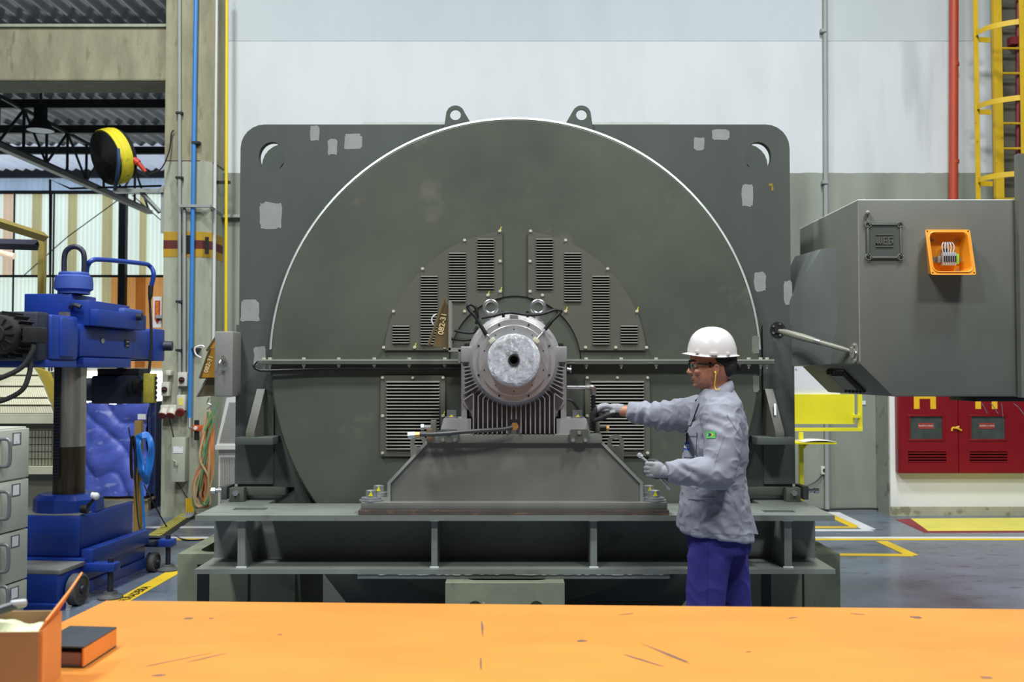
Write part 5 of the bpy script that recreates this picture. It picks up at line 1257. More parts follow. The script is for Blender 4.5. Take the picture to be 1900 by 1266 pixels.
b = MB(); b.tube([P(251, 886, 9.6), P(253, 930, 9.6), P(258, 978, 9.6), P(264, 984, 9.6)], .006, 6, smooth=4); part('cable_end', b, 'cable_black', kc)
b = MB(); b.tube([P(242, 815, 9.64), P(239, 795, 9.64), P(238, 793, 9.64)], .006, 6); part('cable_hook', b, 'cable_black', kc)
a_, c_, d_ = P(267, 900, 9.6), G(300, 965), G(322, 992)
b = MB(); b.tube([a_, P(283, 930, 9.55), Vector((G(312, 985).x, G(312, 985).y, .02)), Vector((G(340, 1003).x, G(340, 1003).y, .008)), Vector((G(380, 1003).x, G(380, 1003).y, .008))], .007, 6, smooth=6)
one('floor_cable', b, 'cable_black', 'thin black cable drooping from the hose post to the floor', 'cable')
# ================================================================ things on and around the left column
mat('conduit_grey', (150, 156, 152), .5, var=.08); mat('pipe_blue', (58, 128, 200), .4, var=.05); mat('pipe_white', (206, 208, 208), .45, var=.05); mat('pipe_yellow', (232, 204, 30), .45, var=.05)
def vpipe(name, px, D, y0, y1, r, m, label, cat='pipe', px2=None, clips=()):
    rt = root(name, label, cat, P(px2 or px, y1, D)); b = MB(); b.cyl(P(px2 or px, y1, D), P(px, y0, D), r, n=12); part('tube', b, m, rt)
    for cy in clips:
        c = P(px, cy, D); part('pipe_clip', MB().box(c.x-r*1.8, c.x+r*1.8, D-r*1.3, 10.79 if D < 10.8 else D+.05, c.z-.012, c.z+.012), 'truss_steel', rt)
    return rt
cpos = 10.76
vpipe('conduit', 333, cpos, -30, 760, .020, 'conduit_grey', 'grey conduit running down the left column beside its left edge', 'conduit', clips=(210, 330, 560, 650))
vpipe('conduit', 342, cpos, 384, 700, .020, 'conduit_grey', 'shorter grey conduit down the column, just left of the blue pipe', 'conduit')
vpipe('compressed_air_pipe', 364, cpos-.02, -30, 776, .023, 'pipe_blue', 'bright blue air pipe running down the left column', px2=352, clips=(265, 648))
vpipe('white_pipe', 402, 10.93, -30, 640, .018, 'pipe_white', 'thin white vertical pipe at the right side of the left column', px2=396, clips=())
yp = vpipe('yellow_pipe', 421, 11.0, -30, 640, .017, 'pipe_yellow', 'thin bright yellow vertical pipe right of the white one', px2=419)
pbr = root('pipe_bracket', 'black steel bracket holding the white and yellow pipes', 'bracket', P(400, 340, 11.05))
part('arm', MB().box(PX(389, 11.05), PX(424, 11.05), 11.03, 11.07, PZ(341, 11.05), PZ(336, 11.05)), 'black', pbr)
part('back_plate', MB().box(PX(386, 11.05), PX(391, 11.05), 11.0, 11.1, PZ(356, 11.05), PZ(322, 11.05)), 'black', pbr)
sb_ = root('steel_bracket', 'grey angle steel frame around the column below the pipe bracket', 'bracket', P(370, 400, 10.7))
part('front_bar', MB().box(PX(331, 10.72), PX(388, 10.72), 10.70, 10.75, PZ(385, 10.72), PZ(380, 10.72)), 'conduit_grey', sb_)
b = MB(); b.tube([P(388, 382, 10.74), P(412, 398, 11.25)], .022, 4); part('side_bar', b, 'conduit_grey', sb_)
part('wall_bar', MB().box(PX(406, 11.25), PX(446, 11.25), 11.22, 11.3, PZ(404, 11.25), PZ(399, 11.25)), 'conduit_grey', sb_)
# switches and sockets
mat('switch_white', (206, 204, 190), .5, var=.06); mat('socket_red', (120, 34, 32), .45)
def switchbox(px, py, w, h, label, knob=True):
    D_ = 10.74; c = P(px, py, D_); s = 1847/D_
    r_ = root('isolator_switch', label, 'switch', (c.x, 10.78, c.z-h/2/s)); part('case', MB().box(c.x-w/2/s, c.x+w/2/s, 10.70, 10.80, c.z-h/2/s, c.z+h/2/s, bev=.008), 'switch_white', r_)
    if knob:
        k = part('knob', MB().cyl((c.x, 10.70, c.z-.005), (c.x, 10.675, c.z-.005), .030, n=18), 'matte_black', r_); part('pointer', MB().box(c.x-.026, c.x+.026, 10.665, 10.676, c.z-.012, c.z+.002, bev=.002), 'band_red', k)
    return r_
switchbox(308, 722, 15, 26, 'lower cream isolator switch at the left edge of the column'); switchbox(340, 704, 17, 26, 'upper cream isolator switch beside the blue pipe'); switchbox(314, 692, 10, 10, 'small blank cream box above the lower switch', False)
def socket(px, py, label):
    c = P(px, py, 10.72); r_ = root('power_socket', label, 'socket', (c.x, 10.76, c.z-.08))
    part('case', MB().box(c.x-.045, c.x+.045, 10.70, 10.80, c.z-.02, c.z+.06, bev=.012), 'switch_white', r_)
    b = MB(); b.cyl((c.x, 10.70, c.z), (c.x, 10.64, c.z-.05), .042, n=18); part('outlet', b, 'switch_white', r_)
    b = MB(); b.cyl((c.x, 10.642, c.z-.048), (c.x, 10.634, c.z-.056), .044, n=18); part('cap', b, 'socket_red', r_)
socket(306, 762, 'leftmost of the three red capped sockets on the column'); socket(321, 762, 'middle of the three red capped sockets on the column')
c = P(337, 752, 10.72); r_ = root('power_socket', 'tall rightmost socket with yellow label on the column', 'socket', (c.x, 10.76, c.z-.1)); part('case', MB().box(c.x-.045, c.x+.045, 10.69, 10.80, c.z-.06, c.z+.11, bev=.012), 'switch_white', r_)
part('label_sticker', MB().box(c.x-.02, c.x+.02, 10.687, 10.69, c.z, c.z+.08), 'line_pale_yellow', r_); part('cap', MB().cyl((c.x, 10.69, c.z-.07), (c.x, 10.66, c.z-.085), .045, n=18), 'socket_red', r_)
# grey green distribution box
mat('box_greygreen', (172, 176, 160), .5, var=.06)
db = root('fuse_box', 'narrow grey green fuse box low on the left column', 'box', P(334, 894, 10.72))
part('case', MB().box(PX(322, 10.7), PX(347, 10.7), 10.66, 10.80, PZ(894, 10.7), PZ(812, 10.7), bev=.006), 'box_greygreen', db)
part('label_sticker', MB().box(PX(323, 10.66), PX(341, 10.66), 10.655, 10.66, PZ(841, 10.66), PZ(829, 10.66)), 'line_white', db)
b = MB(); b.cyl(P(327, 860, 10.66), P(327, 860, 10.63), .014, n=10); b.tube([P(321, 854, 10.63), P(327, 857, 10.63), P(327, 864, 10.63)], .010, 8); part('lever', b, 'box_greygreen', db)
b = MB(); b.tube([P(314, 775, 10.75), P(322, 812, 10.75)], .006, 6); one('power_cable', b, 'cable_black', 'short black cable from the sockets into the fuse box', 'cable')
b = MB(); b.tube([P(328, 895, 10.75), P(348, 924, 10.75)], .006, 6); one('power_cable', b, 'cable_black', 'short black cable from the fuse box down to the yellow clip', 'cable')
# air regulator
mat('regulator_orange', (214, 92, 40), .5)
ar = root('air_regulator', 'orange air regulator at the foot of the blue pipe', 'regulator', P(370, 815, 10.68))
part('body', MB().box(PX(360, 10.68), PX(379, 10.68), 10.64, 10.74, PZ(800, 10.68), PZ(789, 10.68), bev=.006), 'regulator_orange', ar)
part('bowl', MB().cyl(P(365, 817, 10.68), P(365, 780, 10.68), .026, n=16), 'matte_black', ar); b = MB(); b.lathe([(0, .012), (.018, .012), (.022, 0)], P(363, 795, 10.64), (0, -1, 0), 16); part('gauge', b, 'line_white', ar)
b = MB(); b.tube([P(352, 776, 10.72), P(352, 794, 10.7), P(361, 795, 10.69)], .016, 8); part('inlet', b, 'zinc_dull', ar)
# bundle of orange and green hoses
hb_ = root('hose_bundle', 'tangled bundle of orange and green hoses hanging beside the column', 'hose', P(380, 942, 10.6))
rh = random.Random(9); mat('hose_tan', (196, 170, 128), .5)
part('hook', MB().tube([P(388, 738, 10.6), P(385, 748, 10.6), P(392, 752, 10.6), P(384, 760, 10.6)], .009, 6, smooth=4), 'zinc_dull', hb_)
for k in range(22):
    m = ('hose_orange', 'hose_tan', 'hose_orange', 'hose_green', 'hose_tan')[k % 5] if k != 9 else 'hose_blue'
    xo = rh.uniform(-8, 8); xb_ = rh.uniform(-14, 14)
    pts = [(388+rh.uniform(-3, 3), 764), (384+xo*.8+rh.uniform(-3, 3), 800), (380+xo+rh.uniform(-4, 4), 850), (374+xb_, 895+rh.uniform(-10, 10)), (372+xb_*1.0, 925+rh.uniform(-6, 14)), (384+xb_*.5, 938+rh.uniform(-6, 2)), (390+xo*.6, 890+rh.uniform(-10, 10)), (391+xo*.6+rh.uniform(-3, 3), 820), (391+rh.uniform(-3, 4), 768)]
    b = MB(); b.tube([P(x, y, 10.62-.012*(k % 7)+rh.uniform(-.02, .02)) for x, y in pts], .0125, 7, smooth=5); part('hose', b, m, hb_)
for a in ([(404, 748), (392, 775), (380, 800)], [(400, 770), (388, 805), (374, 850)]):
    b = MB(); b.tube([P(x, y, 10.5) for x, y in a], .010, 6, smooth=4); part('hose', b, 'hose_green', hb_)
# yellow cable guide and the striped floor ramp
mat('guide_yellow', (206, 166, 28), .5, var=.12, vs=8)
cg = root('cable_guide', 'yellow corrugated cable guide at the foot of the column', 'guide', P(354, 958, 10.7))
for k in range(4):
    x = 346.5+k*4.0; b = MB(); b.cyl(P(x, 951, 10.68), P(x, 925, 10.72), .013, n=8); part('channel', b, 'guide_yellow', cg)
    b = MB(); e = G(330+k*5, 966); b.tube([P(x, 951, 10.68), P(x-2, 957, 10.62), Vector((e.x, e.y, .02))], .010, 6, smooth=4); part('cable', b, 'conduit_grey', cg)
rp = root('cable_ramp', 'yellow and black striped cable ramp across the floor', 'ramp', G(318, 980))
ra, rb2 = G(345, 960), G(282, 1003); d = (rb2-ra); ln = d.length; d.normalize(); n_ = Vector((-d.y, d.x, 0))
mat('ramp_black', (48, 48, 44), .7)
def rampseg(s0, s1, hh, w0=.15, w1=.06):
    c0_, c1_ = ra + d*s0, ra + d*s1; b = MB()
    return b.add([tuple(c + n_*o + Vector((0, 0, z))) for c in (c0_, c1_) for o, z in ((-w0, 0), (w0, 0), (w1, hh), (-w1, hh))], [(0,1,2,3), (7,6,5,4), (0,4,5,1), (1,5,6,2), (2,6,7,3), (3,7,4,0)])
ns = 20
part('ramp_core', rampseg(0, ln, .035, .10, .056), 'ramp_black', rp)
for k in range(ns): part('ramp_stripe', rampseg(ln*(k+.1)/ns, ln*(k+.55)/ns, .0362, .085, .058), 'line_pale_yellow', rp)
# white perforated machine behind
mat('perf_white', (206, 206, 202), .5, var=.05)
wm = root('perforated_cabinet', 'white perforated sheet metal cabinet with a sloping top left of the motor', 'cabinet', (PX(425, 9.6), 9.8, 0))
cx0, cx1 = PX(402, 9.5), PX(470, 9.5)
part('body', MB().box(cx0+.02, cx1, 9.52, 10.1, 0, PZ(828, 9.5)), 'perf_white', wm)
pts = [(cx0, PZ(828, 9.5)), (cx1, PZ(828, 9.5)), (cx1, PZ(735, 9.5)), (PX(421, 9.5), PZ(738, 9.5))]
part('sloped_top', MB().plate([pts], 9.5, 10.1), 'perf_white', wm)
part('rail', MB().box(cx0, cx1, 9.47, 9.5, PZ(834, 9.5), PZ(826, 9.5)), 'perf_white', wm)
def grille(parent, fx, y0, y1, stp, D_, m='slat_line'):
    b = MB(); z0_, z1_ = PZ(y1, D_), PZ(y0, D_); z = z0_
    while z < z1_:
        xa = fx(z); x = xa
        while x < cx1-.03: b.box(x, x+stp*.62, D_-.003, D_+.003, z, z+stp*.62); x += stp
        z += stp
    o = part('perforation', b, m, parent); o['kind'] = 'stuff'
mat('perf_hole', (126, 126, 120), .8)
grille(wm, lambda z: cx0+.04, 850, 935, .016, 9.518, 'perf_hole')
zs0, zs1 = PZ(825, 9.5), PZ(745, 9.5)
grille(wm, lambda z: cx0+.03+(PX(421, 9.5)-cx0)*(z-zs0)/(zs1-zs0), 748, 822, .013, 9.498, 'perf_hole')
# fire extinguisher arrow sign on the column's left
mat('sign_red', (196, 62, 40), .5, var=.05); mat('sign_text', (240, 210, 70), .5)
sg = root('fire_sign', 'white sign with a red downward arrow left of the column', 'sign', P(291, 608, 10.9))
part('board', MB().box(PX(284, 10.9), PX(300, 10.9), 10.88, 10.9, PZ(608, 10.9), PZ(551, 10.9)), 'line_white', sg)
ax0, ax1 = PX(286, 10.88), PX(296, 10.88)
pts = [(ax0+.0, PZ(592, 10.88)), ((ax0+ax1)/2, PZ(602, 10.88)), (ax1, PZ(592, 10.88)), (ax1, PZ(558, 10.88)), (ax0, PZ(558, 10.88))]
arw = part('arrow', MB().plate([pts], 10.876, 10.88), 'sign_red', sg)
t = textmesh('EXTINTOR', .038, .0004); part('lettering', moved(t, Matrix.Translation(P(291, 576, 10.874)) @ Matrix.Rotation(PI/2, 4, 'Y')), 'sign_text', arw)
part('sign_bracket', MB().box(PX(289, 10.86), PX(331, 10.86), 10.84, 10.87, PZ(591, 10.86), PZ(585, 10.86)), 'conduit_grey', sg)
# drum fan on a bracket
mat('fan_yellow', (222, 208, 44), .5, var=.12, vs=6, spots=(150, 146, 60), sscale=8, sth=.62); mat('fan_blue', (44, 70, 100), .5)
fan = root('drum_fan', 'yellow and black drum fan on the bracket beside the column', 'fan', P(212, 352, 10.5))
fc = P(211, 290, 10.72); ax = Vector((-.62, -.72, -.32)).normalized(); r = .30
b = MB(); b.lathe([(r*.97, -.055), (r, -.05), (r, -.015), (r*1.02, -.01), (r*1.02, .05), (r, .055), (r, .09), (r*.97, .095), (r*.93, .095), (r*.93, -.055), (r*.97, -.055)], fc, ax, 44); part('drum', b, 'fan_yellow', fan, 40)
b = MB(); b.lathe([(.0, -.13), (r*.45, -.13), (r*.9, -.11), (r*.965, -.05), (r*.92, -.05), (r*.86, -.10), (0, -.115)], fc, ax, 44); part('rear_shell', b, 'matte_black', fan, 40)
b = MB(); b.lathe([(.0, .03), (r*.92, .03), (r*.92, .036), (0, .036)], fc, ax, 36); part('drum_shade', b, 'gap_shade', fan, 40)  # dark disc added to stand for the shade inside the drum
u, v, _ = frame(ax)
for sgn in (1,):
    b = MB()
    for k in range(1, 20):
        rr = r*k/19.5; b.tube([fc + ax*sgn*(.096+.05*(1-(k/19.5)**2)) + (u*math.cos(t)+v*math.sin(t))*rr for t in [2*PI*j/28 for j in range(28)]], .0042, 4, closed=True)
    for k in range(12):
        t = 2*PI*k/12; b.tube([fc + ax*sgn*(.096+.05*(1-f*f)) + (u*math.cos(t)+v*math.sin(t))*r*f for f in (0.05, .35, .7, .98)], .003, 4)
    o = part('wire_guard', b, 'matte_black', fan)
b = MB(); b.lathe([(0, -.19), (.09, -.19), (.10, -.11), (0, -.1)], fc, ax, 20); part('fan_motor', b, 'matte_black', fan)
for k in range(5):
    t = 2*PI*k/5; d = u*math.cos(t)+v*math.sin(t); e = ax.cross(d); p = [fc+d*.05-e*.03+ax*.04, fc+d*.26-e*.07+ax*.04, fc+d*.27+e*.06+ax*.075, fc+d*.05+e*.03+ax*.07]
    b = MB(); b.add([tuple(x) for x in p] + [tuple(x+ax*.004) for x in p], [(0,1,2,3), (7,6,5,4), (0,4,5,1), (1,5,6,2), (2,6,7,3), (3,7,4,0)]); part('blade', b, 'matte_black', fan)
b = MB(); b.tube([P(219, 276, 10.40), P(220, 305, 10.40), P(216, 335, 10.52), P(213, 351, 10.78)], .022, 4, smooth=3); part('yoke', b, 'fan_blue', fan)
b = MB(); b.cyl(P(248, 296, 10.62), P(257, 303, 10.62), .036, n=12); b.cyl(P(256, 302, 10.62), P(270, 319, 10.64), .028, .020, n=12); pg = part('plug', b, 'sign_red', fan)
b = MB(); b.tube([P(270, 319, 10.64), P(280, 322, 10.6), P(300, 312, 10.65), P(314, 280, 10.72), P(318, 248, 10.75), P(323, 242, 10.76)], .008, 6, smooth=5); part('power_cord', b, 'cable_black', fan)
fb = root('fan_bracket', 'pale grey steel wall bracket carrying the drum fan', 'bracket', P(290, 440, 10.5))
part('shelf_bar', MB().box(PX(208, 10.8), c0-.002, 10.76, 10.85, PZ(358, 10.8), PZ(351, 10.8)), 'conduit_grey', fb)
part('upright', MB().box(c0-.035, c0-.001, 10.80, 10.86, PZ(432, 10.8), PZ(345, 10.8)), 'conduit_grey', fb)
b = MB(); b.tube([P(262, 357, 10.82), P(297, 394, 10.82)], .026, 4); part('brace', b, 'conduit_grey', fb)
# high bay lamp in the annex
lp = root('high_bay_lamp', 'dark bell shaped high bay lamp hanging under the annex roof', 'lamp', P(75, 246, 15.5))
lc = P(75, 243, 15.5); b = MB(); b.lathe([(.205, 0), (.19, .05), (.12, .16), (.10, .2), (.10, .36), (.06, .42), (.0, .44)], lc, (0, 0, 1), 32); part('shade', b, 'matte_black', lp)
part('lens', MB().cyl(lc+Vector((0, 0, .005)), lc+Vector((0, 0, .015)), .2, n=32), 'line_white', lp)
part('stem', MB().cyl(lc+Vector((0, 0, .43)), (lc.x, lc.y, RZ), .02, n=8), 'truss_steel', lp)
# ochre steel jib frame at the left edge
mat('ochre_steel', (150, 134, 70), .6, var=.12)
jf = root('jib_stand', 'ochre painted steel frame with a tube lamp at the left edge', 'frame', P(75, 690, 9.3))
part('post', MB().box(PX(70, 9.5), PX(81, 9.5), 9.47, 9.53, 0, PZ(436, 9.3)), 'ochre_steel', jf)
b = MB(); p, q_ = P(82, 440, 9.3), P(-30, 405, 8.2); b.tube([p, q_], .045, 4); part('top_beam', b, 'ochre_steel', jf)
b = MB(); b.tube([P(70, 455, 9.3), P(-30, 452, 9.0)], .05, 4); part('lower_beam', b, 'drill_dark', jf)
b = MB(); b.cyl(P(-20, 464, 9.0), P(26, 476, 9.0), .028, n=12); part('tube_lamp', b, 'panel_pink', jf)
# ================================================================ right side of the hall
mat('pipe_red', (176, 66, 40), .5, var=.1, vs=4); mat('ladder_yellow', (206, 170, 30), .5, var=.12, vs=5, spots=(130, 104, 30), sscale=14, sth=.66); mat('pipe_darkred', (116, 30, 40), .5)
rp_ = root('red_pipe', 'thick red vertical fire water pipe on the white wall', 'pipe', (PX(1771, 11.2), 11.2, 2.61)); b = MB(); b.cyl((PX(1771, 11.2), 11.2, 2.61), P(1770, -30, 11.2), .05, n=20); part('tube', b, 'pipe_red', rp_)
for cy in (120, 300): part('coupling', MB().cyl(P(1771, cy+3, 11.2), P(1771, cy-3, 11.2), .052, n=20), 'pipe_red', rp_)
dr_ = root('dark_red_pipe', 'thin dark red pipe behind the ladder', 'pipe', (PX(1890, 11.0), 11.0, 2.61)); b = MB(); b.cyl((PX(1891, 11.0), 11.0, 2.61), P(1889, -30, 11.0), .022, n=12); part('tube', b, 'pipe_darkred', dr_); part('valve', MB().box(PX(1882, 11.0), PX(1896, 11.0), 10.95, 11.05, PZ(84, 11), PZ(70, 11)), 'pipe_darkred', dr_)
cd = root('wall_conduit', 'grey green conduit running up the white wall beside the motor', 'conduit', P(1536, 700, WY-.05)); b = MB(); b.cyl(P(1535, 945, WY-.04), P(1531, -30, WY-.04), .028, n=12); part('tube', b, 'conduit_grey', cd)
for cy in (60, 340): part('clip', MB().box(PX(1528, WY-.04), PX(1538, WY-.04), WY-.08, WY, PZ(cy+3, WY), PZ(cy-3, WY)), 'conduit_grey', cd)
ld = root('caged_ladder', 'yellow caged ladder against the wall at the right edge', 'ladder', P(1850, 700, 10.9))
LX0, LX1 = PX(1861, 10.55), PX(1861, 10.55)+.50
LD = 10.95
for x in (PX(1803, 10.95)+.33, PX(1803, 10.95)+.80): part('rail', MB().box(x-.045, x+.045, LD-.03, LD+.03, 1.6, 7.5), 'ladder_yellow', ld)
xc = PX(1803, 10.95)+.56; 
for k in range(20): part('rung', MB().cyl((xc-.23, LD, 1.8+k*.28), (xc+.23, LD, 1.8+k*.28), .014, n=8), 'ladder_yellow', ld)
for py in (60, 197, 333):
    z = PZ(py, 10.7); rr = .44; pts = [(xc-.30, LD), (xc-.50, LD-.05), (xc-.56, LD-.22), (xc-.48, LD-.45), (xc-.25, LD-.60), (xc, LD-.64), (xc+.25, LD-.60), (xc+.48, LD-.45), (xc+.56, LD-.22), (xc+.5, LD-.05), (xc+.3, LD)]
    pts = [Vector(p) for p in catmull([(a, c, z) for a, c in pts], 4)]
    b = MB(); vs = []
    for p in pts: vs += [(p.x, p.y, z-.028), (p.x, p.y, z+.028), (p.x, p.y+.008, z+.028), (p.x, p.y+.008, z-.028)]
    b.add(vs, [(4*i+j, 4*i+(j+1) % 4, 4*i+4+(j+1) % 4, 4*i+4+j) for i in range(len(pts)-1) for j in range(4)]); part('cage_hoop', b, 'ladder_yellow', ld)
for dx, dy in ((-.555, -.2), (-.26, -.6), (.26, -.6), (.555, -.2)): part('cage_bar', MB().box(xc+dx-.025, xc+dx+.025, LD+dy-.008, LD+dy+.008, PZ(375, 10.9), 7.5), 'ladder_yellow', ld)
# fire hydrant cabinet on the low wall
mat('hydrant_red', (128, 14, 26), .4, var=.08, vs=5); mat('pane_dark', (70, 78, 76), .15, var=.25, vs=9); mat('letter_yellow', (238, 190, 40), .5); mat('tag_red', (150, 60, 50), .5)
HY = 10.9
hx0, hx1, hz0, hz1 = PX(1659, HY), PX(1893, HY), PZ(877, HY), PZ(700, HY)
hy = root('hydrant_cabinet', 'dark red double door hydrant cabinet on the white wall', 'cabinet', ((hx0+hx1)/2, HY, hz0))
part('case', MB().box(hx0, hx1, HY-.10, HY, hz0, hz1, bev=.006), 'hydrant_red', hy)
mid_ = PX(1775, HY-.1)
for i, (a, c_, tx) in enumerate(((hx0+.01, mid_-.004, 1718), (mid_+.004, hx1-.01, 1831))):
    YF = HY-.12
    wx0, wx1, wz0, wz1 = PX(1687 + i*113, YF), PX(1747+i*116, YF), PZ(815, YF), PZ(773, YF)
    vx0, vx1, vz0, vz1 = PX(1683+i*114, YF), PX(1754+i*113, YF), PZ(859, YF), PZ(838, YF)
    dd_ = part('door', MB().plate([rect(a, c_, hz0+.01, hz1-.01), rect(wx0, wx1, wz0, wz1), rect(vx0, vx1, vz0, vz1)], YF, YF+.02), 'hydrant_red', hy)
    part('pane', MB().box(wx0-.01, wx1+.01, YF+.008, YF+.012, wz0-.01, wz1+.01), 'pane_dark', dd_)
    b = MB()
    for (p_, q_) in ((wx0, wz0), ): 
        b.box(wx0-.03, wx1+.03, YF-.008, YF, wz1, wz1+.02, bev=.003); b.box(wx0-.03, wx1+.03, YF-.008, YF, wz0-.02, wz0, bev=.003); b.box(wx0-.02, wx0, YF-.008, YF, wz0, wz1); b.box(wx1, wx1+.02, YF-.008, YF, wz0, wz1)
    part('window_frame', b, 'hydrant_red', dd_)
    for k in range(4): part('vent_slat', MB().box(vx0, vx1, YF-.004, YF+.014, vz0+(vz1-vz0)*(k+.15)/4, vz0+(vz1-vz0)*(k+.62)/4, Matrix.Identity(4)), 'hydrant_red', dd_)
    part('vent_dark', MB().box(vx0, vx1, YF+.016, YF+.018, vz0, vz1), 'gap_shade', dd_)
    cxx = PX(1717+i*113, YF); tg = part('glass_label', MB().box(cxx-.085, cxx+.085, YF+.004, YF+.008, PZ(796, YF), PZ(785, YF)), 'tag_red', dd_)
    t = textmesh('QUEBRE O VIDRO', .02, .0003); part('lettering', moved(t, Matrix.Translation((cxx, YF+.003, PZ(790.5, YF)))), 'line_white', tg)
    t = textmesh('H', .37, .001, .012); q0 = P(1716 + i*114, 738, YF-.002); part('lettering', moved(t, Matrix.Translation(q0)), 'letter_yellow', dd_)
b = MB(); b.tube([P(1766, 800, HY-.125), P(1768, 794, HY-.13), P(1776, 795, HY-.135), P(1784, 799, HY-.13)], .010, 6, smooth=4); b.tube([P(1770, 795, HY-.13), P(1780, 792, HY-.14)], .010, 6); part('door_tie', b, 'letter_yellow', hy)
# yellow stand with white board, shelf and papers
mat('stand_yellow', (232, 222, 40), .5, var=.06, vs=4); mat('board_white', (214, 216, 222), .4, var=.06, vs=12, spots=(150, 152, 164), sscale=16, sth=.66)
sy = 8.6
ys_ = root('notice_stand', 'yellow steel stand with white board and shelf behind the motor', 'stand', (PX(1530, sy), sy, 0))
part('board', MB().box(PX(1380, sy), PX(1560, sy), sy+.02, sy+.04, PZ(734, sy), PZ(640, sy)), 'board_white', ys_)
part('lower_panel', MB().box(PX(1380, sy), PX(1584, sy), sy-.01, sy+.02, PZ(787, sy), PZ(732, sy)), 'stand_yellow', ys_)
b = MB(); b.box(PX(1590, sy), PX(1597, sy), sy-.03, sy+.0, PZ(799, sy), PZ(700, sy)); part('frame_upright', b, 'stand_yellow', ys_)
part('frame_bar', MB().box(PX(1380, sy), PX(1597, sy), sy-.035, sy, PZ(800, sy), PZ(794, sy)), 'stand_yellow', ys_)
part('frame_clip', MB().box(PX(1581, sy), PX(1592, sy), sy-.045, sy, PZ(775, sy), PZ(770, sy)), 'stand_yellow', ys_)
sz = PZ(818, 8.5)
part('shelf', MB().box(PX(1400, 8.3), PX(1548, 8.3), 8.25, 8.6, sz-.012, sz), 'stand_yellow', ys_)
part('leg', MB().box(PX(1480, 8.5), PX(1487, 8.5), 8.46, 8.50, 0, PZ(802, 8.5)), 'stand_yellow', ys_)
part('leg', MB().box(PX(1405, 8.5), PX(1412, 8.5), 8.46, 8.50, 0, PZ(802, 8.5)), 'stand_yellow', ys_)
b = MB(); b.tube([P(1486, 835, 8.5), P(1500, 820, 8.5)], .014, 4); part('brace', b, 'stand_yellow', ys_)
mat('paper_white', (226, 228, 232), .7, var=.04)
b = MB(); b.grid(lambda s, t: (PX(1482, 8.4)+(PX(1542, 8.4)-PX(1482, 8.4))*s, 8.27+.26*t, sz+.004+.012*math.sin(PI*s)), 10, 4)
g2 = MB(); g2.add(b.v + [(x, y, z-.004) for x, y, z in b.v], b.f + [tuple(i+len(b.v) for i in reversed(f)) for f in b.f]); one('paper_sheets', g2, 'paper_white', 'white paper sheets lying open on the yellow stand shelf', 'paper')
# wall socket, notice and cable
ws = root('wall_socket', 'small white wall socket with a cable behind the motor', 'socket', P(1529, 882, WY)); c = P(1529.5, 873, WY-.02)
part('plate', MB().box(c.x-.04, c.x+.04, WY-.04, WY, c.z-.045, c.z+.045, bev=.006), 'switch_white', ws); part('hole', MB().cyl((c.x, WY-.041, c.z), (c.x, WY-.045, c.z), .024, n=16), 'matte_black', ws)
b = MB(); b.tube([P(1525, 882, WY-.04), P(1515, 893, WY-.04), P(1500, 901, WY-.04), P(1480, 905, WY-.04)], .008, 6, smooth=4); part('cable', b, 'cable_black', ws)
nb = one('wall_notice', MB().box(PX(1598, WY), PX(1605, WY), WY-.012, WY, PZ(751, WY), PZ(744, WY)), 'line_white', 'tiny white notice on the grey wall beside the yellow stand', 'notice')
bz = G(1600, 948); sk = MB(); sk.tube([Vector((PX(1500, WY), WY-.03, .02)), Vector((PX(1600, WY), WY-.05, .03)), Vector((PX(1632, WY), WY-.04, .02))], .012, 6, smooth=4); one('floor_hose', sk, 'cable_black', 'thin black cable lying along the foot of the grey wall', 'cable')
# ================================================================ the worker
from mathutils.bvhtree import BVHTree
mat('skin_stubble', (154, 112, 91), .6, var=.2, vs=140)
mat('jacket_seam', (116, 119, 132), .9)
mat('chrome', (214, 216, 220), .25, metal=.5)
mat('skin', (174, 121, 95), .5, var=.12, vs=30, bump=.05, bs=200)
mat('jacket_grey', (136, 139, 151), .85, var=.07, vs=9, bump=.12, bs=500)
mat('trousers_blue', (44, 40, 122), .85, var=.16, vs=8, bump=.12, bs=400)
mat('glove_grey', (142, 144, 150), .85, var=.14, vs=60, bump=.3, bs=500); mat('glove_black', (34, 35, 38), .6, var=.2, vs=40)
mat('helmet_white', (212, 209, 208), .32, var=.02, vs=6, coat=.2)
mat('hair_black', (22, 20, 20), .6, var=.2, vs=80, bump=.6, bs=300)
mat('boot_black', (24, 24, 26), .5); mat('lens_clear', (236, 242, 244), .04, trans=1.0, var=.0, rvar=0); MATS['lens_clear'].node_tree.nodes['Principled BSDF'].inputs['IOR'].default_value = 1.12
mat('thread_blue', (48, 90, 190), .7, var=.06); mat('flag_green', (84, 200, 104), .7, var=.05); mat('flag_yellow', (232, 224, 60), .7, var=.05); mat('flag_blue', (40, 60, 140), .7)
mat('lip', (142, 84, 72), .5); mat('eye_white', (220, 216, 210), .3); mat('stubble', (96, 76, 66), .8, var=.3, vs=120)
WD = 4.80
man = root('person', 'worker in white helmet, grey jacket and blue trousers reaching to the bearing', 'person', (PX(1330, WD), WD, 0))
def sec(y, xa, xb, hd, D=WD, e=2.3, tilt=0.0, dy=0.0):
    a, c = P(xa, y, D), P(xb, y, D); m = (a+c)/2; h = (c.x-a.x)/2
    return (Vector((m.x, D+dy, m.z)), Vector((h, 0, tilt*h)), Vector((0, hd, 0)), e)
def limb(b, pts, rs, n=20, smooth=6): b.tube(pts, rs, n, smooth=smooth); b.sphere(pts[0], rs[0], 16, 10); b.sphere(pts[-1], rs[-1], 16, 10)
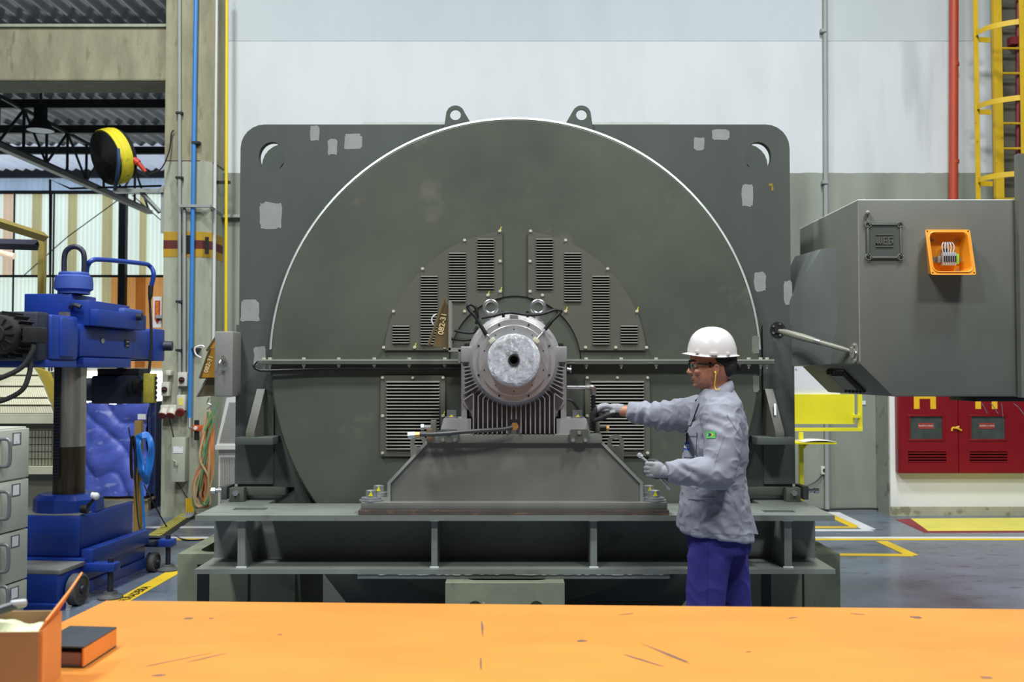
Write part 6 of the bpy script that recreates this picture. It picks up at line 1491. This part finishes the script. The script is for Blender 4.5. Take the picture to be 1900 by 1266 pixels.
# ---- body: one continuous figure (mostly under the clothes)
body = MB()
hd = [(624, 1306, 1332, .03), (628, 1297, 1342, .05), (636, 1289, 1352, .062), (648, 1283, 1359, .071), (660, 1281, 1362, .075), (671, 1280.5, 1363, .077), (679, 1283, 1363, .077), (688, 1283.5, 1361, .075), (697, 1284.5, 1357, .071), (705, 1286, 1352, .065), (713, 1288.5, 1346, .057), (719, 1292, 1340, .046), (724, 1299, 1335, .033)]
body.loft([sec(y, a, c, h, e=2.25) for y, a, c, h in hd], 32)
body.loft([sec(690, 1312, 1354, .052), sec(706, 1311, 1351, .053), sec(722, 1307, 1353, .057), sec(742, 1300, 1362, .072)], 24)
def bp(px, py, dy=0): p = P(px, py, WD); return Vector((p.x, WD+dy, p.z))
for x, y, r in ((1282, 681, .0085), (1279.5, 686, .0095), (1277.2, 690.3, .0105)): body.sphere(bp(x, y), r, 12, 8)
for s in (-1, 1):
    body.sphere(bp(1280.5, 692.3, s*.010), .0085, 10, 8); body.sphere(bp(1283, 674, s*.030), (.009, .024, .007), 12, 8)
    body.sphere(bp(1291, 690, s*.047), (.018, .016, .014), 12, 8); body.sphere(bp(1304, 708, s*.044), (.024, .010, .014), 12, 8)
    e0 = bp(1321, 688, s*.078)
    body.sphere(e0, (.011, .008, .026), 12, 10, Matrix.Rotation(-.18, 3, 'Y'))
    body.tube([e0+Vector((-.006, s*.004, .018)), e0+Vector((.002, s*.009, .028)), e0+Vector((.014, s*.011, .020)), e0+Vector((.014, s*.010, .0)), e0+Vector((.004, s*.006, -.022)), e0+Vector((-.006, s*.003, -.03))], .0048, 8, smooth=4)
body.sphere(bp(1284.3, 701.5), (.008, .020, .0055), 12, 8); body.sphere(bp(1286.3, 707.5), (.0075, .018, .0055), 12, 8); body.sphere(bp(1291.5, 715), (.016, .024, .013), 12, 8)
# torso, arms and legs inside the clothing
body.loft([sec(736, 1304, 1358, .12), sec(760, 1296, 1368, .16), sec(800, 1288, 1374, .155), (sec(860, 1278, 1372, .14)), sec(930, 1276, 1374, .145), sec(1000, 1285, 1382, .15)], 24)
LS, LE, LW = P(1336, 772, 4.64), P(1334, 880, 4.53), P(1228, 875, 4.50)
RS, RE, RW = P(1302, 762, 4.96), P(1235, 770, 5.08), P(1145, 762, 5.21)
limb(body, [LS, LE, LW], [.05, .040, .022], smooth=0); limb(body, [RS, RE, RW], [.05, .042, .026], smooth=0)
NF, FF = P(1309, 1120, 4.70), P(1362, 1120, 4.90)
NL = [P(1322, 1000, 4.72), P(1308, 1120, 4.70), Vector((PX(1305, 4.72), 4.74, .10))]; FL = [P(1348, 1000, 4.88), P(1360, 1120, 4.90), Vector((PX(1378, 4.92), 4.94, .10))]
limb(body, NL, [.07, .055, .04], smooth=0); limb(body, FL, [.07, .055, .04], smooth=0)
fb_ = fuse(body, .0045, 3)
bo = part('body', fb_, 'skin', man, 80); bo.data.materials.append(MATS['skin_stubble']); off = Vector(OFF[bo.name])
for p in bo.data.polygons:
    c = p.center + off; q = Vector((c.x, c.z)); jx = mnoise.noise(c*90)*.010
    if PX(1279, WD) < c.x < PX(1313, WD)+jx and PZ(728, WD) < c.z < PZ(698.5, WD)+jx - max(0, (c.x-PX(1286, WD)))*.25: p.material_index = 1
# ---- jacket
jk = MB()
ts = [(724, 1305, 1357, .085), (736, 1297, 1365, .145), (750, 1291, 1372, .180), (772, 1286, 1379, .190), (800, 1280, 1383, .188), (835, 1272, 1384, .182), (870, 1268, 1381, .178), (905, 1265, 1381, .182), (940, 1262, 1387, .190), (965, 1260, 1391, .196), (980, 1260, 1394, .20)]
secs = [sec(y, a, c, h, e=2.5) for y, a, c, h in ts]
secs.append((secs[-1][0] + Vector((.002, 0, -.028)), secs[-1][1] + Vector((0, 0, -.022)), secs[-1][2], 2.5))
jk.loft(secs, 40)
def sleeve(b, pts, rs): b.tube(catmull(pts, 8), rs, 24); b.sphere(pts[0], rs[0], 20, 12)
sleeve(jk, [P(1334, 772, 4.655), P(1340, 805, 4.60), P(1338, 850, 4.555), P(1330, 878, 4.53), P(1300, 876, 4.515), P(1262, 877, 4.505), P(1236, 878, 4.50)], [.088, .086, .078, .072, .066, .056, .046])
jk.sphere(P(1336, 880, 4.53), .070, 18, 12)
sleeve(jk, [P(1308, 768, 4.93), P(1284, 770, 5.0), P(1252, 772, 5.06), P(1228, 772, 5.11), P(1200, 768, 5.15), P(1167, 766, 5.19)], [.092, .090, .080, .073, .060, .048])
def wrinkle(p, n):
    v = Vector((p[0]*15, p[1]*9, p[2]*20)); a = mnoise.noise(v)
    q = Vector((p[0]*9+p[2]*7, p[1]*6, p[2]*11-p[0]*6)); c = 1-abs(mnoise.noise(q*1.7))*2
    # tight creases along the two sleeves
    s = 0.0
    def fold(d, fr, amp, sd):
        ph = (p[0]*d[0]+p[1]*d[1]+p[2]*d[2])*fr + 3.2*mnoise.noise(Vector(p)*5+Vector((sd, 0, 0)))
        return amp*(abs(math.sin(ph))**.7 - .6)*max(0, min(1, mnoise.noise(Vector(p)*6.5+Vector((0, sd, 2)))*2+.55))
    fy = P(1340, 850, 4.6)
    if p[1] > 4.96: s += fold((1, .2, -.35), 46, .011, 1)
    elif p[1] < 4.66: s += fold((.6, 0, 1), 34, .009, 2) + fold((1, 0, .4), 52, .005, 5)
    else: s += fold((.75, 0, .55), 24, .009, 3)*.9
    if p[2] < PZ(900, WD): s += fold((1, .3, -.5), 30, .007, 4)
    if p[1] < 4.62: s = .0045*math.sin((p[0]*60 + p[2]*95) + 4*mnoise.noise(Vector(p)*9))*max(0, mnoise.noise(Vector(p)*7+Vector((3, 1, 2)))+.35)
    if p[1] > 4.97: s = .0075*math.sin((p[0]*105 - p[2]*35) + 4*mnoise.noise(Vector(p)*9))*max(0, mnoise.noise(Vector(p)*6)+.5)
    return .0055*a + .0045*c*max(0, c) + s
def displaced(b, fn):
    me = b.mesh('x'); o = MB(); vs = []
    for v in me.vertices: vs.append(tuple(v.co + v.normal*fn(v.co, v.normal)))
    o.v = vs; o.f = [tuple(p.vertices) for p in me.polygons]; bpy.data.meshes.remove(me); return o
jf_ = displaced(fuse(jk, .005, 6), wrinkle)
jacket = part('jacket', jf_, 'jacket_grey', man, 80)
bv = BVHTree.FromPolygons([Vector(v) for v in jf_.v], jf_.f)
CAMP = Vector((0, 0, CAMH))
def onto(px, py, off):
    d = (P(px, py, 5) - CAMP).normalized(); h, n, _, _ = bv.ray_cast(CAMP, d)
    if h is None: return P(px, py, 4.6)
    return h + (n if n.dot(d) < 0 else -n)*off
def decal(px, py, w, h, rot, nx, ny, off, mask=None):
    b = MB(); ca, sa = math.cos(rot), math.sin(rot); top_ = []; bot = []
    for j in range(ny+1):
        for i in range(nx+1):
            a, c = (i/nx-.5)*w, (j/ny-.5)*h
            top_.append(tuple(onto(px+a*ca-c*sa, py+a*sa+c*ca, off))); bot.append(tuple(onto(px+a*ca-c*sa, py+a*sa+c*ca, -.002)))
    fs = []; K = len(top_)
    for j in range(ny):
        for i in range(nx):
            if mask and not mask((i+.5)/nx-.5, (j+.5)/ny-.5): continue
            q = (j*(nx+1)+i, j*(nx+1)+i+1, (j+1)*(nx+1)+i+1, (j+1)*(nx+1)+i); fs += [q]
    return b.add(top_, fs)
fg = part('flag_patch', decal(1319.5, 807, 17, 13, -.04, 6, 5, .003), 'flag_green', jacket)
part('flag_diamond', decal(1319.5, 807, 14, 10.5, -.04, 28, 22, .0042, lambda a, c: abs(a)+abs(c) < .46), 'flag_yellow', fg)
part('flag_disc', decal(1318.5, 807, 7, 7, 0, 14, 14, .0052, lambda a, c: a*a+c*c < .2), 'flag_blue', fg)
bd_ = part('name_badge', decal(1276, 828.5, 10, 15, .1, 4, 5, .004), 'thread_blue', jacket)
def letters(a, c):
    x, y = (a+.5)*9.0, (c+.5)*7
    if y < 1.2 or y > 5.6: return False
    y = (y-1.2)/4.4
    if x < 3.2: return x < .6 or 2.6 < x < 3.2 or y > .82 or (1.3 < x < 1.9 and y > .4)
    if 3.7 < x < 6.0: return x < 4.3 or y < .17 or y > .83 or .42 < y < .6
    if 6.5 < x < 8.9: return x < 7.1 or y < .17 or y > .83 or (x > 8.3 and y > .45)
    return False
part('badge_letters', decal(1276, 828.5, 9.5, 12, .1, 36, 28, .005, letters), 'line_white', bd_)
pk = part('chest_pocket', decal(1282, 826, 22, 46, .05, 8, 10, .0035), 'jacket_grey', jacket)
part('pocket_flap', decal(1283, 805, 23, 9, .05, 8, 3, .006), 'jacket_grey', pk)
part('hip_pocket_flap', decal(1302, 925, 50, 5, .04, 12, 2, .004), 'jacket_grey', jacket)
# collar: a folded band around the neck
cu_ = catmull([(1355, 704, -.002), (1351, 706, .034), (1339, 712, .060), (1322, 722, .062), (1308, 731, .050), (1297, 739, .034), (1290, 744, .020)], 6)
cl_ = catmull([(1360, 713, -.002), (1357, 718, .060), (1345, 731, .104), (1329, 745, .112), (1315, 755, .100), (1304, 757, .078), (1295, 749, .040)], 6)
for s in (-1, 1):
    def collar(u, v):
        i = u*(len(cu_)-1); k = min(len(cu_)-2, int(i)); f = i-k
        a = cu_[k].lerp(cu_[k+1], f); c = cl_[k].lerp(cl_[k+1], f); m = a.lerp(c, v); o = P(m.x, m.y, WD)
        return (o.x, WD + s*(m.z + .014*math.sin(PI*v)*(1 if m.z > .01 else .2)), o.z + .004*math.sin(PI*v))
    b = MB(); b.grid(collar, 42, 8); g2 = MB(); nb_ = len(b.v)
    g2.add(b.v + [(x+.002, y-s*.007, z-.004) for x, y, z in b.v], b.f + [tuple(i+nb_ for i in reversed(f)) for f in b.f]); part('collar', g2, 'jacket_grey', jacket, 60)
part('seam', decal(1362, 792, 1.0, 52, -.55, 1, 20, .003), 'jacket_seam', jacket); part('seam', decal(1334, 838, .9, 60, .33, 1, 20, .003), 'jacket_seam', jacket); part('hem_seam', decal(1326, 990, 118, .9, .06, 30, 1, .003), 'jacket_seam', jacket)
pl_ = part('placket', decal(1288, 768, 6, 46, .35, 3, 12, .006), 'jacket_grey', jacket)
# rear tail of the jacket, open at the slit
b = MB(); tl = [P(1388, 938, 4.86), P(1398, 960, 4.90), P(1407, 992, 4.93), P(1395, 990, 4.88), P(1391, 960, 4.83)]
b.add([tuple(p) for p in tl] + [tuple(p+Vector((0, .01, 0))) for p in tl], [(0,1,2,3,4), (9,8,7,6,5)] + [(i, (i+1) % 5, 5+(i+1) % 5, 5+i) for i in range(5)]); part('jacket_tail', b, 'jacket_grey', jacket)
# ---- trousers
tr = MB()
tr.loft([sec(955, 1272, 1382, .17), sec(985, 1276, 1389, .175), sec(1020, 1277, 1390, .17)], 32)
sleeve(tr, [P(1322, 1000, 4.73), P(1314, 1050, 4.71), P(1309, 1120, 4.70), P(1306, 1210, 4.71), Vector((PX(1304, 4.72), 4.73, .06))], [.105, .098, .090, .084, .088])
sleeve(tr, [P(1346, 1000, 4.88), P(1352, 1050, 4.89), P(1360, 1120, 4.90), P(1370, 1210, 4.92), Vector((PX(1378, 4.92), 4.94, .06))], [.105, .098, .088, .082, .086])
def wr2(p, n):
    q = Vector((p[0]*12+p[2]*5, p[1]*10, p[2]*7)); c = 1-abs(mnoise.noise(q))*2
    return .004*mnoise.noise(Vector((p[0]*16, p[1]*12, p[2]*9))) + .005*c*max(0, c)
tj = displaced(fuse(tr, .008, 5), wr2); tro = part('trousers', tj, 'trousers_blue', man, 80)
bv = BVHTree.FromPolygons([Vector(v) for v in tj.v], tj.f)
part('side_seam', decal(1313, 1070, 1.2, 140, .02, 1, 24, .002), 'trousers_blue', tro)
for x, y in ((NL[2].x, NL[2].y), (FL[2].x, FL[2].y)):
    b = MB(); b.loft([((x-.05, y, .02), Vector((.14, 0, 0)), Vector((0, .05, 0)), 3), ((x-.045, y, .05), Vector((.135, 0, 0)), Vector((0, .048, 0)), 2.6), ((x-.01, y, .09), Vector((.085, 0, 0)), Vector((0, .044, 0)), 2.3), ((x+.01, y, .15), Vector((.055, 0, 0)), Vector((0, .046, 0)), 2)], 24)
    b.loft([((x-.05, y, .0), Vector((.145, 0, 0)), Vector((0, .053, 0)), 3), ((x-.05, y, .022), Vector((.145, 0, 0)), Vector((0, .053, 0)), 3)], 24); part('boot', b, 'boot_black', man, 40)
# ---- hair, helmet, glasses, ear plug
hr = MB()
hr.loft([sec(652, 1292, 1364, .074), sec(664, 1299, 1366.5, .0795), sec(673, 1304, 1367, .081), sec(679, 1326, 1366.5, .0795), sec(688, 1330, 1364, .0765), sec(695, 1334, 1359, .066), sec(700, 1338, 1352, .05)], 28)
for s in (-1, 1): hr.sphere(bp(1312, 677, s*.0735), (.009, .006, .018), 10, 8)
part('hair', fuse(hr, .004, 3), 'hair_black', man, 80)
for s in (-1, 1):
    b = MB(); b.tube([bp(1280.5, 671.5, s*.016), bp(1281.5, 669.5, s*.030), bp(1286, 670.5, s*.050)], [.0035, .0045, .002], 8, smooth=4); part('eyebrow', b, 'hair_black', man)
    b = MB(); b.sphere(bp(1287, 678.5, s*.031), .0105, 14, 10); ey = part('eye', b, 'eye_white', man); part('iris', MB().sphere(bp(1283.6, 678.8, s*.031), .0052, 10, 8), 'hair_black', ey)
part('mouth', MB().tube([bp(1287.5, 705, -.022), bp(1283.2, 704.6, -.008), bp(1283.0, 704.6, .008), bp(1287.5, 705, .022)], .0022, 6, smooth=4), 'lip', man)
HC = P(1320.5, 660, WD)
def dome(u, v, inner=0.0):
    t = 2*PI*u; ct, st_ = math.cos(t), math.sin(t)
    fwd = max(0, -ct)
    k = 1 - inner
    if v < .12:
        f = 1 - v/.12; ext = .010 + .020*fwd**2.5 + .004*max(0, ct)
        z = -.010*abs(st_)**1.5 + .010*fwd**3 - .006*f + .006
        return (HC.x + (.1185+ext*f)*ct*k + .002, WD + (.107+ext*f*.8)*st_*k, HC.z + z)
    ph = (v-.12)/.88*PI/2; c = math.cos(ph)**.86; s = math.sin(ph)**.95
    ridge = .0055*max(0, 1-abs(.107*c*st_)/.026)**.5*min(1, max(0, (s-.35)*4)) if abs(.107*c*st_) < .026 else 0
    z0 = -.010*abs(st_)**1.5 + .010*fwd**3 + .006
    return (HC.x + .1185*c*ct*k + .002, WD + .107*c*st_*k, HC.z + z0*(1-s) + (.134*s + ridge)*k)
b = MB(); b.grid(lambda u, v: dome(u, v), 72, 40); b.grid(lambda u, v: dome(u, v, .03), 72, 40); hel = part('safety_helmet', b, 'helmet_white', man, 50)
for px, w_, z_ in ((1287, .017, .006), (1316, .036, -.002), (1343, .018, -.002)):
    c = P(px, 658 if px > 1300 else 654, WD); dx = (c.x-HC.x)/.12; yy_ = WD - .107*math.sqrt(max(0, 1-dx*dx)) - .006
    M_ = Matrix.Translation((c.x, yy_, c.z)) @ Matrix.Rotation(math.atan2(.107*dx, .12*math.sqrt(max(.05, 1-dx*dx))), 4, 'Z')
    part('helmet_clip', MB().box(-w_/2, w_/2, -.006, .012, -.008, .008, M_, .003), 'helmet_white', hel)
b = MB(); b.tube([bp(1345, 672, -.074), bp(1362, 676, -.045), bp(1368, 679, 0), bp(1362, 676, .045), bp(1345, 672, .074)], .008, 8, smooth=4); b.cyl(bp(1362, 681, -.0), bp(1373, 682, 0), .020, n=14); part('helmet_harness', b, 'matte_black', hel)
gl = MB(); gl.grid(lambda u, v: tuple(bp(1277.3 + 13*abs(u-.5)**2.2*4.4 + (v-.5)*-1.2, 685-11.5*v, (u-.5)*.125)), 24, 4)
gl2 = MB(); nb_ = len(gl.v); gl2.add(gl.v + [(x+.0015, y, z) for x, y, z in gl.v], gl.f + [tuple(i+nb_ for i in reversed(f)) for f in gl.f]); gls = part('safety_glasses', gl2, 'lens_clear', man, 60)
for s in (-1, 1):
    b = MB(); b.tube([bp(1289, 675.5, s*.063), bp(1300, 676.5, s*.077), bp(1316, 677.5, s*.083), bp(1324, 680, s*.080)], [.0028, .0042, .0042, .002], 8, smooth=4); part('temple', b, 'matte_black', gls)
b = MB(); e = bp(1320, 691, -.09); b.tube([e, bp(1320.5, 694, -.096), bp(1319.5, 706, -.094), bp(1319.3, 716, -.088), bp(1321, 722, -.092), bp(1325, 722.5, -.10), bp(1329, 720.5, -.10)], .0022, 6, smooth=5); b.sphere(e, .006, 10, 8)
mat('plug_yellow', (240, 196, 50), .5); part('ear_plug', b, 'plug_yellow', man)
# ---- gloves: palm, four fingers and a thumb each, fused
def glove(name, g, dark):
    f = fuse(g, .0026, 2); o = part(name, f, 'glove_grey', man, 80); o.data.materials.append(MATS['glove_black']); off = Vector(OFF[o.name])
    for p in o.data.polygons:
        c = p.center + off
        if dark(c): p.material_index = 1
    return o
g = MB(); M3 = Matrix.Rotation(0, 3, 'Y')
gd = 4.50
g.sphere(P(1219, 873, gd), (.043, .026, .040), 20, 12); g.sphere(P(1209, 872, gd), (.024, .022, .038), 18, 12); g.tube([P(1226, 875, gd), P(1236, 877, gd), P(1247, 877, gd)], [.030, .032, .035], 16)
for k, (y, l) in enumerate(((861.5, 0), (868.5, -2.2), (875.5, -1.6), (882, 1.2))):
    pts = [P(1214, y+1, gd-.006), P(1206+l, y, gd-.008), P(1200+l, y, gd+.006), P(1200+l, y+.5, gd+.030), P(1208+l, y+.6, gd+.040), P(1214, y+1, gd+.034)]
    g.tube(pts, [.0125, .0118, .0112, .0108, .010, .009], 10, smooth=4); g.sphere(pts[-1], .0088, 10, 8); g.sphere(pts[1], .0128, 10, 8)
tp_ = [P(1228, 866, gd+.012), P(1218, 858, gd+.022), P(1208, 856, gd+.034), P(1201, 858, gd+.042)]; g.tube(tp_, [.016, .0135, .012, .010], 10, smooth=4); g.sphere(tp_[-1], .010, 10, 8)
glove('glove', g, lambda c: c.y > gd+.004 or c.z < PZ(886.5, gd))
g = MB(); rd = 5.22
g.sphere(P(1140, 761, rd), (.048, .042, .034), 20, 12); g.sphere(P(1124, 762, rd), (.036, .043, .035), 20, 12, Matrix.Rotation(-.3, 3, 'Y')); g.tube([P(1135, 761, rd-.005), P(1146, 761, rd-.01), P(1157.5, 762, rd-.02)], [.034, .034, .032], 16)
for k, (dy, dx, dz) in enumerate(((-.032, 2, 1.5), (-.011, -1, 0), (.011, 0, -.5), (.031, 3, 0))):
    kn = P(1124+dx*.5, 753+dz, rd+dy); md = P(1111+dx, 756+dz*1.4, rd+dy*.95-.004); m2 = P(1102+dx, 766+dz, rd+dy*.9); tp = P(1099+dx, 778+dz*.8, rd+dy*.8+.002)
    g.tube([P(1136, 758, rd+dy*.8), kn, md, m2, tp], [.0135, .0135, .0122, .0112, .0098], 10, smooth=4); g.sphere(tp, .0097, 10, 8); g.sphere(kn, .0138, 10, 8)
g.sphere(P(1113, 768, rd), (.026, .036, .022), 16, 10)
tp_ = [P(1140, 766, rd-.032), P(1127, 771, rd-.040), P(1114, 777, rd-.036), P(1103, 781, rd-.024)]; g.tube(tp_, [.017, .0155, .0135, .0110], 10, smooth=4); g.sphere(tp_[-1], .0105, 10, 8)
glove('glove', g, lambda c: c.z < PZ(764 + max(0, (c.x-PX(1130, rd))*-70), rd) - (.004 if c.x > PX(1130, rd) else -.010) or c.x < PX(1107, rd))
# ---- wrench in the near hand
wr_ = root('combination_wrench', 'slim chrome wrench held in the near gloved hand', 'wrench', P(1215, 880, 4.52))
wd = gd+.014
b = MB(); b.tube([P(1190, 849, wd), P(1196, 853, wd), P(1203, 861, wd), P(1222, 884, wd), P(1238, 902, wd)], .0052, 8, smooth=5); part('shank', b, 'chrome', wr_)
b = MB(); c = P(1187.5, 845.5, wd); b.lathe([(.006, -.006), (.0125, -.006), (.0135, 0), (.0125, .006), (.006, .006), (.006, -.006)], c, (.5, -.4, .75), 20); part('ring_end', b, 'chrome', wr_)
b = MB(); b.tube([P(1237, 901, wd), P(1240, 905, wd), P(1243, 908, wd)], [.006, .009, .008], 8); part('socket_end', b, 'chrome', wr_)
